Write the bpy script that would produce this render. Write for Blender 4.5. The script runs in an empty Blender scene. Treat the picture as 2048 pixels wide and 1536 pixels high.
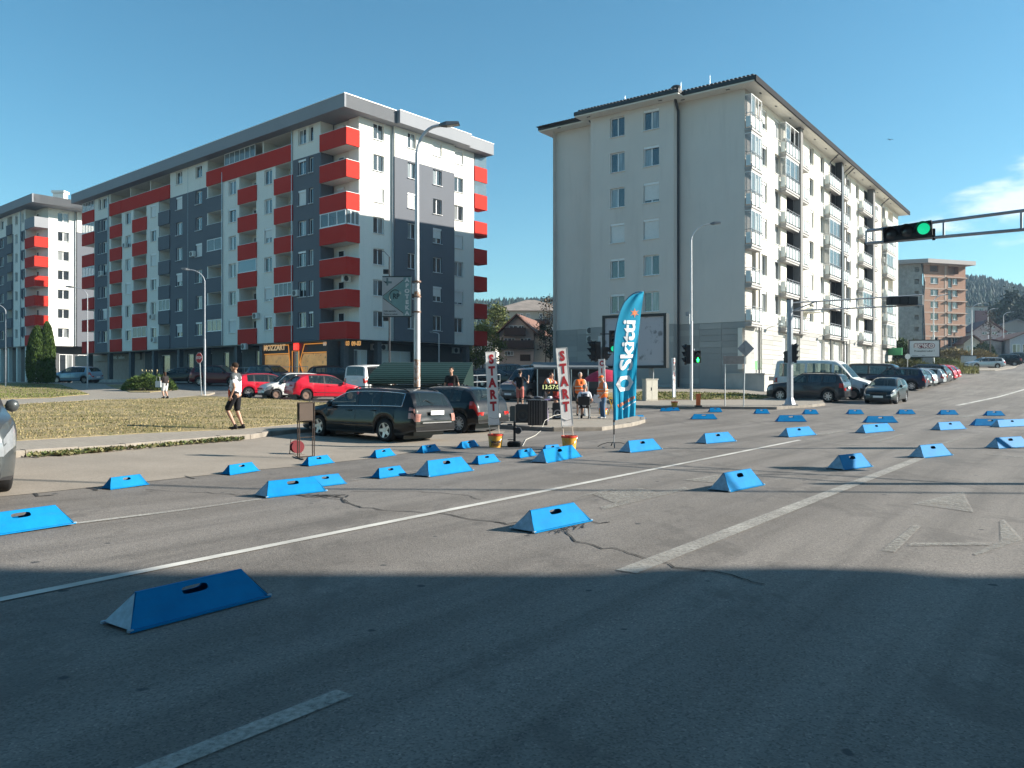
import bpy, bmesh, math, random
from mathutils import Vector, Matrix
from mathutils import noise as mnoise
from mathutils.geometry import tessellate_polygon, delaunay_2d_cdt
PI = math.pi
R = math.radians
scene = bpy.context.scene
col = scene.collection
random.seed(7)
# ------------------------------------------------------------ camera
F, CX, HY, CZ = 1597.0, 1024.0, 765.0, 1.6
cam_data = bpy.data.cameras.new('camera')
cam_data.sensor_width = 36.0
cam_data.lens = F / 2048 * 36.0
cam_data.shift_y = -3.0 / 2048
cam_data.clip_start = 0.1
cam_data.clip_end = 6000
cam = bpy.data.objects.new('camera', cam_data)
cam.location = (0, 0, CZ)
cam.rotation_euler = (PI / 2, 0, 0)
col.objects.link(cam)
scene.camera = cam
# ------------------------------------------------------------ world, sun, exposure
SUN_EL = R(24.7)
SUN_AZ = R(90)            # from +Y (the view direction) towards +X
world = bpy.data.worlds.new('World')
scene.world = world
world.use_nodes = True
nt = world.node_tree
nt.nodes.clear()
out = nt.nodes.new('ShaderNodeOutputWorld')
bg = nt.nodes.new('ShaderNodeBackground')
sky = nt.nodes.new('ShaderNodeTexSky')
sky.sky_type = 'NISHITA'
sky.sun_disc = False
sky.sun_elevation = SUN_EL
sky.sun_rotation = SUN_AZ
sky.altitude = 900
sky.air_density = 1.15
sky.dust_density = 0.7
sky.ozone_density = 2.2
bg.inputs['Strength'].default_value = 0.065
hsv = nt.nodes.new('ShaderNodeHueSaturation')
hsv.inputs['Saturation'].default_value = 1.12
hsv.inputs['Hue'].default_value = 0.492
tint = nt.nodes.new('ShaderNodeMix'); tint.data_type = 'RGBA'; tint.blend_type = 'MULTIPLY'; tint.inputs[0].default_value = 1
tint.inputs[7].default_value = (0.84, 1.08, 1.08, 1)
nt.links.new(sky.outputs[0], tint.inputs[6]); nt.links.new(tint.outputs[2], hsv.inputs['Color'])
# a few soft fair-weather clouds low over the right-hand hills
tc = nt.nodes.new('ShaderNodeTexCoord')
mp = nt.nodes.new('ShaderNodeMapping')
mp.inputs['Location'].default_value = (0.33, 0.2, 0.0)
mp.inputs['Scale'].default_value = (3.2, 3.2, 9.5)
nz = nt.nodes.new('ShaderNodeTexNoise')
nz.inputs['Scale'].default_value = 2.3
nz.inputs['Detail'].default_value = 9
nz.inputs['Roughness'].default_value = 0.55
nt.links.new(tc.outputs['Generated'], mp.inputs[0])
nt.links.new(mp.outputs[0], nz.inputs['Vector'])
dot = nt.nodes.new('ShaderNodeVectorMath'); dot.operation = 'DISTANCE'
sc_ = nt.nodes.new('ShaderNodeVectorMath'); sc_.operation = 'MULTIPLY'
sc_.inputs[1].default_value = (1.0, 1.0, 2.3)
nt.links.new(tc.outputs['Generated'], sc_.inputs[0])
_c = Vector((985, F, 352)).normalized()
dot.inputs[1].default_value = (_c.x, _c.y, _c.z * 2.3)
nt.links.new(sc_.outputs[0], dot.inputs[0])
mr = nt.nodes.new('ShaderNodeMapRange')
mr.inputs[1].default_value = 0.26; mr.inputs[2].default_value = 0.0
mr.inputs[3].default_value = -0.28; mr.inputs[4].default_value = 0.20
nt.links.new(dot.outputs['Value'], mr.inputs[0])
ad = nt.nodes.new('ShaderNodeMath'); ad.operation = 'ADD'
nt.links.new(nz.outputs[0], ad.inputs[0]); nt.links.new(mr.outputs[0], ad.inputs[1])
mr2 = nt.nodes.new('ShaderNodeMapRange'); mr2.interpolation_type = 'SMOOTHSTEP'
mr2.inputs[1].default_value = 0.56; mr2.inputs[2].default_value = 0.74
mr2.inputs[4].default_value = 0.6
nt.links.new(ad.outputs[0], mr2.inputs[0])
mx = nt.nodes.new('ShaderNodeMix'); mx.data_type = 'RGBA'
nt.links.new(mr2.outputs[0], mx.inputs[0])
nt.links.new(hsv.outputs[0], mx.inputs[6])
mx.inputs[7].default_value = (9.6, 9.7, 9.9, 1)
nt.links.new(mx.outputs[2], bg.inputs['Color'])
nt.links.new(bg.outputs[0], out.inputs['Surface'])
sun_d = bpy.data.lights.new('sun', 'SUN')
sun_d.energy = 5.0
sun_d.angle = R(0.53)
sun_d.color = (1.0, 0.93, 0.82)
sun = bpy.data.objects.new('sun', sun_d)
_sd = Vector((math.sin(SUN_AZ) * math.cos(SUN_EL), math.cos(SUN_AZ) * math.cos(SUN_EL), math.sin(SUN_EL)))
sun.rotation_euler = _sd.to_track_quat('Z', 'Y').to_euler()
sun.location = (60, 0, 60)
col.objects.link(sun)
scene.view_settings.view_transform = 'Standard'
scene.view_settings.look = 'None'
scene.view_settings.gamma = 1.0
scene.view_settings.exposure = 1.25
scene.view_settings.use_curve_mapping = False
try:
 scene.cycles.max_bounces = 6
 scene.cycles.transparent_max_bounces = 10
 scene.cycles.use_denoising = True
except Exception:
 pass
# ------------------------------------------------------------ terrain function and measuring helpers
GK = [(-400, 0), (30, 0), (45, .4), (53, .65), (60, 1.0), (70, 1.5), (105, 3.4), (150, 6.0), (200, 8.6), (320, 13), (2000, 40)]
def clamp(v, a, b): return a if v < a else b if v > b else v
def sstep(v, a, b):
 t = clamp((v - a) / (b - a), 0, 1)
 return t * t * (3 - 2 * t)
def lin(K, y):
 for i in range(len(K) - 1):
  if y <= K[i + 1][0]:
   a, b = K[i], K[i + 1]
   return a[1] + (b[1] - a[1]) * clamp((y - a[0]) / (b[0] - a[0]), 0, 1)
 return K[-1][1]
def gz(x, y):
 g = lin(GK, y)
 if g > 1.6:
  w = sstep(x, -34, -6) + (1 - sstep(x, -34, -6)) * sstep(y, 140, 260)
  g = 1.6 + (g - 1.6) * w
 c = .035 * clamp(-x - 4, 0, 7) * (1 - sstep(y, 42, 58))
 return g + c
def ray(u, v, Y):
 return Vector(((u - CX) / F * Y, Y, CZ - (v - HY) / F * Y))
def P(u, v, lift=0.0):
 def d(Y):
  p = ray(u, v, Y); return p.z - gz(p.x, p.y) - lift
 Y0 = 1.5; Y = Y0; st = .5
 while Y < 900:
  Y2 = Y + st
  if d(Y2) <= 0:
   a, b = Y, Y2
   for _ in range(30):
    m = (a + b) / 2
    if d(m) > 0: a = m
    else: b = m
   p = ray(u, v, b); return p
  Y = Y2; st = .5 if Y < 60 else 1.5
 return ray(u, v, 300)
def on(x, y, lift=0.0): return Vector((x, y, gz(x, y) + lift))
D1 = Vector((-.8045, .594, 0))     # across the main road, to the left and away
D2 = Vector((.594, .8045, 0))      # along the main road, away from the camera
# ------------------------------------------------------------ materials
MATS = {}
def newmat(name):
 m = bpy.data.materials.new(name); m.use_nodes = True
 return m, m.node_tree, m.node_tree.nodes['Principled BSDF']
def lk(nt_, a, b): nt_.links.new(a, b)
def ncoord(nt_, kind='Object', scale=(1, 1, 1)):
 t = nt_.nodes.new('ShaderNodeTexCoord'); m = nt_.nodes.new('ShaderNodeMapping')
 m.inputs['Scale'].default_value = scale
 lk(nt_, t.outputs[kind], m.inputs[0]); return m.outputs[0]
def nnoise(nt_, vec, scale, detail=4, rough=.55):
 n = nt_.nodes.new('ShaderNodeTexNoise'); n.inputs['Scale'].default_value = scale
 n.inputs['Detail'].default_value = detail; n.inputs['Roughness'].default_value = rough
 lk(nt_, vec, n.inputs['Vector']); return n.outputs[0]
def nramp(nt_, fac, stops):
 r = nt_.nodes.new('ShaderNodeValToRGB'); e = r.color_ramp.elements
 while len(e) < len(stops): e.new(.5)
 for i, (p, c) in enumerate(stops):
  e[i].position = p; e[i].color = (*c, 1) if len(c) == 3 else c
 lk(nt_, fac, r.inputs[0]); return r.outputs[0]
def nmix(nt_, fac, a, b, mode='MIX'):
 m = nt_.nodes.new('ShaderNodeMix'); m.data_type = 'RGBA'; m.blend_type = mode
 for s, i in ((fac, 0), (a, 6), (b, 7)):
  if hasattr(s, 'links'): lk(nt_, s, m.inputs[i])
  elif i == 0: m.inputs[0].default_value = s
  else: m.inputs[i].default_value = (*s, 1) if len(s) == 3 else s
 return m.outputs[2]
def nmath(nt_, op, a, b=None):
 m = nt_.nodes.new('ShaderNodeMath'); m.operation = op
 for s, i in ((a, 0), (b, 1)):
  if s is None: continue
  if hasattr(s, 'links'): lk(nt_, s, m.inputs[i])
  else: m.inputs[i].default_value = s
 return m.outputs[0]
def nbump(nt_, bs, h, strength=.3, dist=.01):
 b = nt_.nodes.new('ShaderNodeBump'); b.inputs['Strength'].default_value = strength
 b.inputs['Distance'].default_value = dist
 lk(nt_, h, b.inputs['Height']); lk(nt_, b.outputs[0], bs.inputs['Normal'])
def mat(name, colr, rough=.6, metal=0.0, var=.12, scale=6, bump=0, bscale=60, spec=.5, coat=0, coord='Object', emit=None, dirt=0):
 if name in MATS: return MATS[name]
 m, t, b = newmat(name)
 b.inputs['Roughness'].default_value = rough
 b.inputs['Metallic'].default_value = metal
 b.inputs['Specular IOR Level'].default_value = spec
 b.inputs['Coat Weight'].default_value = coat
 b.inputs['Coat Roughness'].default_value = .04
 vec = ncoord(t, coord)
 n = nnoise(t, vec, scale, 5)
 c0 = tuple(x * (1 - var) for x in colr); c1 = tuple(min(1, x * (1 + var)) for x in colr)
 c = nramp(t, n, [(.3, c0), (.7, c1)])
 if dirt:
  n2 = nnoise(t, ncoord(t, coord, (1, 1, .15)), scale * .6, 6, .65)
  c = nmix(t, nramp(t, n2, [(.5, (0, 0, 0)), (.75, (dirt, dirt, dirt))]), c, tuple(x * .45 for x in colr))
 lk(t, c, b.inputs['Base Color'])
 if bump: nbump(t, b, nnoise(t, vec, bscale, 4), bump, .01)
 if emit:
  b.inputs['Emission Color'].default_value = (*emit[0], 1); b.inputs['Emission Strength'].default_value = emit[1]
 MATS[name] = m
 return m
# ------------------------------------------------------------ mesh builder
class MB:
 def __init__(s, off=(0, 0, 0)):
  s.v = []; s.f = []; s.m = []; s.off = Vector(off)
 def add(s, pts, faces, m=0):
  b = len(s.v)
  s.v += [Vector(p) - s.off for p in pts]
  for f in faces: s.f.append([b + i for i in f]); s.m.append(m)
  return s
 def quad(s, a, b, c, d, m=0): return s.add([a, b, c, d], [(0, 1, 2, 3)], m)
 def obox(s, o, ax, ay, az, m=0):
  o, ax, ay, az = Vector(o), Vector(ax), Vector(ay), Vector(az)
  p = [o, o + ax, o + ax + ay, o + ay]; p += [q + az for q in p]
  fl = [(0, 3, 2, 1), (4, 5, 6, 7), (0, 1, 5, 4), (1, 2, 6, 5), (2, 3, 7, 6), (3, 0, 4, 7)]
  if ax.cross(ay).dot(az) < 0: fl = [f[::-1] for f in fl]
  return s.add(p, fl, m)
 def box(s, c, size, m=0, rz=0):
  c = Vector(c); a, b = math.cos(rz), math.sin(rz)
  ax = Vector((a, b, 0)) * size[0]; ay = Vector((-b, a, 0)) * size[1]; az = Vector((0, 0, size[2]))
  return s.obox(c - ax / 2 - ay / 2 - az / 2, ax, ay, az, m)
 def tube(s, p0, p1, r0, r1=None, n=10, m=0, cap=True):
  return s.pipe([p0, p1], [r0, r0 if r1 is None else r1], n, m, cap)
 def pipe(s, pts, rads, n=8, m=0, cap=True, flat=1.0, up=None):
  pts = [Vector(p) for p in pts]
  if not hasattr(rads, '__len__'): rads = [rads] * len(pts)
  base = len(s.v); prev = None
  for i, p in enumerate(pts):
   t = (pts[min(i + 1, len(pts) - 1)] - pts[max(i - 1, 0)])
   if t.length < 1e-9: t = Vector((0, 0, 1))
   t.normalize()
   a = Vector(up) if up else (prev if prev else (Vector((0, 0, 1)) if abs(t.z) < .9 else Vector((1, 0, 0))))
   x = t.cross(a)
   if x.length < 1e-6: x = t.orthogonal()
   x.normalize(); y = x.cross(t).normalized(); prev = y
   for k in range(n):
    th = 2 * PI * k / n
    s.v.append(p + (x * math.cos(th) + y * math.sin(th) * flat) * rads[i] - s.off)
  for i in range(len(pts) - 1):
   for k in range(n):
    a = base + i * n + k; b = base + i * n + (k + 1) % n
    s.f.append([a, b, b + n, a + n]); s.m.append(m)
  if cap:
   s.f.append([base + k for k in range(n)][::-1]); s.m.append(m)
   s.f.append([base + (len(pts) - 1) * n + k for k in range(n)]); s.m.append(m)
  return s
 def lathe(s, c, prof, n=16, m=0, axis='Z', cap=True):
  """prof = [(r, h)...] around an axis through c"""
  c = Vector(c); base = len(s.v)
  for r, h in prof:
   for k in range(n):
    th = 2 * PI * k / n; a, b = r * math.cos(th), r * math.sin(th)
    q = {'Z': (a, b, h), 'Y': (a, h, -b), 'X': (h, a, b)}[axis]
    s.v.append(c + Vector(q) - s.off)
  for i in range(len(prof) - 1):
   for k in range(n):
    a = base + i * n + k; b = base + i * n + (k + 1) % n
    s.f.append([a, b, b + n, a + n]); s.m.append(m)
  if cap and prof[0][0] > 1e-6: s.f.append([base + k for k in range(n)][::-1]); s.m.append(m)
  if cap and prof[-1][0] > 1e-6: s.f.append([base + (len(prof) - 1) * n + k for k in range(n)]); s.m.append(m)
  return s
 def mesh(s, name, mats, smooth=False):
  me = bpy.data.meshes.new(name)
  me.from_pydata([tuple(v) for v in s.v], [], s.f)
  for mm in (mats if isinstance(mats, (list, tuple)) else [mats]): me.materials.append(mm)
  me.polygons.foreach_set('material_index', s.m)
  if smooth:
   me.polygons.foreach_set('use_smooth', [True] * len(s.f))
   if smooth is not True:
    me.set_sharp_from_angle(angle=R(smooth))
  me.update()
  return me
 def build(s, name, mats, parent=None, smooth=False, loc=None, fix=True):
  me = s.mesh(name, mats, smooth)
  if fix:
   bm = bmesh.new(); bm.from_mesh(me)
   bmesh.ops.recalc_face_normals(bm, faces=bm.faces)
   bm.to_mesh(me); bm.free()
  return link(name, me, parent, loc if loc is not None else (s.off if parent is None else None))
def link(name, me, parent=None, loc=None, rot=None):
 o = bpy.data.objects.new(name, me)
 col.objects.link(o)
 if parent: o.parent = parent
 if loc is not None: o.location = loc
 if rot is not None: o.rotation_euler = rot
 return o
def tag(o, label=None, cat=None, group=None, kind=None):
 if label: o['label'] = label
 if cat: o['category'] = cat
 if group: o['group'] = group
 if kind: o['kind'] = kind
 return o
def thing(name, label, cat, loc=(0, 0, 0), rz=0, group=None):
 o = link(name, None, None, loc, (0, 0, rz))
 o.empty_display_size = .3
 return tag(o, label, cat, group)
def copy_tree(o, parent=None):
 c = o.copy(); col.objects.link(c); c.parent = parent
 for ch in list(o.children): copy_tree(ch, c)
 return c
def text_mesh(txt, size, m, name='lettering', extrude=.0, bold=0.0, align='CENTER', sx=1.0, font_line=None):
 cu = bpy.data.curves.new('t', 'FONT'); cu.body = txt; cu.size = size
 cu.align_x = align; cu.align_y = 'CENTER'; cu.extrude = extrude; cu.offset = bold
 if font_line: cu.space_line = font_line
 cu.resolution_u = 3
 ob = bpy.data.objects.new('t', cu); col.objects.link(ob)
 dg = bpy.context.evaluated_depsgraph_get()
 me = bpy.data.meshes.new_from_object(ob.evaluated_get(dg))
 bpy.data.objects.remove(ob)
 me.name = name; me.materials.clear(); me.materials.append(m)
 if sx != 1.0: me.transform(Matrix.Diagonal((sx, 1, 1, 1)))
 return me
def basis(o, x, z):
 """matrix whose local X runs along x and local Y along z (text plane), placed at o"""
 x = Vector(x).normalized(); y = Vector(z).normalized(); n = x.cross(y)
 M = Matrix((x, y, n)).transposed().to_4x4(); M.translation = Vector(o)
 return M
def put(o, M, parent=None):
 if parent is not None:
  o.parent = parent
  o.matrix_basis = Matrix.Translation(-Vector(parent.location)) @ M if parent.rotation_euler.z == 0 else parent.matrix_basis.inverted() @ M
 else: o.matrix_basis = M
 return o
# ------------------------------------------------------------ ground
def asphalt_mat():
 m, t, b = newmat('asphalt')
 vec = ncoord(t, 'Object')
 big = nnoise(t, vec, .16, 5, .6)
 mid = nnoise(t, vec, 1.7, 5, .65)
 agg = nnoise(t, vec, 70, 3, .7)
 c = nramp(t, big, [(.32, (.138, .123, .110)), (.5, (.172, .155, .140)), (.7, (.208, .189, .172))])
 c = nmix(t, nramp(t, mid, [(.35, (.0, .0, .0)), (.75, (.55, .55, .55))]), c, (.115, .102, .088))
 # tyre-polished bands along the road direction
 mp_ = t.nodes.new('ShaderNodeMapping'); mp_.inputs['Rotation'].default_value = (0, 0, R(36.4))
 tcx = t.nodes.new('ShaderNodeTexCoord'); lk(t, tcx.outputs['Object'], mp_.inputs[0])
 m2_ = t.nodes.new('ShaderNodeMapping'); m2_.inputs['Scale'].default_value = (.6, .03, 1); lk(t, mp_.outputs[0], m2_.inputs[0]); mp_ = m2_
 st = nnoise(t, mp_.outputs[0], 1.6, 3, .5)
 c = nmix(t, nramp(t, st, [(.42, (0, 0, 0)), (.62, (.65, .65, .65))]), c, (.235, .213, .193))
 st3 = nnoise(t, mp_.outputs[0], 3.7, 4, .6)
 c = nmix(t, nramp(t, st3, [(.50, (0, 0, 0)), (.66, (.5, .5, .5))]), c, (.105, .095, .087))
 # aggregate speckle: pale stones and dark pits
 vo = t.nodes.new('ShaderNodeTexVoronoi'); vo.inputs['Scale'].default_value = 85
 lk(t, vec, vo.inputs['Vector'])
 sp = nramp(t, vo.outputs['Color'], [(.0, (.48, .48, .48)), (.45, (.95, .95, .95)), (.8, (1.05, 1.05, 1.03)), (1, (1.6, 1.55, 1.5))])
 c = nmix(t, 1.0, c, sp, 'MULTIPLY')
 pit = nnoise(t, vec, 9, 6, .8)
 c = nmix(t, nramp(t, pit, [(.66, (0, 0, 0)), (.72, (.75, .75, .75))]), c, (.07, .068, .066))
 st2 = nnoise(t, ncoord(t, 'Object', (1, .5, 1)), .8, 7, .75)
 c = nmix(t, nramp(t, st2, [(.54, (0, 0, 0)), (.60, (.5, .5, .5))]), c, (.095, .086, .078))
 # round tar spots
 v2 = t.nodes.new('ShaderNodeTexVoronoi'); v2.inputs['Scale'].default_value = 1.9; v2.inputs['Randomness'].default_value = 1
 wv = nmix(t, .06, vec, nnoise(t, vec, 6, 2))
 lk(t, wv, v2.inputs['Vector'])
 c = nmix(t, nramp(t, v2.outputs['Distance'], [(.055, (.9, .9, .9)), (.075, (0, 0, 0))]), c, (.045, .045, .047))
 lk(t, c, b.inputs['Base Color'])
 b.inputs['Roughness'].default_value = .82
 b.inputs['Specular IOR Level'].default_value = .35
 h = nmath(t, 'ADD', nmath(t, 'MULTIPLY', agg, .6), nmath(t, 'MULTIPLY', vo.outputs['Distance'], .6))
 nbump(t, b, h, .55, .006)
 return m
M_ASPH = asphalt_mat()
def axis(a, b, fine, lo, hi, ratio=1.25):
 r = list(range(fine[0], fine[1] + 1))
 s = 1.0; x = r[-1]
 while x < b: s *= ratio; x += s; r.append(x)
 s = 1.0; x = r[0]
 while x > a: s *= ratio; x -= s; r.insert(0, x)
 return r
xs = axis(-1500, 1500, (-60, 110), 0, 0)
ys = axis(-600, 1500, (-20, 210), 0, 0)
g = MB()
nx = len(xs)
g.v = [Vector((x, y, gz(x, y) if y < 700 else gz(x, 700))) for y in ys for x in xs]
g.f = [[j * nx + i, j * nx + i + 1, (j + 1) * nx + i + 1, (j + 1) * nx + i] for j in range(len(ys) - 1) for i in range(nx - 1)]
g.m = [0] * len(g.f)
ground = g.build('ground', M_ASPH, smooth=True, fix=False)
tag(ground, kind='structure', label='grey worn asphalt ground of the junction and car parks')
def drape(name, pts, lift, material, parent=None, cell=1.0, skirt=.0, kind='structure', rnd=0):
 """polygon of world (x, y) laid over the terrain at a given lift"""
 pts = [Vector((p[0], p[1])) for p in pts]
 n = len(pts)
 ar = sum(pts[i].x * pts[(i + 1) % n].y - pts[(i + 1) % n].x * pts[i].y for i in range(n))
 if ar < 0: pts.reverse()
 # subdivide border
 bd = []
 for i in range(n):
  a, b = pts[i], pts[(i + 1) % n]
  k = max(1, int((b - a).length / cell))
  bd += [a + (b - a) * j / k for j in range(k)]
 nb = len(bd)
 x0 = min(p.x for p in bd); x1 = max(p.x for p in bd); y0 = min(p.y for p in bd); y1 = max(p.y for p in bd)
 inner = []
 def inside(q):
  c = False; j = n - 1
  for i in range(n):
   a, b = pts[i], pts[j]
   if (a.y > q.y) != (b.y > q.y) and q.x < (b.x - a.x) * (q.y - a.y) / (b.y - a.y) + a.x: c = not c
   j = i
  return c
 yy = math.ceil(y0 / cell) * cell
 while yy < y1:
  xx = math.ceil(x0 / cell) * cell
  while xx < x1:
   q = Vector((xx, yy))
   if inside(q): inner.append(q)
   xx += cell
  yy += cell
 vs, es, fs, *_ = delaunay_2d_cdt(bd + inner, [], [list(range(nb))], 1, 1e-4)
 M_ = MB()
 vv = [Vector((p.x, p.y, gz(p.x, p.y) + lift)) for p in vs]
 M_.v = vv; M_.f = [list(f) for f in fs]; M_.m = [0] * len(M_.f)
 if skirt:
  for i in range(nb):
   a, b = bd[i], bd[(i + 1) % nb]
   A = Vector((a.x, a.y, gz(a.x, a.y) + lift)); B = Vector((b.x, b.y, gz(b.x, b.y) + lift))
   dn = Vector((0, 0, -skirt))
   M_.add([A + dn, B + dn, B, A], [(0, 1, 2, 3)], 0)
 o = M_.build(name, material, parent, fix=False)
 if parent is None: tag(o, kind=kind)
 return o
def PX(l, lift=0): return [P(u, v, lift).to_2d() for u, v in l]
# ------------------------------------------------------------ surfaces on the ground
def bay_mat():
 m, t, b = newmat('bay_asphalt')
 vec = ncoord(t)
 c = nramp(t, nnoise(t, vec, .5, 6, .65), [(.35, (.225, .192, .155)), (.7, (.29, .25, .205))])
 vo = t.nodes.new('ShaderNodeTexVoronoi'); vo.inputs['Scale'].default_value = 60; lk(t, vec, vo.inputs['Vector'])
 c = nmix(t, 1.0, c, nramp(t, vo.outputs['Color'], [(0, (.8, .8, .8)), (1, (1.2, 1.2, 1.2))]), 'MULTIPLY')
 c = nmix(t, nramp(t, nnoise(t, vec, 5, 6, .75), [(.62, (0, 0, 0)), (.7, (.5, .5, .5))]), c, (.11, .1, .095))
 lk(t, c, b.inputs['Base Color']); b.inputs['Roughness'].default_value = .9
 nbump(t, b, nnoise(t, vec, 80, 3, .7), .5, .005)
 return m
M_BAY = bay_mat()
def paver_mat():
 m, t, b = newmat('paving_blocks')
 mp_ = t.nodes.new('ShaderNodeMapping'); mp_.inputs['Rotation'].default_value = (0, 0, R(36.4))
 tcx = t.nodes.new('ShaderNodeTexCoord'); lk(t, tcx.outputs['Object'], mp_.inputs[0])
 br = t.nodes.new('ShaderNodeTexBrick'); br.inputs['Scale'].default_value = 1
 br.inputs['Brick Width'].default_value = .2; br.inputs['Row Height'].default_value = .1
 br.inputs['Mortar Size'].default_value = .008
 br.inputs['Color1'].default_value = (.32, .275, .225, 1); br.inputs['Color2'].default_value = (.26, .225, .185, 1)
 br.inputs['Mortar'].default_value = (.12, .11, .09, 1)
 lk(t, mp_.outputs[0], br.inputs['Vector'])
 c = nmix(t, nramp(t, nnoise(t, tcx.outputs['Object'], .9, 6, .6), [(.4, (0, 0, 0)), (.7, (.5, .5, .5))]), br.outputs[0], (.3, .27, .22))
 lk(t, c, b.inputs['Base Color']); b.inputs['Roughness'].default_value = .9
 nbump(t, b, br.outputs['Fac'], -.4, .006)
 return m
M_PAVE = paver_mat()
M_KERB = mat('kerb_concrete', (.22, .195, .165), .9, var=.25, scale=3, bump=.4, bscale=30)
def turf_mat():
 m, t, b = newmat('dry_turf')
 vec = ncoord(t)
 c = nramp(t, nnoise(t, vec, .45, 6, .65), [(.3, (.17, .145, .06)), (.45, (.31, .245, .13)), (.62, (.40, .32, .19)), (.75, (.22, .19, .09))])
 c = nmix(t, nramp(t, nnoise(t, vec, 9, 5, .7), [(.4, (0, 0, 0)), (.75, (.7, .7, .7))]), c, (.13, .105, .045))
 c = nmix(t, nramp(t, nnoise(t, vec, .9, 7, .75), [(.52, (0, 0, 0)), (.62, (.8, .8, .8))]), c, (.12, .125, .045))
 c = nmix(t, nramp(t, nnoise(t, vec, 1.6, 5, .8), [(.62, (0, 0, 0)), (.70, (.8, .8, .8))]), c, (.20, .155, .105))
 lk(t, c, b.inputs['Base Color']); b.inputs['Roughness'].default_value = .95
 b.inputs['Specular IOR Level'].default_value = .15
 nbump(t, b, nnoise(t, vec, 25, 5, .8), .9, .04)
 return m
M_TURF = turf_mat()
M_BLADE = mat('grass_blade', (.36, .29, .15), .9, var=.3, scale=1.2, spec=.1)
M_BLADEG = mat('green_blade', (.13, .15, .045), .9, var=.4, scale=1.2, spec=.1)
def kerb(poly, parent, lift=.14, w=.16, length=1.0, proud=.012):
 """row of single kerb stones along a world polyline (lot side on the right)"""
 for i in range(len(poly) - 1):
  a, b = Vector(poly[i]), Vector(poly[i + 1])
  L = (b - a).length; n = max(1, round(L / length)); d = (b - a) / n
  for k in range(n):
   p = a + d * k; q = a + d * (k + 1)
   t = d.normalized(); nn = Vector((t.y, -t.x))
   g0 = .008
   p2 = p + t * g0; q2 = q - t * g0
   jl = random.uniform(-.012, .006)
   vs = []
   for c_ in (p2, q2):
    z = gz(c_.x, c_.y)
    for off, zz in ((nn * proud, -.06), (nn * proud, lift - .015 + jl), (nn * (proud - .02), lift + jl), (-nn * w, lift + jl), (-nn * w, -.06)):
     vs.append(Vector((c_.x + off.x, c_.y + off.y, z + zz)))
   f = [(0, 1, 6, 5), (1, 2, 7, 6), (2, 3, 8, 7), (3, 4, 9, 8), (4, 3, 2, 1, 0), (5, 6, 7, 8, 9)]
   m_ = MB(vs[0]); m_.add(vs, f)
   o = m_.build('kerb_stone', M_KERB, parent, loc=vs[0])
# beige parking bay beside the lane
bay = drape('parking_bay', PX([(-260, 1018), (63, 988), (515, 940), (760, 915), (1000, 878), (1010, 862), (900, 862), (615, 862), (500, 880), (50, 915), (-260, 935)]), .006, M_BAY)
bay['label'] = 'pale worn asphalt parking bay between the lane and the paved footway'
# left footway
kl = PX([(-260, 933), (50, 914), (250, 900), (440, 882), (500, 878.5)]) + [P(545, 871, 0).to_2d(), P(600, 866, 0).to_2d()]
hd = [Vector((-5.95, 24.4)), Vector((-4.6, 26.2)), Vector((-1.9, 29.9))]
back = PX([(600, 832), (300, 840), (-300, 850)], .13)
fw = drape('footway', kl + hd + [Vector((-3.5, 31.5)), Vector((-7, 28.5))] + back, .125, M_PAVE, skirt=.14)
fw['label'] = 'grey block paved footway along the dry lawn'
kerb(kl + hd, fw)
lawn = drape('lawn', PX([(-200, 895), (20, 882), (330, 864), (462, 859), (520, 854), (612, 846), (655, 830), (690, 812), (655, 806), (488, 796), (400, 791), (343, 797), (190, 800), (0, 811), (-200, 818)], .13), .138, M_TURF, kind='structure', skirt=.1)
lawn['label'] = 'dry yellow lawn behind the footway'
pth = drape('path', PX([(-200, 819), (0, 811), (190, 800), (343, 797), (400, 791), (430, 785), (345, 779), (330, 771), (50, 764), (-200, 764)], .1), .12, M_PAVE, skirt=.15)
lawn2 = drape('upper_lawn', PX([(-200, 803), (0, 799), (100, 796), (180, 789), (160, 782), (118, 769), (60, 766), (-200, 768)], .12), .16, M_TURF, skirt=.1)
lawn3 = drape('planting_bed', PX([(212, 770), (262, 785), (300, 785), (345, 780), (335, 772), (290, 769)], .12), .16, M_TURF, skirt=.1)
# island where the timekeepers stand
isl_front = PX([(1000, 857), (1060, 861), (1107, 863), (1203, 861.5), (1262, 853), (1290, 845)])
isl_back = PX([(1289, 840), (1250, 836), (1150, 832), (1010, 831)])
isl = drape('traffic_island', isl_front + isl_back, .125, M_PAVE, skirt=.14)
isl['label'] = 'paved corner of the footway where the timekeepers stand'
kerb(isl_front + isl_back[:1], isl)
# right footway and grass by the building
kr = PX([(1240, 808), (1268, 815), (1320, 817), (1377, 817.5), (1553, 819), (1623, 814.5), (1650, 811)])
fr = drape('footway', kr + PX([(1645, 806), (1570, 799), (1548, 790), (1470, 781), (1290, 776), (1106, 776), (1106, 795)]), .125, M_PAVE, skirt=.14)
fr['label'] = 'paved footway on the far side of the junction'
kerb(kr, fr)
lawn4 = drape('grass_verge', PX([(1230, 804), (1290, 800), (1520, 799), (1545, 793), (1480, 787), (1280, 784), (1200, 787)], .12), .16, M_TURF, skirt=.1)
vr = drape('grass_verge', [P(*q).to_2d() for q in ((1796, 750), (1850, 746), (1925, 741), (1935, 728), (1955, 716), (1960, 706), (1900, 706), (1800, 712))], .1, M_TURF, skirt=.2)
dw = drape('driveway', [P(*q).to_2d() for q in ((1928, 743), (1990, 741), (2030, 735), (2060, 716), (2060, 706), (1962, 706), (1957, 717), (1938, 729))], .08, M_PAVE, skirt=.15)
kerb([P(*q).to_2d() for q in ((1925, 742.5), (1990, 742), (2030, 736))], dw, lift=.1, length=1.5)
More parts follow.
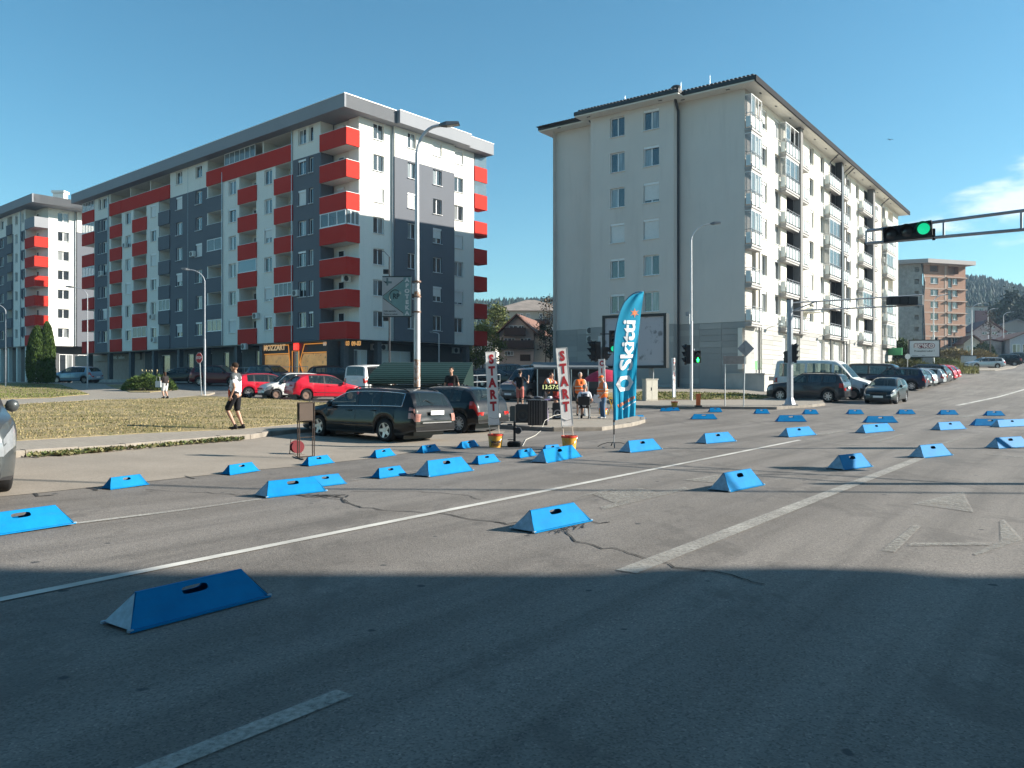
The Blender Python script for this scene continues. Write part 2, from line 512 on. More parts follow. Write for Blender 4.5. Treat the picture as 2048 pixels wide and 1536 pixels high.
# dry grass blades and kerb weeds
def blades(name, pts, n, h0, h1, material, label, lift=.135, wid=.012):
 pts = [Vector(p[:2]) for p in pts]; m_ = MB()
 x0 = min(p.x for p in pts); x1 = max(p.x for p in pts); y0 = min(p.y for p in pts); y1 = max(p.y for p in pts)
 rr = random.Random(3); k = 0
 while k < n:
  x = rr.uniform(x0, x1); y = rr.uniform(y0, y1)
  c = False; j = len(pts) - 1
  for i in range(len(pts)):
   a, b = pts[i], pts[j]
   if (a.y > y) != (b.y > y) and x < (b.x - a.x) * (y - a.y) / (b.y - a.y) + a.x: c = not c
   j = i
  if not c: k += .05; continue
  if mnoise.noise(Vector((x * .7, y * .7, 0))) < -.25 and rr.random() < .8: k += .3; continue
  z = gz(x, y) + lift; th = rr.uniform(0, PI); h = rr.uniform(h0, h1); w = wid * rr.uniform(.7, 1.6)
  dx, dy = math.cos(th) * w, math.sin(th) * w; lx, ly = rr.uniform(-.5, .5) * h, rr.uniform(-.5, .5) * h
  m_.add([(x - dx, y - dy, z), (x + dx, y + dy, z), (x + lx, y + ly, z + h)], [(0, 1, 2)]); k += 1
 o = m_.build(name, material, fix=False)
 return tag(o, label, 'grass', kind='stuff')
GL = PX([(-60, 886), (20, 882), (330, 864), (462, 859), (520, 854), (612, 846), (655, 830), (690, 812), (655, 806), (488, 796), (343, 797), (190, 800), (-60, 814)], .13)
blades('grass', GL, 20000, .02, .06, M_BLADE, 'short sun-dried grass of the lawn')
blades('grass', GL, 9000, .02, .07, M_BLADEG, 'green patches of grass in the dry lawn')
blades('grass', PX([(-60, 800), (0, 799), (100, 796), (180, 789), (118, 769), (-60, 770)], .12), 5000, .04, .12, M_BLADEG, 'grass round the clipped cypress', wid=.03)
blades('grass', PX([(1230, 804), (1290, 800), (1520, 799), (1545, 793), (1480, 787), (1280, 784)], .12), 5000, .04, .14, M_BLADEG, 'grass at the foot of the grey building', wid=.03)
def weeds():
 m_ = MB(); rr = random.Random(11)
 for (u0, v0, u1, v1, n) in ((112, 912, 268, 897, 420), (318, 893, 400, 885, 240), (396, 886, 486, 879, 260), (50, 916, 110, 911, 40), (268, 899, 318, 893, 50), (20, 885, 450, 862, 130)):
  for _ in range(n):
   s = rr.random(); p = P(u0 + (u1 - u0) * s, v0 + (v1 - v0) * s + rr.gauss(0, 1.5))
   p.z += .02
   for q in range(5):
    th = rr.uniform(0, 2 * PI); L = rr.uniform(.04, .14); w = L * .28
    d = Vector((math.cos(th), math.sin(th), rr.uniform(.3, 1.3))).normalized(); sd = d.cross(Vector((0, 0, 1))).normalized() * w
    m_.add([p, p + d * L * .5 + sd, p + d * L, p + d * L * .5 - sd], [(0, 1, 2, 3)], rr.randint(0, 1))
 o = m_.build('kerb_weeds', [mat('weed_green', (.10, .13, .04), .8, var=.4, scale=3), mat('weed_dry', (.22, .2, .09), .8, var=.3, scale=3)], fix=False)
 tag(o, 'low weeds growing along the kerb of the footway', 'weeds', kind='stuff')
weeds()
# ------------------------------------------------------------ painted markings
def paint_mat(name, c0, lo, hi, sc=14, fl=.35):
 m, t, b = newmat(name)
 vec = ncoord(t)
 c = nramp(t, nnoise(t, vec, 3, 4, .6), [(.3, tuple(x * .85 for x in c0)), (.7, c0)])
 lk(t, c, b.inputs['Base Color']); b.inputs['Roughness'].default_value = .7
 tr = t.nodes.new('ShaderNodeBsdfTransparent'); mxs = t.nodes.new('ShaderNodeMixShader')
 f = nmath(t, 'MULTIPLY', nramp(t, nnoise(t, vec, sc, 7, .7), [(lo, (fl,) * 3), (hi, (1, 1, 1))]), nramp(t, nnoise(t, vec, .9, 4, .6), [(.32, (.55,) * 3), (.62, (1, 1, 1))]))
 lk(t, f, mxs.inputs[0]); lk(t, tr.outputs[0], mxs.inputs[1]); lk(t, b.outputs[0], mxs.inputs[2])
 lk(t, mxs.outputs[0], t.nodes['Material Output'].inputs['Surface'])
 return m
M_LINE = paint_mat('line_paint', (.62, .60, .55), .22, .36)
M_LINE2 = paint_mat('worn_line_paint', (.42, .40, .36), .32, .6, 30, .45)
M_LINE3 = paint_mat('faded_line_paint', (.36, .34, .30), .38, .66, 22, .18)
def strip(name, a, b, w, m_, lift=.009, label=None):
 a, b = Vector(a).to_2d(), Vector(b).to_2d(); d = (b - a); n = max(2, int(d.length / .5)); t = d.normalized(); nn = Vector((-t.y, t.x)) * w / 2
 q = MB(); rr = random.Random(int(a.x * 100))
 for i in range(n + 1):
  c_ = a + d * i / n
  j = rr.uniform(-.006, .006)
  for s in (-1, 1):
   e = c_ + nn * (s * (1 + j)); q.v.append(Vector((e.x, e.y, gz(e.x, e.y) + lift)))
 for i in range(n): q.f.append([2 * i, 2 * i + 1, 2 * i + 3, 2 * i + 2][::-1]); q.m.append(0)
 o = q.build(name, m_, fix=False); tag(o, label, kind='structure'); return o
strip('lane_line', P(0, 1203) - D2 * 3, P(1600, 880.5), .12, M_LINE, label='long thin white line running up the road')
a_ = P(1253, 1145); b_ = P(1845, 915)
strip('lane_line', a_, b_, .20, M_LINE2, label='wide white dash in the middle of the road')
strip('lane_line', a_ - D2 * 8.2, P(690, 1388), .13, M_LINE2, label='white dash in the shade at the near edge')
strip('lane_line', P(1600, 880.5), P(1606, 880.5) + Vector((2.6, -1.2, 0)), .14, M_LINE3)
strip('lane_line', P(150, 1048), P(520, 999), .09, M_LINE2, label='thin edge line left of the lane')
strip('lane_line', P(700, 962), P(1060, 909), .08, M_LINE3)
strip('lane_line', P(1914, 811), P(2100, 764), .22, M_LINE, label='white line on the road uphill at the right')
for q in (((1710, 880), (1768, 867)), ((1752, 884), (1806, 869)), ((1632, 870), (1690, 862)), ((1670, 889), (1720, 891)), ((1880, 890), (1930, 874)), ((1972, 909), (2048, 915)), ((1700, 852), (1850, 831)), ((1560, 866), (1600, 857))):
 strip('lane_line', P(*q[0]), P(*q[1]), .35 if q[0][0] in (1632,) else .16, M_LINE3)
for pts in ([(1206, 1021), (1200, 1015), (1290, 992), (1370, 975), (1378, 980), (1300, 998)], [(1185, 989), (1281, 977), (1312, 986), (1233, 1008)], [(1148, 998), (1178, 988), (1230, 977), (1225, 982)],
   [(1368, 961), (1502, 941), (1440, 967)],
   [(1826, 1009), (1926, 984), (1948, 1026), (1900, 1019)], [(1761, 1103), (1790, 1106), (1843, 1053), (1828, 1051)], [(1815, 1093), (1823, 1087), (1985, 1087), (1980, 1092)],
   [(2000, 1043), (2008, 1040), (2046, 1081), (1952, 1113), (1947, 1109), (2002, 1084)], [(1868, 834), (1900, 829), (1960, 831), (1930, 836)]):
 o = drape('road_arrow', PX(pts), .0095, M_LINE3, cell=.5)
# cracks
def crack(px, w=.014, seed=1):
 rr = random.Random(seed); q = MB(); pts = [P(*c_) for c_ in px]; fine = []
 for i in range(len(pts) - 1):
  n = max(2, int((pts[i + 1] - pts[i]).length / .12))
  for k in range(n): fine.append(pts[i].lerp(pts[i + 1], k / n) + Vector((rr.gauss(0, .022), rr.gauss(0, .03), 0)))
 fine.append(pts[-1])
 for i, p in enumerate(fine):
  t = (fine[min(i + 1, len(fine) - 1)] - fine[max(0, i - 1)]); nn = Vector((-t.y, t.x, 0)).normalized() * w * rr.uniform(.5, 1.7) / 2
  for s in (-1, 1): q.v.append(Vector((*(p + nn * s).to_2d(), gz(p.x, p.y) + .007)))
 for i in range(len(fine) - 1): q.f.append([2 * i, 2 * i + 1, 2 * i + 3, 2 * i + 2]); q.m.append(0)
 o = q.build('asphalt_crack', mat('crack_dark', (.025, .024, .024), .95), fix=False)
 tag(o, kind='structure')
Z4 = lambda l: [(700 + x / 2.926, 850 + y / 2.926) for x, y in l]
Z5 = lambda l: [(1348 + x / 2.926, 780 + y / 2.926) for x, y in l]
Z3 = lambda l: [(x / 2.926, 850 + y / 2.926) for x, y in l]
crack(Z4([(-60, 430), (0, 462), (80, 487), (220, 503), (400, 512), (550, 523), (680, 548), (860, 572), (1000, 590)]), .018, 1)
crack(Z4([(1240, 620), (1330, 680), (1480, 715), (1560, 725), (1640, 752), (1800, 797), (1950, 835), (2048, 850)]) + Z5([(170, 1055), (330, 1085), (450, 1115), (530, 1140)]), .016, 2)
crack(Z4([(0, 392), (180, 388), (400, 388), (560, 400), (700, 415), (770, 437)]), .014, 3)
crack(Z3([(850, 378), (1000, 390), (1250, 400), (1500, 412)]), .012, 4)
crack(Z3([(1900, 425), (1990, 432), (2048, 460)]), .02, 5)
crack(Z3([(520, 365), (560, 385)]), .05, 6); crack(Z3([(1080, 300), (1140, 315)]), .05, 7); crack(Z3([(180, 405), (210, 420), (320, 410)]), .04, 8)
crack(Z4([(860, 572), (900, 580), (985, 572)]), .02, 9); crack(Z4([(1400, 555), (1450, 575), (1520, 570)]), .02, 10)
for k in range(7): crack(Z4([(1150 + k * 28, 632 - k * 5), (1185 + k * 28, 612 - k * 5), (1200 + k * 28, 640 - k * 6)]), .012, 20 + k)
for k in range(9): crack([(596 + k * 9, 990 + (k % 3) * 2), (612 + k * 10, 995 - (k % 2) * 5), (640 + k * 7, 991)], .03, 40 + k)
# ------------------------------------------------------------ facade tools
def plaster(name, c, streak=.12):
 m, t, b = newmat(name)
 vec = ncoord(t); vs = ncoord(t, 'Object', (1.2, 1.2, .12))
 k = nramp(t, nnoise(t, vec, .35, 5, .6), [(.3, tuple(x * .94 for x in c)), (.7, c)])
 k = nmix(t, nramp(t, nnoise(t, vs, 1.4, 7, .7), [(.52, (0, 0, 0)), (.8, (streak * 2,) * 3)]), k, tuple(x * .6 for x in c))
 lk(t, k, b.inputs['Base Color']); b.inputs['Roughness'].default_value = .92
 b.inputs['Specular IOR Level'].default_value = .25
 nbump(t, b, nnoise(t, vec, 55, 3, .7), .25, .004)
 return m
M_WHITE = plaster('white_plaster', (.78, .76, .70))
M_GREY = plaster('grey_plaster', (.135, .145, .165), .05)
M_RED = plaster('red_plaster', (.50, .035, .024), .06)
M_LGREY = plaster('pale_grey_plaster', (.27, .28, .30), .06)
M_BEIGE = plaster('beige_plaster', (.64, .595, .55), .15)
M_CREAM = plaster('cream_plaster', (.74, .71, .63), .12)
M_SOFFIT = mat('soffit_white', (.7, .68, .62), .9, var=.05)
M_FRAME = mat('white_pvc', (.75, .76, .76), .35, var=.04)
M_SHUT = mat('roller_shutter', (.66, .66, .64), .6, var=.05)
M_DARKM = mat('dark_metal', (.035, .037, .042), .45, var=.2)
M_STEEL = mat('galvanised_steel', (.42, .44, .46), .4, metal=.7, var=.15)
M_BLACK = mat('black_plastic', (.012, .012, .013), .45, var=.2)
M_CONC = mat('raw_concrete', (.30, .29, .27), .9, var=.2, scale=1.5, bump=.3, bscale=20, dirt=.4)
def glass_mat(name, dark=(.02, .026, .032), cur=(.36, .38, .38), th=.62):
 m, t, b = newmat(name)
 oi = t.nodes.new('ShaderNodeObjectInfo')
 vec = ncoord(t, 'Object', (9, 9, .3))
 n = nnoise(t, vec, 1.3, 3, .5)
 f = nmath(t, 'MULTIPLY', nramp(t, oi.outputs['Random'], [(th, (0, 0, 0)), (th + .06, (.75, .75, .75))]), nramp(t, n, [(.38, (.35, .35, .35)), (.6, (1, 1, 1))]))
 lk(t, nmix(t, f, dark, cur), b.inputs['Base Color'])
 b.inputs['Roughness'].default_value = .06; b.inputs['Specular IOR Level'].default_value = .9
 b.inputs['IOR'].default_value = 1.6
 return m
M_GLASS = glass_mat('window_glass')
M_GLASSB = glass_mat('blue_glass', (.02, .07, .12), (.03, .1, .16), 2)
M_SHOPGLASS = glass_mat('shop_glass', (.012, .014, .016), (.12, .12, .11), .8)
M_FROST = mat('frosted_panel', (.60, .66, .66), .35, var=.05, scale=2)
def balcony_glass():
 m, t, b = newmat('balcony_glazing')
 b.inputs['Base Color'].default_value = (.16, .22, .25, 1); b.inputs['Roughness'].default_value = .05
 b.inputs['Specular IOR Level'].default_value = .8
 tr = t.nodes.new('ShaderNodeBsdfTransparent'); mx_ = t.nodes.new('ShaderNodeMixShader'); mx_.inputs[0].default_value = .6
 lk(t, tr.outputs[0], mx_.inputs[1]); lk(t, b.outputs[0], mx_.inputs[2])
 lk(t, mx_.outputs[0], t.nodes['Material Output'].inputs['Surface'])
 return m
M_BGLASS = balcony_glass()
class Facade:
 """a plane wall: origin O (x,y), direction d, outward normal n; t along d"""
 def __init__(s, root, O, d, n):
  s.root = root; s.O = Vector((O[0], O[1], 0)); s.d = Vector(d).normalized(); s.n = Vector(n).normalized()
  s.rz = math.atan2(s.d.y, s.d.x)
  if s.d.cross(Vector((0, 0, 1))).dot(s.n) < 0: s.flip = True
  else: s.flip = False
 def pt(s, t, z, off=0): 
  p = s.O + s.d * t + s.n * off; return Vector((p.x, p.y, z))
 def t_of(s, u, off=0):
  O = s.O + s.n * off; r = (u - CX) / F
  return (O.x - r * O.y) / (r * s.d.y - s.d.x)
 def z_of(s, t, v, off=0): return CZ + (HY - v) / F * (s.O + s.d * t + s.n * off).y
 def wall(s, L0, L1, z0, z1, ops, zone, mats, name='wall', off=0, ends=(.3, .3), top=False):
  """ops: (t0,t1,z0,z1,depth[,matidx]); zone(t,z)->material index"""
  ts = sorted(set([L0, L1] + [clamp(x, L0, L1) for o in ops for x in o[:2]] + s.cuts_t))
  zs = sorted(set([z0, z1] + [clamp(x, z0, z1) for o in ops for x in o[2:4]] + s.cuts_z))
  ts = [t for t in ts if L0 <= t <= L1]; zs = [z for z in zs if z0 <= z <= z1]
  q = MB(s.root.location)
  for i in range(len(ts) - 1):
   for j in range(len(zs) - 1):
    tm = (ts[i] + ts[i + 1]) / 2; zm = (zs[j] + zs[j + 1]) / 2
    if any(o[0] < tm < o[1] and o[2] < zm < o[3] for o in ops): continue
    q.quad(s.pt(ts[i], zs[j], off), s.pt(ts[i + 1], zs[j], off), s.pt(ts[i + 1], zs[j + 1], off), s.pt(ts[i], zs[j + 1], off), zone(tm, zm))
  for o in ops:
   t0, t1, a, b, dp = o[:5]; k = o[5] if len(o) > 5 else None
   mi = lambda tm, zm: k if k is not None else zone(tm, zm)
   f0 = off; f1 = off - dp
   q.quad(s.pt(t0, a, f0), s.pt(t0, b, f0), s.pt(t0, b, f1), s.pt(t0, a, f1), mi(t0 - .01, (a + b) / 2))
   q.quad(s.pt(t1, a, f0), s.pt(t1, b, f0), s.pt(t1, b, f1), s.pt(t1, a, f1), mi(t1 + .01, (a + b) / 2))
   q.quad(s.pt(t0, a, f0), s.pt(t1, a, f0), s.pt(t1, a, f1), s.pt(t0, a, f1), mi((t0 + t1) / 2, a - .01))
   q.quad(s.pt(t0, b, f0), s.pt(t1, b, f0), s.pt(t1, b, f1), s.pt(t0, b, f1), mi((t0 + t1) / 2, b + .01))
   if dp > .5: q.quad(s.pt(t0, a, f1), s.pt(t1, a, f1), s.pt(t1, b, f1), s.pt(t0, b, f1), mi((t0 + t1) / 2, b + .01))
  for e, L in ((ends[0], L0), (ends[1], L1)):
   if e:
    for j in range(len(zs) - 1):
     q.quad(s.pt(L, zs[j], off), s.pt(L, zs[j + 1], off), s.pt(L, zs[j + 1], off - e), s.pt(L, zs[j], off - e), zone(L, (zs[j] + zs[j + 1]) / 2))
  return q.build(name, mats, s.root, fix=False)
 cuts_t = []; cuts_z = []
 def place(s, name, me, t, z, off=0, parent=None, label=None):
  o = link(name, me, parent or s.root)
  M = Matrix.Rotation(s.rz if not s.flip else s.rz + PI, 4, 'Z'); M.translation = s.pt(t, z, off) - s.root.location
  if parent is not None and parent is not s.root:
   M = parent.matrix_basis.inverted() @ M if parent.parent is s.root else M
  o.matrix_basis = M
  if label: o['label'] = label
  return o
WCACHE = {}
def window_meshes(w, h, leaves, tilt=False):
 k = (round(w, 1), round(h, 1), leaves, tilt)
 if k in WCACHE: return WCACHE[k]
 w, h = k[0], k[1]
 q = MB(); b = .07
 q.box((0, .03, b / 2), (w, .07, b)); q.box((0, .03, h - b / 2), (w, .07, b))
 q.box((-w / 2 + b / 2, .03, h / 2), (b, .068, h - 2 * b)); q.box((w / 2 - b / 2, .03, h / 2), (b, .068, h - 2 * b))
 n = leaves
 for i in range(1, n): q.box((-w / 2 + w * i / n, .03, h / 2), (.09, .072, h - 2 * b))
 if tilt:
  x0 = -w / 2 + b; x1 = -w / 2 + w / n - .04
  for (A, B) in (((x0, .0, b), (x1, .0, b)), ((x0, .0, b), (x0, .16, h - b)), ((x1, .0, b), (x1, .16, h - b)), ((x0, .16, h - b), (x1, .16, h - b))):
   q.tube((A[0], .07 + A[1] * -1 + .0, A[2]), (B[0], .07 - B[1] * -.0 , B[2]), .03, n=4)
 fr = q.mesh('window', M_FRAME)
 pn = []
 for i in range(n):
  x0 = -w / 2 + w * i / n + .05; x1 = -w / 2 + w * (i + 1) / n - .05
  g_ = MB(); g_.quad((x0, .025, b), (x1, .025, b), (x1, .025, h - b), (x0, .025, h - b)); pn.append(g_.mesh('pane', M_GLASS))
 sl = MB(); sl.box((0, -.13, -.02), (w + .1, .28, .035)); sl = sl.mesh('sill', M_FRAME)
 sh = MB()
 nn = 12
 sh.box((0, -.06, h - .09), (w, .12, .18))
 shf = {}
 for fr_ in (1.0, .6, .85):
  s2 = MB(); H = (h - .18) * fr_
  for i in range(nn):
   z1 = h - .18 - H * i / nn; s2.box((0, -.03, z1 - H / nn / 2), (w - .06, .02 + .008 * (i % 2), H / nn))
  shf[fr_] = s2.mesh('roller_shutter', M_SHUT)
 bx = sh.mesh('shutter_box', M_FRAME)
 WCACHE[k] = (fr, pn, sl, shf, bx)
 return WCACHE[k]
RW = random.Random(5)
def put_window(fc, t0, t1, z0, z1, leaves=2, off=0, state=None, depth=.16, flipy=False):
 """window in an opening; local y+ points INTO the wall"""
 w, h = t1 - t0, z1 - z0
 st = state or RW.choices(['plain', 'tilt', 'box', 'half', 'shut'], [10, 2, 3, 1.3, 1.2])[0]
 fr, pn, sl, shf, bx = window_meshes(w, h, leaves, False)
 root = fc.root
 rot = math.atan2(-fc.n.x, fc.n.y) + PI   # local -y = outward
 M = Matrix.Rotation(rot, 4, 'Z'); M.translation = fc.pt((t0 + t1) / 2, z0, off - depth) - root.location
 sx = w / round(w, 1); sz = h / round(h, 1)
 o = link('window', fr, root); o.matrix_basis = M @ Matrix.Diagonal((sx, 1, sz, 1))
 if st == 'shut': o['label'] = 'window behind a closed white roller shutter'
 for p_ in pn: link('pane', p_, o)
 link('sill', sl, o)
 if st in ('box', 'half', 'shut'): link('shutter_box', bx, o)
 if st == 'shut': link('roller_shutter', shf[1.0], o)
 if st == 'half': link('roller_shutter', shf[RW.choice([.6, .85])], o)
 return o
def put_door(fc, t0, t1, z0, z1, off, dark=True):
 return put_window(fc, t0, t1, z0, z1, 1, off, 'plain', -.06)
M_ACW = mat('ac_casing', (.6, .6, .57), .6, var=.08)
_ac = MB(); _ac.box((0, -.16, .3), (.82, .3, .58)); AC_BODY = _ac.mesh('air_conditioner', M_ACW)
_ac = MB(); _ac.lathe((-.1, -.312, .3), [(.0, .0), (.24, .0), (.25, -.012), (.2, -.02), (.0, -.02)], 16, axis='Y'); AC_FAN = _ac.mesh('fan_grille', M_DARKM)
def put_ac(fc, t, z, off=0):
 rot = math.atan2(-fc.n.x, fc.n.y) + PI
 M = Matrix.Rotation(rot, 4, 'Z'); M.translation = fc.pt(t, z, off) - fc.root.location
 o = link('air_conditioner', AC_BODY, fc.root); o.matrix_basis = M
 link('fan_grille', AC_FAN, o)
def loft_poly(root, name, m_, poly, z0, z1, mats=None):
 """vertical prism from a world polygon"""
 q = MB(root.location); n = len(poly)
 lo = [Vector((p[0], p[1], z0)) for p in poly]; hi = [Vector((p[0], p[1], z1)) for p in poly]
 q.add(lo + hi, [tuple(range(n))[::-1], tuple(range(n, 2 * n))] + [(i, (i + 1) % n, (i + 1) % n + n, i + n) for i in range(n)])
 return q.build(name, m_, root)
def drainpipe(fc, t, z0, z1, r=.06, m_=None, off=.09):
 q = MB(fc.root.location); q.tube(fc.pt(t, z0, off), fc.pt(t, z1, off), r, n=8)
 z = z0 + 1
 while z < z1:
  q.tube(fc.pt(t, z, off), fc.pt(t, z + .08, off), r * 1.25, n=8); z += 2.85
 return q.build('drainpipe', m_ or M_STEEL, fc.root, smooth=40)
# ------------------------------------------------------------ red, white and grey apartment block
def block_red():
 C = Vector((-14.5, 70.0)); dL = Vector((-.7635, .6458, 0)); dR = Vector((.6458, .7635, 0))
 root = thing('apartment_building', 'white and grey apartment block with red balconies and shops below', 'apartment building', (C.x, C.y, 1.9))
 nL = Vector((-.6458, -.7635, 0)); nR = Vector((.7635, -.6458, 0))
 H = 2.84; ZB = 5.45; TOP = 25.3
 zb = lambda k: ZB + H * k
 fl = Facade(root, C, dL, nL); T = lambda u: fl.t_of(u)
 mats = [M_WHITE, M_GREY, M_SOFFIT]
 Lend = T(165.5)
 # columns: loggias (uL,uR,parapet colour, recess door side), windows
 log = [(549.6, 586, 'r'), (477, 514, 'r'), (415, 444.5, 'g'), (318, 340.5, 'g'), (266, 294, 'r'), (221, 244.2, 'r')]
 wins = [(596, 612, 2), (617.5, 626.5, 1), (528.5, 544, 2), (457, 472, 2), (391, 404, 2), (352, 364.5, 2), (301, 312.5, 2), (250.6, 261.5, 2), (204.5, 214, 2), (197, 202, 1)]
 grey = [(T(641), T(586)), (T(414.5), T(317.8)), (T(216.5), T(189.5))]
 ops = []; wl = []; lg = []
 tc0 = 0.0; tc1 = T(641)
 for k in range(7):
  z = zb(k)
  for i, (ul, ur, cc) in enumerate(log):
   if k == 6: continue
   a, b = T(ur), T(ul)
   ops.append((a + .12, b - .12, z + .25, z + H - .05, 1.5, 2)); lg.append((a, b, z, cc, k))
  for i, (ul, ur, lv) in enumerate(wins):
   if k == 6 and i in (2, 3, 6, 7): continue
   a, b = T(ur), T(ul)
   ops.append((a, b, z + 1.25, z + 2.68, .18)); wl.append((a, b, z + 1.25, z + 2.68, lv))
 # top floor recessed terraces
 ter = [(T(584), T(415)), (T(340.5), T(221))]
 for a, b in ter: ops.append((a, b, zb(6) + .25, TOP - .02, 2.2, 2))
 ops.append((T(189), Lend + .01, ZB, TOP, 1.4, 2))
 ops.append((-.01, tc1, ZB, TOP, 1.4, 2))
 def zone(t, z):
  if z < zb(6):
   for a, b in grey:
    if a <= t <= b: return 1
  return 0
 Facade.cuts_t = [x for g_ in grey for x in g_]; Facade.cuts_z = [zb(6)]
 ops_wall = [o for o in ops if not (o[0] < 0 or o[1] > Lend)]
 fl.wall(tc1, T(189), ZB, TOP, ops_wall, zone, mats, ends=(1.4, 1.4))
 Facade.cuts_t = []; Facade.cuts_z = []
 rv = random.Random(2)
 for a, b, z0, z1, lv in wl: put_window(fl, a, b, z0, z1, lv)
 # loggia back doors, parapets
 def parapet(a, b, z, cc, off=.12, h=1.52, name='balcony'):
  q = MB(root.location)
  m0 = {'r': M_RED, 'g': M_LGREY if False else M_GREY}[cc]
  q.obox(fl.pt(a, z, -.02), fl.d * (b - a), fl.n * (off + .02), Vector((0, 0, h)), 0)
  q.obox(fl.pt(a - .02, z + h + .001, -.06), fl.d * (b - a + .04), fl.n * (off + .1), Vector((0, 0, .03)), 1)
  return q.build(name, [m0, M_FRAME], root)
 for a, b, z, cc, k in lg:
  p_ = parapet(a, b, z, cc)
  w = (b - a)
  put_door(fl, b - .12 - w * .42, b - .12 - w * .1, z + .3, z + 2.5, -1.5)
 # glazed loggias seen in the photograph
 def glaze(a, b, z, n, m_=M_BGLASS, off=.05):
  q = MB(root.location); z0 = z + 1.56; z1 = z + H - .06
  for i in range(n + 1):
   t = a + .06 + (b - a - .12) * i / n; q.obox(fl.pt(t - .03, z0, off - .03), fl.d * .06, fl.n * .06, Vector((0, 0, z1 - z0)))
  q.obox(fl.pt(a + .03, z1 - .06, off - .035), fl.d * (b - a - .06), fl.n * .07, Vector((0, 0, .07)))
  q.obox(fl.pt(a + .03, z0 - .01, off - .035), fl.d * (b - a - .06), fl.n * .07, Vector((0, 0, .06)))
  fr = q.build('balcony_glazing', M_FRAME, root)
  g_ = MB(root.location); g_.quad(fl.pt(a + .05, z0, off), fl.pt(b - .05, z0, off), fl.pt(b - .05, z1, off), fl.pt(a + .05, z1, off))
  o = g_.build('pane', m_, fr, loc=(0, 0, 0))
 for i, k, n, m_ in ((0, 1, 4, M_BGLASS), (1, 2, 1, M_GLASSB), (2, 0, 3, M_SHOPGLASS), (2, 3, 2, M_BGLASS), (3, 1, 3, M_BGLASS), (4, 0, 3, M_BGLASS)):
  ul, ur, cc = log[i]; glaze(T(ur), T(ul), zb(k), n, m_)
 # top terraces
 for (a, b), st in zip(ter, (444.5, 244)):
  tm = T(st)
  for x0, x1, of in ((a, min(b, tm), .12), (tm, b, .16)):
   if x1 - x0 > .2: parapet(x0, x1, zb(6), 'r', of)
  n = int((b - a) / 4)
  for i in range(n):
   t = a + (b - a) * (i + .5) / n
   put_window(fl, t - .9, t + .9, zb(6) + .3, zb(6) + 2.4, 3, -2.2, 'plain', -.07)
  for i in range(1, n):
   t = a + (b - a) * i / n
   q = MB(root.location); q.obox(fl.pt(t - .1, zb(6) + .25, -2.19), fl.d * .2, fl.n * 2.0, Vector((0, 0, TOP - zb(6) - .27))); q.build('partition', M_SOFFIT, root)
 glaze(T(512), T(450), zb(6), 6)
 # corner loggias: slabs with two-sided parapets, back walls
 def corner_loggia(t0, t1, other, oL, name):
  pass
 fr_ = Facade(root, C, dR, nR); TR = lambda u: fr_.t_of(u)
 rt = TR(718)
 def corner_back():
  q = MB(root.location)
  A = fl.pt(tc1, 0, 0); B = A - fl.n * 1.5; Cc = fr_.pt(rt, 0, 0); D = Cc - fr_.n * 1.5
  E = fl.pt(1.5, 0, -1.5)
  q.quad(Vector((*B.to_2d(), ZB)), Vector((*E.to_2d(), ZB)), Vector((*E.to_2d(), TOP)), Vector((*B.to_2d(), TOP)))
  q.quad(Vector((*E.to_2d(), ZB)), Vector((*Cc.to_2d(), ZB)), Vector((*Cc.to_2d(), TOP)), Vector((*E.to_2d(), TOP)))
  return q.build('wall', M_SOFFIT, root, fix=False)
 corner_back()
 def cpar(poly, z, m0, h=1.52, th=.12):
  """parapet along an open polyline + slab"""
  q = MB(root.location); n = len(poly)
  outp = [Vector((*p.to_2d(), z)) for p in poly]
  cen = sum(outp, Vector()) / n
  return outp
 c_lab = root.location
 for k in range(7):
  z = zb(k)
  A = fl.pt(tc1, z); O_ = fl.pt(0, z, 0) ; Cc = fr_.pt(rt, z)
  q = MB(root.location)
  # outer faces slightly proud
  q.obox(fl.pt(-.12, z, 0), fl.d * (tc1 + .12), fl.n * .12, Vector((0, 0, 1.52)), 0)
  q.obox(fr_.pt(0.001, z, 0), fr_.d * (rt - .001), fr_.n * .12, Vector((0, 0, 1.52)), 0)
  q.obox(fl.pt(-.14, z + 1.521, -.02), fl.d * (tc1 + .14), fl.n * .16, Vector((0, 0, .03)), 1)
  q.obox(fr_.pt(.03, z + 1.521, -.02), fr_.d * (rt - .03), fr_.n * .16, Vector((0, 0, .03)), 1)
  q.add([fl.pt(tc1, z + .003), fl.pt(0, z + .003), fr_.pt(rt, z + .003), fl.pt(tc1, z + .003, -1.5)], [(0, 1, 2, 3)], 2)
  q.add([fl.pt(tc1, z + .25), fl.pt(0, z + .25), fr_.pt(rt, z + .25), fl.pt(tc1, z + .25, -1.5)], [(0, 1, 2, 3)], 2)
  q.build('balcony', [M_RED, M_FRAME, M_SOFFIT], root, fix=False)
  if k != 3: put_window(fl, tc1 - 1.6, tc1 - .7, z + .3, z + 2.5, 1, -1.5, 'plain' if k not in (4, 6) else 'shut', -.07)
 # glazed corner on the fourth floor
 q = MB(root.location); g_ = MB(root.location); z0 = zb(3) + 1.56; z1 = zb(4) - .0
 for i in range(4): q.obox(fl.pt(tc1 * i / 3 * .96 + .02, z0, .02), fl.d * .08, fl.n * .08, Vector((0, 0, z1 - z0)))
 for i in range(1, 4): q.obox(fr_.pt(rt * i / 3 - .1, z0, .02), fr_.d * .08, fr_.n * .08, Vector((0, 0, z1 - z0)))
 for zz in (z0, z1 - .08):
  q.obox(fl.pt(0, zz, .03), fl.d * tc1, fl.n * .075, Vector((0, 0, .08))); q.obox(fr_.pt(0.05, zz, .03), fr_.d * (rt - .05), fr_.n * .075, Vector((0, 0, .08)))
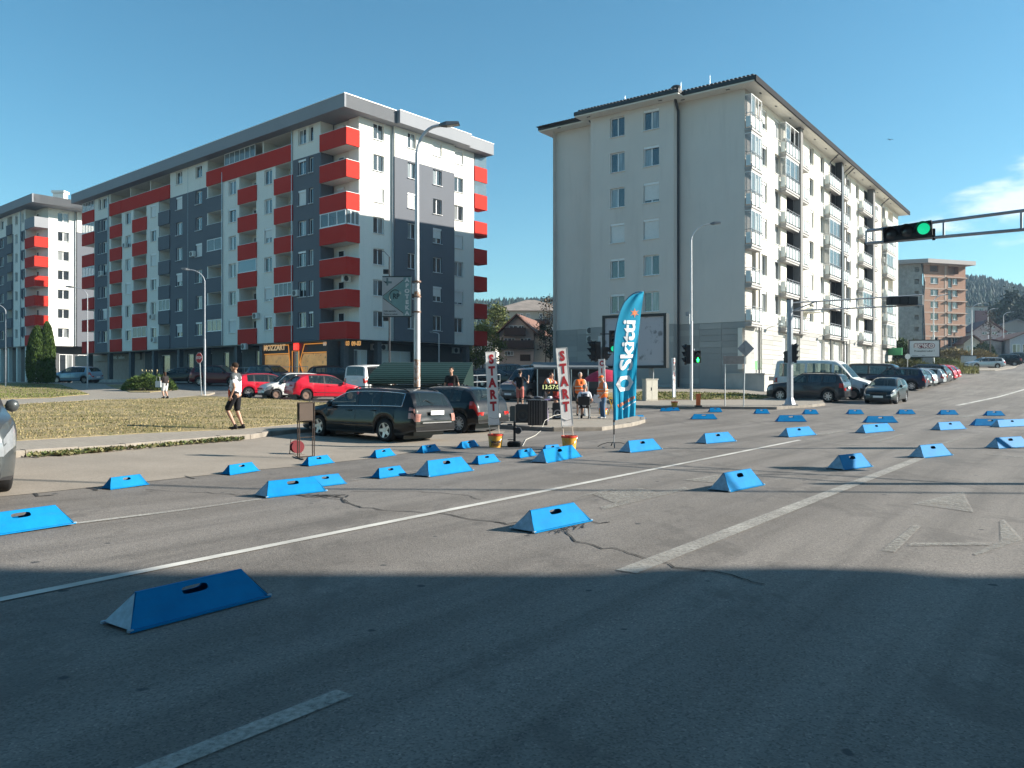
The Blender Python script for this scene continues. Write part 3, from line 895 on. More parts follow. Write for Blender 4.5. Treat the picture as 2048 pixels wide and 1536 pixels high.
 fr3 = q.build('balcony_glazing', M_FRAME, root)
 g_.quad(fl.pt(0, z0, .06), fl.pt(tc1, z0, .06), fl.pt(tc1, z1, .06), fl.pt(0, z1, .06)); g_.quad(fr_.pt(0, z0, .06), fr_.pt(rt, z0, .06), fr_.pt(rt, z1, .06), fr_.pt(0, z1, .06))
 g_.build('pane', M_BGLASS, fr3, loc=(0, 0, 0), fix=False)
 # far left corner loggias
 a, b = T(189), Lend
 qq = MB(root.location); qq.quad(fl.pt(a, ZB, -1.4), fl.pt(b, ZB, -1.4), fl.pt(b, TOP, -1.4), fl.pt(a, TOP, -1.4)); qq.build('wall', M_SOFFIT, root, fix=False)
 for k in range(7):
  parapet(a, b, zb(k), 'r')
  q = MB(root.location); q.obox(fl.pt(a + .01, zb(k) + .02, -1.39), fl.d * (b - a - .02), fl.n * 1.36, Vector((0, 0, .22))); q.build('balcony_floor', M_SOFFIT, root)
  if k in (6, 5, 3): glaze(a, b, zb(k), 4)
  elif k < 3: put_window(fl, a + .5, a + 2.2, zb(k) + .9, zb(k) + 2.5, 2, -1.4, 'plain', -.07)
 # ---- right facade
 ops1 = []; W = []
 segs = [(rt, TR(784), 0.0, 0), (TR(784.5), TR(904), .35, 1), (TR(904), TR(948), 0.0, 0)]
 wc = [(746.6, 768, 0), (815.5, 832, 1), (866, 883.5, 1), (908.5, 926.5, 2)]
 tr_ = Facade(root, C + (nR * .35).to_2d(), dR, nR)
 states = {(0, 4): 'shut', (1, 4): 'shut', (1, 5): 'plain', (2, 3): 'half', (2, 6): 'shut', (3, 6): 'shut', (3, 3): 'shut', (3, 1): 'half', (2, 1): 'half', (1, 1): 'half'}
 for si, (a, b, of, gm) in enumerate(segs):
  op = []
  for wi, (ul, ur, sg) in enumerate(wc):
   if sg != si: continue
   for k in range(7):
    t0, t1 = fr_.t_of(ul, of), fr_.t_of(ur, of); z0 = zb(k) + 1.2; z1 = zb(k) + 2.68
    op.append((t0, t1, z0, z1, .18)); W.append((t0, t1, z0, z1, of, states.get((wi, k), 'plain')))
  Facade.cuts_z = [zb(6)]
  fr_.wall(a, b, ZB, TOP, op, (lambda t, z, gm=gm: 1 if gm and z < zb(6) else 0), mats, off=of, ends=(.3 if si else 1.4, .3))
  Facade.cuts_z = []
 for t0, t1, z0, z1, of, st in W: put_window(fr_, t0, t1, z0, z1, 2, of, st)
 # back corner balconies beyond the end of the right facade
 tb = TR(948)
 for k in range(7):
  z = zb(k)
  q = MB(root.location)
  q.obox(fr_.pt(tb + .02, z, -1.2), fr_.d * 1.9, fr_.n * 1.3, Vector((0, 0, 1.5)), 0)
  q.build('balcony', M_RED, root)
  if k in (6, 5):
   q = MB(root.location); q.obox(fr_.pt(tb + .06, z + 1.5, -1.1), fr_.d * 1.8, fr_.n * 1.15, Vector((0, 0, 1.32))); q.build('balcony_glazing', M_BGLASS, root)
 q = MB(root.location); q.quad(fr_.pt(tb, ZB, 0), fr_.pt(tb, ZB, -12), fr_.pt(tb, TOP, -12), fr_.pt(tb, TOP, 0)); 
 q.quad(fl.pt(Lend, ZB, -1.4), fl.pt(Lend, ZB, -13), fl.pt(Lend, TOP, -13), fl.pt(Lend, TOP, -1.4)); q.build('wall', M_WHITE, root, fix=False)
 # solid core (keeps light out) and soffit of the first floor
 core = [fl.pt(1.6, 0, -2.5), fl.pt(Lend - .3, 0, -2.5), fl.pt(Lend - .3, 0, -12.5), fl.pt(1.6, 0, -12.5)]
 loft_poly(root, 'core_wall', M_SOFFIT, core, 2.0, TOP - .05)
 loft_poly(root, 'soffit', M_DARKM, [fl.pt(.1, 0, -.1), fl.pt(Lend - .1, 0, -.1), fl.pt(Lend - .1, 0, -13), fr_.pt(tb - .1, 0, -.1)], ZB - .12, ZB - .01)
 # ---- roof slab with deep fascia, stepped on the right side
 ov = 1.05
 def roofbox(fc, a, b, o1, z0, z1, dp, m_=M_LGREY):
  q = MB(root.location); q.obox(fc.pt(a, z0, o1 - dp), fc.d * (b - a), fc.n * dp, Vector((0, 0, z1 - z0)), 0)
  q.obox(fc.pt(a - .03, z1 + .001, o1 - dp), fc.d * (b - a + .06), fc.n * (dp + .04), Vector((0, 0, .05)), 1)
  return q.build('roof_fascia', [m_, M_FRAME], root)
 roofbox(fl, -ov, Lend + ov, ov, TOP, TOP + 1.15, 12.5, M_LGREY)
 roofbox(fr_, -ov + .2, TR(780), ov, TOP + .004, TOP + 1.154, 3, M_LGREY)
 roofbox(fr_, TR(784) - .3, TR(922), ov + .4, TOP + .002, TOP + 1.158, 6, M_LGREY)
 roofbox(fr_, TR(922) + .003, TR(948) + 1.9, ov, TOP + .006, TOP + 1.15, 6, M_LGREY)
 drainpipe(fl, T(585), ZB, TOP); drainpipe(fl, T(445.6), ZB, zb(6) + 1); drainpipe(fl, T(217.8), ZB, TOP)
 drainpipe(fl, T(376), ZB, TOP, .02, off=.02)
 drainpipe(fr_, TR(786) - .12, ZB, TOP, .07, M_STEEL, off=.12)
 # air conditioners
 for u, v in ((595, 588), (515, 633), (253, 491), (307, 634), (388, 509), (310, 680), (205, 547), (492, 694)):
  t = T(u); put_ac(fl, t, fl.z_of(t, v + 5), .01)
 put_ac(fr_, rt * .55, fr_.z_of(rt * .5, 562), -1.2)
 # ---- ground floor
 gnd = MB(root.location); gb = 1.4; off = -2.3
 gops = []; panes = []
 us = [303, 312, 325, 340, 352, 362, 376, 387, 412, 424, 446, 458, 480, 512]
 gf = Facade(root, C + (nL * off).to_2d(), dL, nL)
 TG = lambda u: gf.t_of(u)
 shops = []
 for ul, ur in ((302, 313), (322, 340), (352, 362), (375, 387), (410, 424), (447, 458), (474, 484), (511, 524)):
  shops.append((TG(ur), TG(ul), 2.35, 4.9, .12))
 for ul, ur in ((60, 62),): pass
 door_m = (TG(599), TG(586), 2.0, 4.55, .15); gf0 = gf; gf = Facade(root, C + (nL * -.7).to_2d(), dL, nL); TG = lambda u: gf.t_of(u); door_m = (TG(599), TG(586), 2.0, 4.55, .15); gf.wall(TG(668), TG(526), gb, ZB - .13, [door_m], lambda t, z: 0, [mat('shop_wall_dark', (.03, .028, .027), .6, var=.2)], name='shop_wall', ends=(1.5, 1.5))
 gf_ = gf; gf = gf0; TG = lambda u: gf.t_of(u)
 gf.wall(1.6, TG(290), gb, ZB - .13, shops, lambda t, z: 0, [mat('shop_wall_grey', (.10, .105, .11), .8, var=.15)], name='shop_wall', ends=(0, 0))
 for t0, t1, a, b, d_ in shops: put_window(gf, t0, t1, a, b, 1, 0, 'plain', .1)
 put_window(gf_, door_m[0], door_m[1], door_m[2], door_m[3], 1, 0, 'plain', .1)
 gf.wall(TG(289.5), TG(150), gb, ZB - .13, [], lambda t, z: 0, [mat('kiosk_board', (.30, .24, .20), .7, var=.12, scale=2)], name='shop_wall', ends=(0, 0))
 q = MB(root.location); q.obox(gf.pt(TG(284), 4.5, .05), gf.d * (TG(190) - TG(284)), gf.n * .2, Vector((0, 0, .75))); sgn = q.build('shop_sign', mat('sign_beige', (.28, .245, .2), .7), root)
 # white letters of the sign
 me = text_mesh('VOLCANO   bel&sot', .55, mat('sign_white', (.75, .75, .75), .6), extrude=.02, bold=.01)
 o = link('lettering', me); put(o, basis(gf.pt((TG(212) + TG(262)) / 2, 4.86, .26), -gf.d, (0, 0, 1)), root)
 gf = gf_; TG = lambda u: gf.t_of(u)
 m_, t_, b_ = newmat('orange_poster'); vec = ncoord(t_)
 cc_ = nramp(t_, nnoise(t_, vec, .8, 4), [(.3, (.55, .26, .08)), (.7, (.75, .40, .13))])
 cc_ = nmix(t_, nramp(t_, nnoise(t_, vec, 2.6, 7, .75), [(.57, (0, 0, 0)), (.62, (.6, .6, .6))]), cc_, (.08, .06, .05))
 lk(t_, cc_, b_.inputs['Base Color']); lk(t_, cc_, b_.inputs['Emission Color']); b_.inputs['Emission Strength'].default_value = .16; b_.inputs['Roughness'].default_value = .5  # weak emission added so the orange does not turn olive in shade
 M_NEON = mat('orange_frame', (.75, .33, .06), .5, emit=((.9, .35, .06), .25))
 for ua, ub, pt_ in ((530, 580, 582), (663, 609, 602)):
  ta, tb2, tp = TG(ua), TG(ub), TG(pt_)
  z = [2.25, 3.35, 4.35, 5.15]
  p_ = [gf.pt(ta, 2.0, .06), gf.pt(tb2 if ua < 600 else tb2, 2.0, .06), gf.pt(tp, 3.5, .06), gf.pt(tb2, 4.3, .06), gf.pt(ta, 4.3, .06)]
  q = MB(root.location); q.add(p_ + [x + gf.n * .03 for x in p_], [(0, 1, 2, 3, 4), (5, 6, 7, 8, 9)] + [(i, (i + 1) % 5, (i + 1) % 5 + 5, i + 5) for i in range(5)])
  po = q.build('poster_panel', m_, root)
  q = MB(root.location)
  tq = tb2 + (tp - tb2) * -.35
  path = [gf.pt(ta, 5.2, .14), gf.pt(tq, 5.2, .14), gf.pt(tp, 3.5, .14), gf.pt(tq, 2.0, .14)]
  q.pipe(path, .05, 6); q.pipe([gf.pt(ta, 4.38, .14), gf.pt(tb2, 4.38, .14)], .05, 6)
  q.build('neon_frame', M_NEON, root)
 q = MB(root.location); t0, t1 = door_m[0], door_m[1]
 q.pipe([gf.pt(t0, 2, .08), gf.pt(t0, 4.6, .08), gf.pt(t1, 4.6, .08), gf.pt(t1, 2, .08)], .05, 6); q.build('neon_frame', M_NEON, root)
 q = MB(root.location); q.box(gf.pt(TG(596), 5.0, .2), (.6, .2, .6), rz=gf.rz); q.build('red_lamp', mat('red_sign', (.8, .02, .01), .5, emit=((1, .03, .02), 1.2)), root)
 for txt, u, v, s_, c_ in (('MOZZART', 552, 696, .78, (.62, .42, .22)), ('09:03', 694, 687.5, .56, (.75, .36, .1)), ('09-03', 716, 687.5, .56, (.75, .36, .1)), ('66', 653, 688, .5, (.45, .36, .28))):
  me = text_mesh(txt, s_, mat('letters_' + txt, c_, .5, emit=(c_, .25)), extrude=.02, bold=.015)
  t = TG(u); o = link('lettering', me); put(o, basis(gf.pt(t, gf.z_of(t, v), .2), -gf.d, (0, 0, 1)), root)
 q = MB(root.location); q.lathe(Vector((0, 0, 0)), [(.5, -.02), (.58, 0), (.5, .02)], 24, axis='Y'); rr_ = q.mesh('ring', mat('letters_66', (.45, .36, .28), .5))
 # right side ground floor (dark) and columns
 gR = Facade(root, C + (nR * -1.5).to_2d(), dR, nR)
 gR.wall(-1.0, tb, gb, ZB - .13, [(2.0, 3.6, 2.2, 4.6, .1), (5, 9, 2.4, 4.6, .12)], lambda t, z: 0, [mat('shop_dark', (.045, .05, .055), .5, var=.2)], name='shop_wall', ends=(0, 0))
 put_window(gR, 5, 9, 2.4, 4.6, 3, 0, 'plain', .1); put_window(gR, 2.0, 3.6, 2.2, 4.6, 2, 0, 'plain', .1)
 for u in (747, 764, 909): 
  t = gR.t_of(u); put_ac(gR, t, 4.6, .02)
 for t in [1.0, 13.9, 18.5, 24.5, 30.5, 36.5, 42.5, 48.5, Lend - 1]:
  q = MB(root.location); q.box(fl.pt(t, (gb + ZB) / 2, -.55), (.5, .5, ZB - gb - .14), rz=fl.rz); q.build('column', mat('shop_wall_grey', (.10, .105, .11), .8), root)
 for t in (4, 9, tb - .6):
  q = MB(root.location); q.box(fr_.pt(t, (gb + ZB) / 2, -.55), (.5, .5, ZB - gb - .14), rz=fr_.rz); q.build('column', mat('shop_wall_grey', (.10, .105, .11), .8), root)
 # terrace plinth
 loft_poly(root, 'plinth', M_CONC, [fl.pt(-1.2, 0, .9), fl.pt(Lend + 1, 0, .9), fl.pt(Lend + 1, 0, -3), fr_.pt(tb + 1, 0, -3), fr_.pt(tb + 1, 0, .9)], .8, 1.98)
 return root, fl, fr_
RB, RBL, RBR = block_red()
# ------------------------------------------------------------ pale apartment block with glass balconies
M_CLAD = plaster('cladding_stone', (.34, .335, .32), .1)
M_CLAD2 = plaster('cladding_stone_light', (.40, .39, .37), .1)
M_TILE = mat('roof_tile_dark', (.045, .042, .042), .6, var=.3, scale=2)
M_PILLAR = plaster('pillar_grey', (.22, .215, .21), .05)
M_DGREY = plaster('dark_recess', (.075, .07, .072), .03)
def block_pale():
 C = Vector((17.5, 60.0)); dL = D1; dR = D2
 nL = Vector((-.594, -.8045, 0)); nR = Vector((.8045, -.594, 0))
 root = thing('apartment_building', 'tall pale apartment block with glass balconies and dark eaves', 'apartment building', (C.x, C.y, .8))
 H = 2.9; ZB = 6.0; TOP = 23.7; BASE = .2
 zb = lambda k: ZB + H * k
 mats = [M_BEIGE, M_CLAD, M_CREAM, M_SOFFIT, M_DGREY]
 fg = Facade(root, C, dL, nL); fl = Facade(root, C, dR, nR)
 TG = lambda u: fg.t_of(u); T = lambda u: fl.t_of(u)
 W1 = TG(1106); offs = [(0, TG(1355), 0.0), (TG(1357), TG(1192), .9), (TG(1192), W1, -.5)]
 # gable walls in three steps
 stA = ['plain', 'plain', 'plain', 'shut', 'box', 'box']; stB = ['box', 'box', 'half', 'shut', 'plain', 'plain']
 fm = Facade(root, C + (nL * .9).to_2d(), dL, nL)
 W = []
 for i, (a, b, of) in enumerate(offs):
  ops = []
  if i == 1:
   for ul, ur, sts in ((1220.5, 1249, stA), (1287, 1318, stB)):
    for k in range(6):
     t0, t1 = fm.t_of(ur), fm.t_of(ul); z0 = zb(k) + 1.25; z1 = zb(k) + 2.85
     if k == 0 and ul > 1280: pass
     ops.append((t0, t1, z0, z1, .17)); W.append((t0, t1, z0, z1, sts[5 - k]))
  fg.wall(a, b, ZB + .2, TOP, ops, lambda t, z: 0, mats, off=of, ends=(1.5, 1.5))
  fg.wall(a, b, BASE, ZB + .2, [], lambda t, z: 1, mats, name='base_wall', off=of - .05, ends=(1.4, 1.4))
 for t0, t1, z0, z1, st in W: put_window(fm, t0, t1, z0, z1, 2, 0, st)
 # cladding panels, one by one, on the gable
 rr = random.Random(4)
 rows = 11; hp = (ZB + .18 - 1.0) / rows
 for i, (a, b, of) in enumerate(offs):
  n = max(1, round((b - a) / 2.1)); w = (b - a) / n
  for r in range(rows):
   z = 1.0 + r * hp
   for k in range(n):
    q = MB(root.location); j = rr.uniform(0, .004)
    q.obox(fg.pt(a + k * w + .008, z + .012, of - .05), fg.d * (w - .016), fg.n * (.05 + j), Vector((0, 0, hp - .024)))
    q.build('cladding_panel', rr.choice([M_CLAD, M_CLAD, M_CLAD2]), root, fix=True)
 # ---- long side
 bal = [(1487, 1526), (1571, 1620), (1659, 1699.5), (1726, 1757.6), (1774, 1793)]
 rec = [(1488, 1512), (1573, 1600), (1660, 1683), (1728, 1745.6), (1776, 1786)]
 pil = [None, (1600, 1604.5), (1682.5, 1686.5), (1745.6, 1749), None]
 wc = [(1522.5, 1534.5), (1549, 1561.5), (1618.5, 1627.5), (1640.5, 1649), (1693.5, 1702), (1711.5, 1718), (1765, 1771)]
 Lend = T(1796); FB = Facade(root, C + (nR * .58).to_2d(), dR, nR); TB = FB.t_of
 rec = [(a, b) for a, b in rec]; tr = lambda i: T(rec[i][1]) if i in (0, 4) else TB(pil[i][0])
 ops = []; WW = []
 for k in range(6):
  z = zb(k)
  for i, (ul, ur) in enumerate(rec):
   a = max(.35, T(ul)); b = tr(i)
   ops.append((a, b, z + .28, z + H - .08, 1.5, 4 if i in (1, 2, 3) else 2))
  for i, (ul, ur) in enumerate(wc):
   a, b = T(ul), T(ur); ops.append((a, b, z + 1.2, z + 2.85, .22)); WW.append((a, b, z + 1.2, z + 2.85, i, k))
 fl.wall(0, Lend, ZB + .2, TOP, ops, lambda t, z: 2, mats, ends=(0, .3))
 rw = random.Random(9)
 for a, b, z0, z1, i, k in WW:
  put_window(fl, a, b, z0, z1, 2 if b - a > 1.3 else 1, 0, rw.choices(['plain', 'box', 'shut', 'half'], [5, 3, 3, 2])[0], .2)
 # shop fronts in the base
 doors = [(1486, 1503), (1510, 1524), (1566, 1578), (1586, 1600), (1636, 1649), (1657, 1668), (1671, 1684), (1690, 1700), (1724, 1733), (1737, 1747)]
 dops = [(T(a), T(b), 2.6, 5.7, .35, 3) for a, b in doors]
 fl.wall(0, Lend, BASE, ZB + .2, dops, lambda t, z: 1, mats, name='base_wall', off=-.05, ends=(0, .3))
 M_SHOP = mat('shop_white_film', (.72, .72, .70), .35, var=.06)
 M_POST = mat('shop_poster', (.55, .10, .06), .5)
 for i, (a, b, z0, z1, d_, _) in enumerate(dops):
  q = MB(root.location); q.obox(fl.pt(a + .02, z0 + .02, -.36), fl.d * (b - a - .04), fl.n * .06, Vector((0, 0, z1 - z0 - .04)))
  o = q.build('shop_panel', M_SHOP, root)
  q = MB(root.location)
  for tt in (a + .04, b - .12): q.obox(fl.pt(tt, z0 + .02, -.3), fl.d * .08, fl.n * .05, Vector((0, 0, z1 - z0 - .1)))
  q.obox(fl.pt(a + .13, z1 - .1, -.3), fl.d * (b - a - .26), fl.n * .048, Vector((0, 0, .08)))
  q.build('frame', M_FRAME, o, loc=(0, 0, 0))
  if i < 3:
   q = MB(root.location); q.obox(fl.pt(a + .15, z0 + .03, -.295), fl.d * (b - a - .3) * .9, fl.n * .01, Vector((0, 0, .7))); q.build('poster', [M_POST, mat('poster_green', (.1, .35, .12), .5), M_POST][i], o, loc=(0, 0, 0))
 # cladding blocks on the long base
 spans = []; x = 0.02
 for a, b, *_ in sorted(dops):
  if a - x > .6: spans.append((x, a))
  x = b
 spans.append((x, Lend))
 cnt = 0
 for a, b in spans:
  n = max(1, round((b - a) / 2.4)); w = (b - a) / n
  for r in range(10):
   z = 2.3 + r * .388
   for k in range(n):
    if cnt > 185: continue
    cnt += 1
    q = MB(root.location)
    q.obox(fl.pt(a + k * w + .008, z + .01, -.05), fl.d * (w - .016), fl.n * (.05 + rr.uniform(0, .004)), Vector((0, 0, .368)))
    q.build('cladding_panel', rr.choice([M_CLAD2, M_CLAD2, M_CLAD]), root, fix=True)
 # plinth with basement slots
 q = MB(root.location); q.obox(fl.pt(-.35, BASE, -1.4), fl.d * (Lend + .35), fl.n * 3.0, Vector((0, 0, 2.0)))
 q.obox(fl.pt(-.4, BASE + 2.001, -1.4), fl.d * (Lend + .5), fl.n * 3.06, Vector((0, 0, .09)))
 pl = q.build('plinth', mat('plinth_render', (.45, .435, .40), .9, var=.15, dirt=.35, scale=1), root)
 for i in range(9):
  q = MB(root.location); q.obox(fl.pt(.6 + i * 2.6, 1.75, 1.595), fl.d * 1.9, fl.n * .02, Vector((0, 0, .3))); q.build('basement_window', M_BLACK, root)
 # balconies
 M_SLAB = mat('balcony_slab', (.36, .35, .34), .85, var=.12)
 glz = {(0, 5): 'open', (0, 4): 'g', (0, 3): 'g', (0, 2): 'g', (1, 5): 'open', (1, 4): 'g', (2, 3): 'g', (2, 2): 'g', (3, 1): 'g', (4, 4): 'g', (4, 3): 'g', (4, 1): 'g', (4, 0): 'g'}
 # photograph rows: top = 5
 for i, (ul, ur) in enumerate(bal):
  of = .58
  fb = FB
  a = T(ul) - (.35 if i == 0 else .1); b = fb.t_of(ur)
  a = max(a, -.15) if i == 0 else fb.t_of(ul) + .25
  if i == 0: a = -.1
  for k in range(6):
   z = zb(k)
   q = MB(root.location)
   q.obox(fl.pt(a, z, .001), fl.d * (b - a), fl.n * of, Vector((0, 0, .16)))
   q.obox(fl.pt(a + .06, z - .16, .001), fl.d * (b - a - .12), fl.n * (of - .06), Vector((0, 0, .158)))
   sl = q.build('balcony', M_SLAB, root)
   # frosted panels
   n = max(2, round((b - a) / .85)); w = (b - a - .1) / n
   for j in range(n):
    q = MB(root.location); q.obox(fl.pt(a + .05 + j * w + .03, z + .26, of - .05), fl.d * (w - .06), fl.n * .02, Vector((0, 0, .82)))
    q.build('balcony_panel', M_FROST, sl, loc=(0, 0, 0))
   q = MB(root.location); q.obox(fl.pt(a + .03, z + .26, .1), fl.d * .02, fl.n * (of - .2), Vector((0, 0, .82))); q.build('balcony_panel', M_FROST, sl, loc=(0, 0, 0))
   q = MB(root.location); q.obox(fl.pt(b - .05, z + .26, .1), fl.d * .02, fl.n * (of - .2), Vector((0, 0, .82))); q.build('balcony_panel', M_FROST, sl, loc=(0, 0, 0))
   q = MB(root.location)
   for zz in (z + 1.12, z + 1.3): q.pipe([fl.pt(a + .02, zz, .03), fl.pt(a + .02, zz, of), fl.pt(b - .02, zz, of), fl.pt(b - .02, zz, .03)], .024, 5)
   for j in range(n + 1): q.tube(fl.pt(a + .04 + (b - a - .08) * j / n, z + .16, of), fl.pt(a + .04 + (b - a - .08) * j / n, z + 1.3, of), .024, n=5)
   q.build('railing', M_STEEL, sl, loc=(0, 0, 0))
   g_ = glz.get((i, k))
   if g_:
    z0, z1 = z + 1.18, z + H - .17
    bb = b if i in (0, 4) else min(b, TB(pil[i][0]))
    q = MB(root.location)
    for tt in [a + .08 + (bb - a - .2) * j / 3 for j in range(4)]:
     q.obox(fl.pt(tt, z0, of - .12), fl.d * .06, fl.n * .06, Vector((0, 0, z1 - z0)))
    q.obox(fl.pt(a + .05, z1 - .06, .02), fl.d * (bb - a - .08), fl.n * (of - .08), Vector((0, 0, .05)))
    fr = q.build('balcony_glazing', M_FRAME, root)
    q = MB(root.location)
    x1 = bb - .08 if g_ == 'g' else a + .1 + (bb - a) * .36
    q.quad(fl.pt(a + .1, z0, of - .09), fl.pt(x1, z0, of - .09), fl.pt(x1, z1, of - .09), fl.pt(a + .1, z1, of - .09))
    q.quad(fl.pt(a + .09, z0, .02), fl.pt(a + .09, z0, of - .1), fl.pt(a + .09, z1, of - .1), fl.pt(a + .09, z1, .02))
    q.build('pane', M_BGLASS, fr, loc=(0, 0, 0))
   # door inside
   ra, rb = max(.35, T(rec[i][0])), tr(i)
   put_window(fl, ra + .15, ra + .95, z + .3, z + 2.45, 1, -1.5, 'plain', -.07)
  if pil[i]:
   q = MB(root.location); q.obox(fl.pt(TB(pil[i][0]), ZB - .18, .02), fl.d * (TB(pil[i][1]) - TB(pil[i][0])), fl.n * (of + .05), Vector((0, 0, TOP - ZB + .15)))
   q.build('pillar', M_PILLAR if i != 2 else M_DARKM, root)
 # balconies of the hidden long side, seen edge-on at the left of the gable
 fb_ = Facade(root, C + (D1 * W1).to_2d(), dR, D1)
 for k in range(6):
  q = MB(root.location); q.obox(fb_.pt(.8, zb(k), .001), fb_.d * 3, fb_.n * .45, Vector((0, 0, .16))); sl = q.build('balcony', M_SLAB, root)
  q = MB(root.location); q.obox(fb_.pt(.85, zb(k) + .25, .4), fb_.d * 2.9, fb_.n * .02, Vector((0, 0, .85))); q.build('balcony_panel', M_FROST, sl, loc=(0, 0, 0))
 fb_.wall(0, Lend, BASE, TOP, [], lambda t, z: 0, mats, ends=(0, 0))
 fe = Facade(root, C + (D2 * Lend).to_2d(), dL, D2)
 fe.wall(0, W1, BASE, TOP, [], lambda t, z: 0, mats, ends=(0, 0))
 # roof: overhanging eaves in steps, tiled hips
 ov = 1.1
 def eave(name, poly, z0, z1, m_): return loft_poly(root, name, m_, poly, z0, z1)
 G = lambda t, s, o=0: C.to_3d() + D1 * t + D2 * s + nL * o
 for (a, b, of), dz in zip(offs, (0, .004, .008)):
  a2 = a - (ov if a == 0 else 0.0) ; b2 = b + (ov if b > W1 - .1 else 0.0)
  if of > .5: a2 -= ov * .8; b2 += ov * .8
  dp = 2.4 if of < .5 else 1.0
  q = MB(root.location); q.obox(fg.pt(a2, TOP + dz, of + ov - (ov + dp)), fg.d * (b2 - a2), fg.n * (ov + dp), Vector((0, 0, .1)))
  q.build('eaves_soffit', M_SOFFIT, root)
  q = MB(root.location); q.obox(fg.pt(a2 - .05, TOP + .105 + dz, of + ov - (ov + dp)), fg.d * (b2 - a2 + .1), fg.n * (ov + dp + .06), Vector((0, 0, .3)))
  q.build('gutter', M_BLACK, root)
 q = MB(root.location); q.obox(fl.pt(-ov + .01, TOP + .001, -2.4), fl.d * (Lend + 2 * ov), fl.n * (ov + 2.4), Vector((0, 0, .1))); q.build('eaves_soffit', M_SOFFIT, root)
 q = MB(root.location); q.obox(fl.pt(-ov - .04, TOP + .107, -2.4), fl.d * (Lend + 2 * ov), fl.n * (ov + 2.46), Vector((0, 0, .3))); q.build('gutter', M_BLACK, root)
 M_GUT = mat('gutter_black', (.012, .012, .014), .8, spec=.15)
 q = MB(root.location); q.obox(fl.pt(-ov - .05, TOP - .04, ov + .061), fl.d * (Lend + 2 * ov + .1), fl.n * .1, Vector((0, 0, .46))); q.build('gutter', M_GUT, root)
 def hip(a, b, s0, s1, z, name, pitch=.27):
  hw = (b - a) / 2; rz = z + hw * pitch
  A, B, Cc, D_ = G(a, s0), G(b, s0), G(b, s1), G(a, s1)
  m1 = G(a + hw, s0 + hw); m2 = G(a + hw, s1 - hw)
  for p_ in (A, B, Cc, D_): p_.z = z
  m1.z = m2.z = rz
  q = MB(root.location); q.add([A, B, Cc, D_, m1, m2], [(0, 1, 4), (1, 2, 5, 4), (2, 3, 5), (3, 0, 4, 5), (0, 3, 2, 1)])
  return q.build(name, M_TILE, root)
 hip(-ov, W1 + ov, -ov, Lend + ov, TOP + .31, 'roof')
 hip(offs[1][0] - .9, offs[1][1] + .9, -.9 - ov, 12, TOP + .315, 'roof', .27)
 # rows of single roof tiles along the gable eaves
 tl = MB()
 tl.pipe([(0, -.02, .02), (0, .42, .12)], .11, 6, flat=.5)
 tme = tl.mesh('roof_tile', M_TILE, smooth=True)
 for a, b, of in ((-ov, TG(1362), 0), (TG(1372), TG(1180), .9), (TG(1185), W1 + ov, -.5)):
  n = int((b - a) / .3)
  for i in range(n):
   o = link('roof_tile', tme, root); M = Matrix.Rotation(math.atan2(nL.y, nL.x) + PI / 2, 4, 'Z'); M.translation = fg.pt(a + (i + .5) * (b - a) / n, TOP + .45, of + ov + .02) - root.location; o.matrix_basis = M
 # chimneys, vents, lightning rods
 def lump(u, z, w, h, cap=True):
  p_ = fg.pt(TG(u), TOP + z, -.5)
  q = MB(root.location); q.lathe(p_, [(w * .8, 0), (w * .8, h * .5), (w * 1.15, h * .55), (w * 1.3, h * .85), (w * .9, h), (0, h * 1.05)], 12)
  q.build('roof_vent', M_BLACK, root, smooth=40)
 lump(1347, .6, .35, 1.0); lump(1295, .45, .28, .7)
 for u in (1250, 1362, 1420):
  q = MB(root.location); p_ = fg.pt(TG(u), TOP + .3, 0); q.tube(p_, p_ + Vector((0, 0, 1.3)), .015, n=4); q.build('lightning_rod', M_STEEL, root)
 q = MB(root.location); p_ = fl.pt(T(1688), TOP + .6, -.5); q.box(p_, (1.2, .8, 1.3), rz=fl.rz); q.build('chimney', M_DARKM, root)
 q = MB(root.location); q.box(fg.pt(TG(1432), TOP + .75, -1.0), (2.0, .9, .25), rz=fg.rz); q.build('roof_hatch', M_DARKM, root)
 # downpipes
 q = MB(root.location); t = TG(1358.5); 
 q.pipe([fg.pt(t - .1, TOP + .1, ov - .1), fg.pt(t, TOP - .7, .2), fg.pt(t + .05, 1.0, .12)], .11, 8); q.build('drainpipe', M_DARKM, root, smooth=40)
 for u in (1515, 1657.5, 1684.8, 1690, 1761.5):
  t = T(u); top = TOP if u > 1520 else ZB + H * 2
  q = MB(root.location)
  pts = [fl.pt(t - .6, TOP, ov - .05), fl.pt(t, TOP - .5, .14), fl.pt(t, 2.3, .14)] if u > 1520 else [fl.pt(t, zb(5) + 2.7, .14), fl.pt(t, 2.3, .14)]
  q.pipe(pts, .07, 6); q.build('drainpipe', M_DARKM, root, smooth=40)
 q = MB(root.location); q.pipe([fg.pt(TG(1185) , TOP + .05, .6), fg.pt(TG(1190), TOP - .6, -.38)], .07, 6); q.build('drainpipe', M_DARKM, root, smooth=40)
 # soffit downlights
 for i in range(14):
  q = MB(root.location); q.obox(fl.pt(1.5 + i * 3.6, TOP - .03, .55), fl.d * .3, fl.n * .12, Vector((0, 0, .028))); q.build('vent_slot', M_DARKM, root)
 for u in (1128, 1198, 1340, 1375, 1465):
  t = TG(u); of = .9 if 1192 < u < 1357 else 0
  q = MB(root.location); q.obox(fg.pt(t, TOP - .03, of + .5), fg.d * .3, fg.n * .12, Vector((0, 0, .028))); q.build('vent_slot', M_DARKM, root)
 # air conditioners
 for u, v in ((1569.5, 285), (1569.5, 338), (1750, 415), (1764.5, 517)):
  put_ac(fl, T(u), fl.z_of(T(u), v + 8), .02)
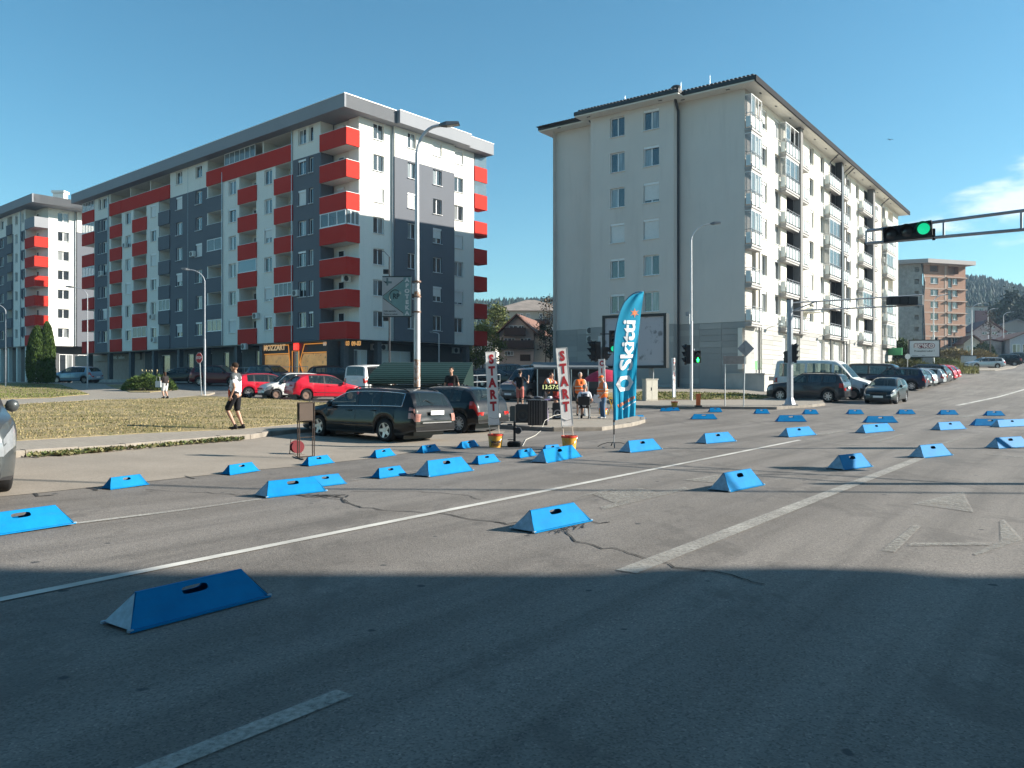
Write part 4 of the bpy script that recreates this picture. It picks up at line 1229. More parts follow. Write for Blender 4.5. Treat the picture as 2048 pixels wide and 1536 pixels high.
 for v in (668, 685): put_ac(fg, TG(1180), fg.z_of(TG(1180), v), -.4)
 for u, v in ((1536, 656), (1638, 674), (1712, 684)):
  t = T(u); z = fl.z_of(t, v); q = MB(root.location); q.tube(fl.pt(t, z, 0), fl.pt(t, z + .25, .8), .03, n=5); q.box(fl.pt(t, z + .28, .95), (.5, .3, .12), rz=fl.rz); q.build('floodlight', M_STEEL, root)
 # parasols on two balconies
 q = MB(root.location); p_ = fl.pt(T(1610), fl.z_of(T(1610), 618, .6), .5); q.lathe(p_, [(1.0, -.35), (.6, 0), (0, .25)], 8); q.build('balcony_parasol', mat('parasol_cream', (.6, .58, .5), .8), root)
 # pharmacy / shop sign at the far end
 q = MB(root.location); t = T(1774); q.obox(fl.pt(t, 5.0, .1), fl.d * .3, fl.n * 1.6, Vector((0, 0, .9))); q.build('shop_sign', mat('green_sign', (.05, .32, .12), .5), root)
 return root, fg, fl
PB, PBG, PBL = block_pale()
# ------------------------------------------------------------ far left block
def block_far():
 C = ray(70, 765, 115); C = Vector((C.x, C.y)); dL = Vector((-.7635, .6458, 0)); dR = Vector((.6458, .7635, 0))
 nL = Vector((-.6458, -.7635, 0)); nR = Vector((.7635, -.6458, 0))
 root = thing('apartment_building', 'farther white block with grey and red balconies at the left edge', 'apartment building', (C.x, C.y, 1.5))
 H = 2.84; ZB = 7.0; TOP = ZB + 7 * H + .2; zb = lambda k: ZB + H * k
 fl = Facade(root, C, dL, nL); fr_ = Facade(root, C, dR, nR)
 T = fl.t_of; TR = fr_.t_of
 mats = [M_WHITE, M_GREY, M_SOFFIT]
 ops = []; W = []
 L = 34.0
 t1 = T(51)
 cols = [(T(48), T(44)), (T(35), T(30)), (T(7), T(1))]
 lg = [(T(25), T(14)), (T(-3), T(-16)), (T(-40), T(-55))]
 for k in range(7):
  z = zb(k)
  for a, b in cols: ops.append((a, b, z + 1.2, z + 2.6, .18)); W.append((a, b, z + 1.2, z + 2.6))
  for a, b in lg: ops.append((a + .1, b - .1, z + .25, z + H - .05, 1.4, 2))
 def zone(t, z): return 1 if (T(27) < t and z < zb(6)) or (T(50) < t < T(42) and (z - ZB) % H > 1.4 and z < zb(6)) else 0
 Facade.cuts_t = [T(27), T(50), T(42)]; Facade.cuts_z = [zb(6)] + [zb(k) + 1.4 for k in range(7)] + [zb(k) for k in range(7)]
 fl.wall(t1, L, ZB, TOP, ops, zone, mats, ends=(1.4, 0))
 Facade.cuts_t = []; Facade.cuts_z = []
 for w in W: put_window(fl, *w, 1, 0, 'plain')
 for k in range(7):
  for a, b in lg:
   q = MB(root.location); q.obox(fl.pt(a, zb(k), -.02), fl.d * (b - a), fl.n * .16, Vector((0, 0, 1.5))); q.build('balcony', M_GREY, root)
 rt = TR(96.5); q = MB(root.location); q.quad(fl.pt(1.4, ZB, -1.4), fl.pt(t1, ZB, -1.4), fl.pt(t1, TOP, -1.4), fl.pt(1.4, TOP, -1.4)); q.quad(fl.pt(1.4, ZB, -1.4), fr_.pt(rt, ZB), fr_.pt(rt, TOP), fl.pt(1.4, TOP, -1.4)); q.build('wall', M_SOFFIT, root, fix=False)
 for k in range(7):
  m0 = M_RED if k < 6 else M_LGREY; z = zb(k)
  q = MB(root.location)
  q.obox(fl.pt(-.12, z, 0), fl.d * (t1 + .12), fl.n * .12, Vector((0, 0, 1.5)), 0)
  q.obox(fr_.pt(.001, z, 0), fr_.d * (rt - .001), fr_.n * .12, Vector((0, 0, 1.5)), 0)
  q.add([fl.pt(t1, z + .01), fl.pt(0, z + .01), fr_.pt(rt, z + .01), fl.pt(t1, z + .01, -1.4)], [(0, 1, 2, 3)], 1)
  q.add([fl.pt(t1, z + .25), fl.pt(0, z + .25), fr_.pt(rt, z + .25), fl.pt(t1, z + .25, -1.4)], [(0, 1, 2, 3)], 1)
  q.build('balcony', [m0, M_SOFFIT], root)
  put_window(fl, t1 - 1.3, t1 - .5, z + .3, z + 2.5, 1, -1.4, 'plain', -.07)
 ops = []; W = []
 for k in range(7):
  a, b = TR(115.5), TR(138); ops.append((a, b, zb(k) + 1.2, zb(k) + 2.6, .18)); W.append((a, b, zb(k) + 1.2, zb(k) + 2.6))
 b1 = TR(149.5)
 fr_.wall(rt, b1, ZB, TOP, ops, lambda t, z: 0, mats, ends=(1.4, .3))
 for w in W: put_window(fr_, *w, 2, 0, 'plain')
 Facade.cuts_z = [zb(6)]
 fr_.wall(b1 + .2, 21, ZB, TOP, [], lambda t, z: 1 if z < zb(6) else 0, mats, off=.3, ends=(.3, .3))
 Facade.cuts_z = []
 drainpipe(fr_, b1 + .05, ZB, TOP, .08, off=.12); drainpipe(fl, T(42), ZB, TOP, .08)
 def rb(fc, a, b, o1, dp, dz=0):
  q = MB(root.location); q.obox(fc.pt(a, TOP + dz, o1 - dp), fc.d * (b - a), fc.n * dp, Vector((0, 0, 1.2))); q.build('roof_fascia', M_LGREY, root)
 rb(fl, -2.4, L + 1, 1.2, 14); rb(fr_, -1.0, 22, 2.4, 12, .004)
 q = MB(root.location); p_ = fr_.pt(4.5, TOP + 2, -3); q.box(p_, (1.6, 1.2, 1.8)); q.box(p_ + Vector((0, 0, 1.15)), (1.9, 1.5, .35)); q.build('chimney', M_WHITE, root)
 q = MB(root.location); p_ = fr_.pt(13, TOP + 2, -3); q.box(p_, (1.6, 1.2, 1.8)); q.build('chimney', M_WHITE, root)
 # ground floor
 q = MB(root.location); q.quad(fl.pt(0, 1.0, -1.6), fl.pt(L, 1.0, -1.6), fl.pt(L, ZB, -1.6), fl.pt(0, ZB, -1.6)); q.quad(fr_.pt(0, 1, -1.6), fr_.pt(21, 1, -1.6), fr_.pt(21, ZB, -1.6), fr_.pt(0, ZB, -1.6)); q.build('shop_wall', mat('shop_dark', (.045, .05, .055), .5, var=.2), root, fix=False)
 for i in range(9):
  q = MB(root.location); q.box(fl.pt(.5 + i * 3.6, 4.0, -.4), (.5, .5, 6), rz=fl.rz); q.build('column', M_SOFFIT, root)
 for i in range(5):
  a = 1.2 + i * 2.6; put_window(fr_, a, a + 1.9, 2.6, 5.8, 2, -1.6, 'plain', -.06)
 q = MB(root.location); q.obox(fr_.pt(13.2, 1.0, -1.4), fr_.d * 6.5, fr_.n * 1.0, Vector((0, 0, ZB - 1.2))); q.build('kiosk', M_CREAM, root)
 for a in (14, 16.6): put_window(fr_, a, a + 1.9, 2.2, 5.2, 2, -.4, 'plain', -.07)
 loft_poly(root, 'core_wall', M_SOFFIT, [fl.pt(1.7, 0, -2), fl.pt(L - .3, 0, -2), fl.pt(L - .3, 0, -14), fl.pt(1.7, 0, -14)], 1.5, TOP - .05)
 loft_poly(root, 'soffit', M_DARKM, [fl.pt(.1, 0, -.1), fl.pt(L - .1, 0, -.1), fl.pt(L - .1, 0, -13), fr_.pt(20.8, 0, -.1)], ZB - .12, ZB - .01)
block_far()
# ------------------------------------------------------------ brick shell building on the right
def block_brick():
 Yb = 178; z0 = 6.6
 L_ = ray(1776, 765, Yb + 6).x; R_ = ray(1931, 765, Yb).x; M_ = ray(1847, 765, Yb).x
 root = thing('apartment_building', 'unfinished brick apartment block with raw concrete side behind the billboard', 'apartment building', (M_, Yb, z0))
 top = CZ + (HY - 527) / F * Yb
 m_, t_, b_ = newmat('hollow_brick')
 br = t_.nodes.new('ShaderNodeTexBrick'); br.inputs['Scale'].default_value = 1; br.inputs['Brick Width'].default_value = .5; br.inputs['Row Height'].default_value = .25; br.inputs['Mortar Size'].default_value = .02
 br.inputs['Color1'].default_value = (.33, .175, .115, 1); br.inputs['Color2'].default_value = (.28, .145, .095, 1); br.inputs['Mortar'].default_value = (.3, .22, .17, 1)
 v = ncoord(t_, 'Object'); rt_ = t_.nodes.new('ShaderNodeMapping'); rt_.inputs['Rotation'].default_value = (PI / 2, 0, 0); lk(t_, v, rt_.inputs[0]); lk(t_, rt_.outputs[0], br.inputs['Vector'])
 c = nmix(t_, nramp(t_, nnoise(t_, v, .25, 5, .6), [(.4, (0, 0, 0)), (.7, (.55, .55, .55))]), br.outputs[0], (.26, .15, .10))
 lk(t_, c, b_.inputs['Base Color']); b_.inputs['Roughness'].default_value = .9
 H = (top - z0) / 8.05
 fc = Facade(root, (M_, Yb), (.95, .31, 0), (.31, -.95, 0)); Wd = fc.t_of(1931)
 def X(u): return fc.t_of(u)
 ops = []; Wn = []
 for k in range(8):
  z = z0 + H * k
  if k == 0: ops.append((X(1899), X(1917), z + 1.2, z + 2.3, .4))
  elif k == 7: ops.append((X(1860), X(1877), z + 1.1, z + 2.5, .4)); ops.append((X(1896), X(1917), z + .8, z + 2.5, 1.2))
  else:
   Wn.append((X(1861), X(1876.5), z + 1.1, z + 2.5)); ops.append((X(1861), X(1876.5), z + 1.1, z + 2.5, .12))
   Wn.append((X(1896), X(1904), z + .4, z + 2.5)); ops.append((X(1896), X(1904), z + .4, z + 2.5, .12))
   Wn.append((X(1905), X(1915.5), z + 1.1, z + 2.5)); ops.append((X(1905), X(1915.5), z + 1.1, z + 2.5, .12))
 fc.wall(0, Wd, z0 - 3, top, ops, lambda t, z: 0, [m_], ends=(0, 12))
 for w in Wn: put_window(fc, *w, 2 if w[1] - w[0] > 1.4 else 1, 0, 'plain')
 # floor bands and columns of concrete
 for k in range(1, 9):
  q = MB(root.location); q.obox(fc.pt(-.02, z0 + H * k - .15, .001), fc.d * (Wd + .04), fc.n * .04, Vector((0, 0, .3)))
  if k < 8 and k > 0: q.obox(fc.pt(X(1891), z0 + H * k - .15, .045), fc.d * (Wd - X(1891)), fc.n * .45, Vector((0, 0, .2)))
  q.build('floor_band', mat('band_concrete', (.36, .27, .22), .9, var=.1), root)
 q = MB(root.location); q.obox(fc.pt(X(1889), z0 - 2, .002), fc.d * .5, fc.n * .05, Vector((0, 0, top - z0 + 1.8))); q.build('column', mat('band_concrete', (.36, .27, .22), .9), root)
 # concrete side
 f2 = Facade(root, (M_ - .1, Yb + .3), (-1, .35, 0), (-.35, -1, 0)); L2 = f2.t_of(1776)
 ops = []
 for k in range(8):
  z = z0 + H * k
  a = f2.t_of(1838); b = f2.t_of(1829); ops.append((a, b, z + 1.0, z + 2.1, .8))
 f2.wall(0, L2, z0 - 3, top, ops, lambda t, z: 0, [M_CONC], ends=(0, 0))
 for k in range(1, 8):
  q = MB(root.location); q.obox(f2.pt(0, z0 + H * k - .1, .001), f2.d * L2, f2.n * .08, Vector((0, 0, .2))); q.build('floor_band', M_CONC, root)
 q = MB(root.location)
 for k in range(8): q.quad(f2.pt(2, z0 + H * k, -1.5), f2.pt(L2 - 1, z0 + H * k, -1.5), f2.pt(L2 - 1, z0 + H * k + H, -1.5), f2.pt(2, z0 + H * k + H, -1.5))
 q.build('inner_wall', M_CONC, root, fix=False)
 q = MB(root.location); q.pipe([f2.pt(.2, top, .15), fc.pt(.3, top - 4, .1), fc.pt(-.1, top - 9, .12), fc.pt(.3, z0 + 6, .1), fc.pt(.2, z0, .1)], .12, 6); q.build('cable', M_BLACK, root)
 # roof
 q = MB(root.location)
 A = f2.pt(L2 + 1, top, 1.2); B = fc.pt(-.3, top, 1.6); Cc = fc.pt(Wd + 1.3, top, 1.6); D_ = fc.pt(Wd + 1.3, top, -13); E = f2.pt(L2 + 1, top, -12)
 up = Vector((0, 0, .9)); 
 q.add([A, B, Cc, D_, E] + [p_ + up for p_ in (A, B, Cc, D_, E)], [(0, 1, 2, 3, 4), (5, 6, 7, 8, 9), (0, 1, 6, 5), (1, 2, 7, 6), (2, 3, 8, 7), (3, 4, 9, 8), (4, 0, 5, 9)])
 q.build('roof', mat('roof_sheet', (.34, .31, .30), .7), root)
block_brick()
# ------------------------------------------------------------ other houses behind
M_ROOFB = mat('brown_tiles', (.17, .085, .06), .8, var=.2, scale=3)
M_ROOFR = mat('maroon_tiles', (.13, .05, .05), .8, var=.2, scale=2)
M_WOODD = mat('dark_wood', (.05, .03, .025), .7, var=.2)
def gabled(name, label, uc, ul, ur, vbase, veave, vridge, Y, wallm, roofm, depth=9, ang=0, dec=None, ov=.8):
 """house with its gable towards the camera"""
 xl, xr = ray(ul, 765, Y).x, ray(ur, 765, Y).x; z0 = CZ + (HY - vbase) / F * Y; ze = CZ + (HY - veave) / F * Y; zr = CZ + (HY - vridge) / F * Y
 root = thing(name, label, 'house', ((xl + xr) / 2, Y, z0), 0)
 w = xr - xl; fc = Facade(root, (xl, Y), (1, 0, 0), (0, -1, 0))
 q = MB(root.location); xm = w / 2
 zg = z0 - 4
 A = [fc.pt(0, zg), fc.pt(w, zg), fc.pt(w, ze), fc.pt(xm, zr), fc.pt(0, ze)]; B = [p_ + Vector((depth * .25, depth, 0)) for p_ in A]
 q.add(A + B, [(0, 1, 2, 3, 4), (5, 6, 7, 8, 9), (0, 1, 6, 5), (1, 2, 7, 6), (4, 0, 5, 9)])
 q.build('wall', wallm, root)
 q = MB(root.location); sl = (zr - ze) / xm; back = Vector((depth * .25, depth, 0)) * 1.06; fw_ = Vector((0, -ov, 0))
 for s in (-1, 1):
  e = fc.pt(xm + s * (xm + ov), ze - ov * sl + .05); r_ = fc.pt(xm, zr + .06)
  q.add([e + fw_, r_ + fw_, r_ + back, e + back] + [p_ + Vector((0, 0, .22)) for p_ in (e + fw_, r_ + fw_, r_ + back, e + back)], [(0, 1, 2, 3), (4, 5, 6, 7), (0, 1, 5, 4), (1, 2, 6, 5), (2, 3, 7, 6), (3, 0, 4, 7)])
 q.build('roof', roofm, root)
 return root, fc, w
def hbalcony(root, fc, a, b, z, h, m_, d=1.1):
 q = MB(root.location); q.obox(fc.pt(a, z, .01), fc.d * (b - a), fc.n * d, Vector((0, 0, .15))); q.obox(fc.pt(a, z + .15, d - .1), fc.d * (b - a), fc.n * .08, Vector((0, 0, h)))
 for t in (a, b - .06): q.obox(fc.pt(t, z + .15, .02), fc.d * .06, fc.n * (d - .12), Vector((0, 0, h)))
 return q.build('balcony', m_, root)
# brown-roofed house between the two blocks
Yh = 112.0
root, fc, w = gabled('house', 'three storey house with brown gable roof and dark balconies', 0, 998, 1067.5, 737, 665, 631.5, Yh, mat('house_mauve', (.48, .39, .35), .9, var=.06), M_ROOFB, depth=12)
X_ = lambda u: ray(u, 765, Yh).x - (fc.O.x); Z_ = lambda v: CZ + (HY - v) / F * Yh
for a, b, c, d in ((1018, 1035, 663, 651), (1037, 1048, 663, 651)): put_window(fc, X_(a), X_(b), Z_(c), Z_(d), 2, 0, 'plain', -.07)
hbalcony(root, fc, X_(1008), X_(1051), Z_(672), .95, M_WOODD)
hbalcony(root, fc, X_(996), X_(1067), Z_(697), .95, M_WOODD)
for a, b, c, d in ((1008, 1030, 689, 676), (1041, 1062, 689, 676), (1009, 1027, 711, 702)): put_window(fc, X_(a), X_(b), Z_(c), Z_(d), 3, 0, 'plain', -.07)
q = MB(root.location); q.obox(fc.pt(X_(1040), Z_(722), .02), fc.d * (X_(1061) - X_(1040)), fc.n * .05, Vector((0, 0, Z_(709) - Z_(722)))); q.build('garage_door', M_WOODD, root)
q = MB(root.location); q.box((ray(1084, 765, Yh + 4).x, Yh + 4, Z_(657)), (.8, .8, 2.6)); q.build('chimney', M_ROOFB, root)
q = MB(root.location); q.obox(fc.pt(w + .02, z0_ := Z_(737) - 3, -.5), fc.d * 2.9, fc.n * -7, Vector((0, 0, Z_(672) - Z_(737) + 3))); q.build('side_wing', mat('house_cream', (.62, .52, .42), .9), root)
# long pale apartment house behind it
def slab_house(name, label, ul, ur, vb, vt, Y, wm, roofm, rows, rh, wcols, depth=14, bands=None):
 xl, xr = ray(ul, 765, Y).x, ray(ur, 765, Y).x; zt = CZ + (HY - vt) / F * Y; z0 = CZ + (HY - vb) / F * Y
 root = thing(name, label, 'apartment building', ((xl + xr) / 2, Y, z0))
 fc = Facade(root, (xl, Y), (1, 0, 0), (0, -1, 0)); w = xr - xl
 q = MB(root.location); q.obox(fc.pt(0, z0, 0), fc.d * w, fc.n * -depth, Vector((0, 0, zt - z0))); q.build('wall', wm, root)
 q = MB(root.location); e = 1.0
 A = [fc.pt(-e, zt + .02, e), fc.pt(w + e, zt + .02, e), fc.pt(w + e, zt + .02, -depth - e), fc.pt(-e, zt + .02, -depth - e)]
 r1, r2 = fc.pt(depth / 2, zt + rh, -depth / 2), fc.pt(w - depth / 2, zt + rh, -depth / 2)
 q.add(A + [r1, r2], [(0, 1, 5, 4), (1, 2, 5), (2, 3, 4, 5), (3, 0, 4), (0, 3, 2, 1)]); q.build('roof', roofm, root)
 H = 2.9
 for k in range(rows):
  z = zt - H * (k + 1)
  for a, b in wcols: put_window(fc, w * a, w * b, z + .9, z + 2.4, 2, 0, 'plain', -.07)
  for a, b in (bands or []):
   hbalcony(root, fc, w * a, w * b, z, 1.0, M_WOODD, .9)
 return root
slab_house('apartment_building', 'long pale apartment house with brown balconies below the wooded hill', 986, 1140, 735, 622, 165, mat('old_render', (.40, .375, .32), .9, var=.12, scale=.3), mat('old_roof', (.24, .2, .17), .9, var=.25, scale=.6), 4, 3.0, [(.04, .09), (.33, .39), (.43, .48), (.6, .64), (.75, .8), (.9, .94)], bands=[(.09, .27), (.54, .74), (.8, .95)])
slab_house('apartment_building', 'small pale block with maroon side beyond the brick building', 1925, 1975, 690, 613, 240, mat('pale_blue_render', (.42, .44, .44), .9, var=.1, scale=.3), M_DARKM, 4, .6, [(.2, .3), (.66, .82)])
q = MB(); xx = ray(1951, 765, 239.6).x; x2 = ray(1975, 765, 239.6).x; zz = CZ + (HY - 690) / F * 239.6; z3_ = CZ + (HY - 621) / F * 239.6
bb_ = [o for o in scene.objects if o.get('label', '').startswith('small pale block')][0]
q = MB(bb_.location); q.obox((xx, 239.6, zz), (x2 - xx, 0, 0), (0, .38, 0), (0, 0, z3_ - zz)); q.build('maroon_bay', mat('maroon_render', (.20, .11, .12), .9), bb_)
Yp = 205
root, fc, w = gabled('house', 'pale pink house with dark maroon gable roof beyond the brick block', 0, 1946, 2005, 700, 661, 641, Yp, mat('pink_render', (.42, .36, .37), .9, var=.08), M_ROOFR, depth=12)
X_ = lambda u: ray(u, 765, Yp).x - (fc.O.x); Z_ = lambda v: CZ + (HY - v) / F * Yp
for a, b, c, d in ((1970, 1974, 658, 653), (1984, 1988, 658, 653), (1964, 1974, 669, 664), (1984, 1994, 669, 664)): put_window(fc, X_(a), X_(b), Z_(c), Z_(d), 2, 0, 'plain', -.07)
Yp = 175
root, fc, w = gabled('house', 'low shed with reddish roof and pale posts beside the brick block', 0, 1928, 1960, 712, 684, 672, Yp, mat('shed_cream', (.55, .5, .42), .9), M_ROOFB, depth=8)
for k in range(3): put_window(fc, .6 + k * 1.1, 1.3 + k * 1.1, root.location.z + .4, root.location.z + 2.2, 1, 0, 'plain', -.07)
root, fc, w = gabled('house', 'low shop with reddish roof and poster covered front at the right edge', 0, 2020, 2090, 712, 678, 664, Yp, mat('shop_render', (.35, .38, .42), .9, var=.2), M_ROOFB, depth=12)
for k in range(3): put_window(fc, .5 + k * 2.2, 2.2 + k * 2.2, root.location.z + .5, root.location.z + 2.6, 2, 0, 'plain', -.07)
root, fc, w = gabled('house', 'grey ruin with stained walls behind the parked cars', 0, 1960, 2003, 716, 684, 680, Yp + 3, mat('stained_wall', (.33, .29, .27), .9, var=.35, scale=.8), M_ROOFR, depth=6, ov=.3)
root, fc, w = gabled('house', 'small white walled cottage among trees left of the brown roofed house', 0, 945, 990, 735, 680, 668, 125, M_CREAM, M_ROOFB, depth=8)
for k in range(2): put_window(fc, .6 + k * 1.6, 1.5 + k * 1.6, root.location.z + 1.4, root.location.z + 2.6, 2, 0, 'plain', -.07)
root, fc, w = gabled('house', 'grey roofed house on the slope at the far right', 0, 1990, 2075, 690, 655, 640, 260, mat('slate_house', (.2, .19, .18), .9), mat('slate', (.16, .155, .16), .9), depth=12)
put_window(fc, 4, 7, root.location.z + 2, root.location.z + 4, 2, 0, 'plain', -.07)
# ------------------------------------------------------------ building out of frame that shades the foreground
def shade_block():
 root = thing('apartment_building', 'apartment block beside the camera whose shadow covers the near road', 'apartment building', (44, -8, 0))
 X0 = 30.0; q = MB(root.location)
 # unseen thin fin: edge y at height z, shaped to cast a wavy shadow
 prof = [(0, 6.2), (12.0, 6.2), (12.35, 6.8), (12.7, 6.92), (13.3, 6.86), (13.6, 6.6), (13.9, 6.44), (14.8, 6.38), (15.1, 6.5), (15.4, 6.85), (21, 6.92)]
 n = len(prof); D_ = .25
 lo = [Vector((X0, y, z)) for z, y in prof]; hi = [Vector((X0 + D_, y, z)) for z, y in prof]
 lb = [Vector((X0, -30, z)) for z, y in prof]; hb = [Vector((X0 + D_, -30, z)) for z, y in prof]
 q.add(lo + hi, [(i, i + 1, n + i + 1, n + i) for i in range(n - 1)])
 q.add(lo + lb, [(i, i + 1, n + i + 1, n + i) for i in range(n - 1)])
 q.add([lo[-1], hi[-1], hb[-1], lb[-1]], [(0, 1, 2, 3)]); q.add([hi[0], hi[-1], hb[-1], hb[0]], [(0, 1, 2, 3)])
 q.build('wall', M_BEIGE, root, fix=False)
 q = MB(root.location); D_ = 26; q.box((X0 + .26 + 13, -12.2, 10.5), (26, 35.6, 21)); q.build('wing', M_BEIGE, root)
 fc = Facade(root, (X0, 6.3), (0, -1, 0), (-1, 0, 0))
 for k in range(6):
  for i in range(8): put_window(fc, 2 + i * 4, 3.4 + i * 4, 2 + k * 2.9, 3.5 + k * 2.9, 2, 0, 'plain', -.07)
 q = MB(root.location); q.box((X0 + D_ / 2 + 1, -12.2, 21.3), (D_ + 1, 35.4, .5)); q.build('roof', M_TILE, root)
 root = thing('apartment_building', 'unseen apartment block added behind the camera to cut sky light on the foreground', 'apartment building', (-5, -16, 0))  # unseen block added to hold sky light off the near road
 q = MB(root.location); q.box((-5, -16, 12), (66, 14, 24)); q.build('wall', M_BEIGE, root); q = MB(root.location); q.box((-5, -16, 24.3), (67, 15, .5)); q.build('roof', M_TILE, root)
 fc = Facade(root, (28, -9), (-1, 0, 0), (0, 1, 0))
 for k in range(7):
  for i in range(15): put_window(fc, 2 + i * 4.2, 3.5 + i * 4.2, 2 + k * 2.9, 3.5 + k * 2.9, 2, 0, 'plain', -.07)
shade_block()
# ------------------------------------------------------------ vehicles
def paint(name, c, metal=.0, rough=.35):
 if name in MATS: return MATS[name]
 m, t, b = newmat(name)
 vec = ncoord(t); n = nnoise(t, vec, 3, 4, .6)
 lk(t, nramp(t, n, [(.35, tuple(x * .9 for x in c)), (.7, c)]), b.inputs['Base Color'])
 du = nramp(t, nnoise(t, vec, 6, 5, .7), [(.4, (rough * .9,) * 3), (.75, (rough * 1.15,) * 3)])
 lk(t, du, b.inputs['Roughness'])
 b.inputs['Metallic'].default_value = metal; b.inputs['Specular IOR Level'].default_value = .12; b.inputs['Coat Weight'].default_value = .6; b.inputs['Coat Roughness'].default_value = .05
 MATS[name] = m; return m
M_TYRE = mat('tyre_rubber', (.02, .02, .021), .85, var=.25, scale=9, spec=.25)
M_ALLOY = mat('alloy', (.5, .5, .52), .32, metal=.8, var=.1)
M_RUST = mat('rusty_steel', (.2, .13, .10), .7, metal=.3, var=.3)
M_TRIM = mat('black_trim', (.022, .022, .024), .55, var=.2)
M_LAMP = mat('lamp_glass', (.30, .32, .34), .1, metal=.3, var=.1, scale=12)
M_TAIL = mat('tail_red', (.42, .02, .015), .15, var=.2, scale=12, coat=.6)
M_TAILC = mat('tail_clear', (.45, .22, .18), .15, var=.3, scale=12, coat=.6)
M_PLATE = mat('plate_white', (.74, .74, .72), .4, var=.05)
M_SEAT = mat('seat_cloth', (.05, .05, .052), .9, var=.2)
M_CHROME = mat('chrome', (.75, .75, .76), .12, metal=1, var=.04)
def car_glass(name, tint, alpha):
 m, t, b = newmat(name)
 b.inputs['Base Color'].default_value = (*tint, 1); b.inputs['Roughness'].default_value = .03
 b.inputs['Specular IOR Level'].default_value = 1.0
 tr = t.nodes.new('ShaderNodeBsdfTransparent'); tr.inputs[0].default_value = (.75, .85, .8, 1)
 mx_ = t.nodes.new('ShaderNodeMixShader'); mx_.inputs[0].default_value = alpha
 lk(t, tr.outputs[0], mx_.inputs[1]); lk(t, b.outputs[0], mx_.inputs[2]); lk(t, mx_.outputs[0], t.nodes['Material Output'].inputs['Surface'])
 return m
M_CGLASS = car_glass('car_glass', (.02, .028, .028), .55)
M_CDARK = car_glass('privacy_glass', (.008, .009, .01), .93)
WHEELS = {}
def wheel_meshes(r, w, style, lod):
 k = (r, w, style, lod)
 if k in WHEELS: return WHEELS[k]
 n = 32 if lod else 16
 q = MB(); ri = r * .66
 q.lathe((0, 0, 0), [(ri * .9, -w / 2 + .03), (ri, -w / 2), (r - .03, -w / 2), (r - .006, -w / 2 + .02), (r, -w / 2 + .05), (r, w / 2 - .05), (r - .006, w / 2 - .02), (r - .03, w / 2), (ri, w / 2), (ri * .9, w / 2 - .03)], n, axis='Y', cap=False)
 ty = q.mesh('tyre', M_TYRE, smooth=40)
 q = MB(); d = w / 2 - .005
 # outward face at +y
 q.lathe((0, 0, 0), [(ri * .99, d - .02), (ri * .99, d), (ri * .93, d), (ri * .88, d - .09)], n, axis='Y', cap=False)
 q.lathe((0, 0, 0), [(.0, d - .10), (ri * .9, d - .10)], n, 1, axis='Y')
 q.lathe((0, 0, 0), [(.0, d - .015), (.045, d - .018), (.06, d - .05)], 12, axis='Y')
 ns = {'5': 5, '10': 10, 'steel': 0, '7': 7}[style]
 for i in range(ns):
  a = 2 * PI * i / ns; wi = {5: .075, 10: .028, 7: .045}[ns]
  dr = Vector((math.cos(a), 0, math.sin(a))); sd = Vector((-math.sin(a), 0, math.cos(a)))
  A = dr * .03; B = dr * ri * .92
  y0, y1 = Vector((0, d - .02, 0)), Vector((0, d - .07, 0))
  p = [A + sd * wi * .8 + y0, A - sd * wi * .8 + y0, B - sd * wi * .45 + y0 + Vector((0, .01, 0)), B + sd * wi * .45 + y0 + Vector((0, .01, 0))]
  p2 = [x - Vector((0, .05, 0)) for x in p]
  q.add(p + p2, [(0, 1, 2, 3), (0, 3, 7, 4), (1, 2, 6, 5), (2, 3, 7, 6)])
 if style == 'steel':
  q.lathe((0, 0, 0), [(.0, d - .05), (.08, d - .03), (ri * .55, d - .06), (ri * .88, d - .03)], n, axis='Y')
  for i in range(8):
   a = 2 * PI * i / 8; q.lathe((math.cos(a) * ri * .62, 0, math.sin(a) * ri * .62), [(0, d - .045), (.022, d - .046)], 6, 1, axis='Y')
 rm = q.mesh('rim', [M_RUST if style == 'steel' else M_ALLOY, M_BLACK], smooth=30)
 WHEELS[k] = (ty, rm); return WHEELS[k]
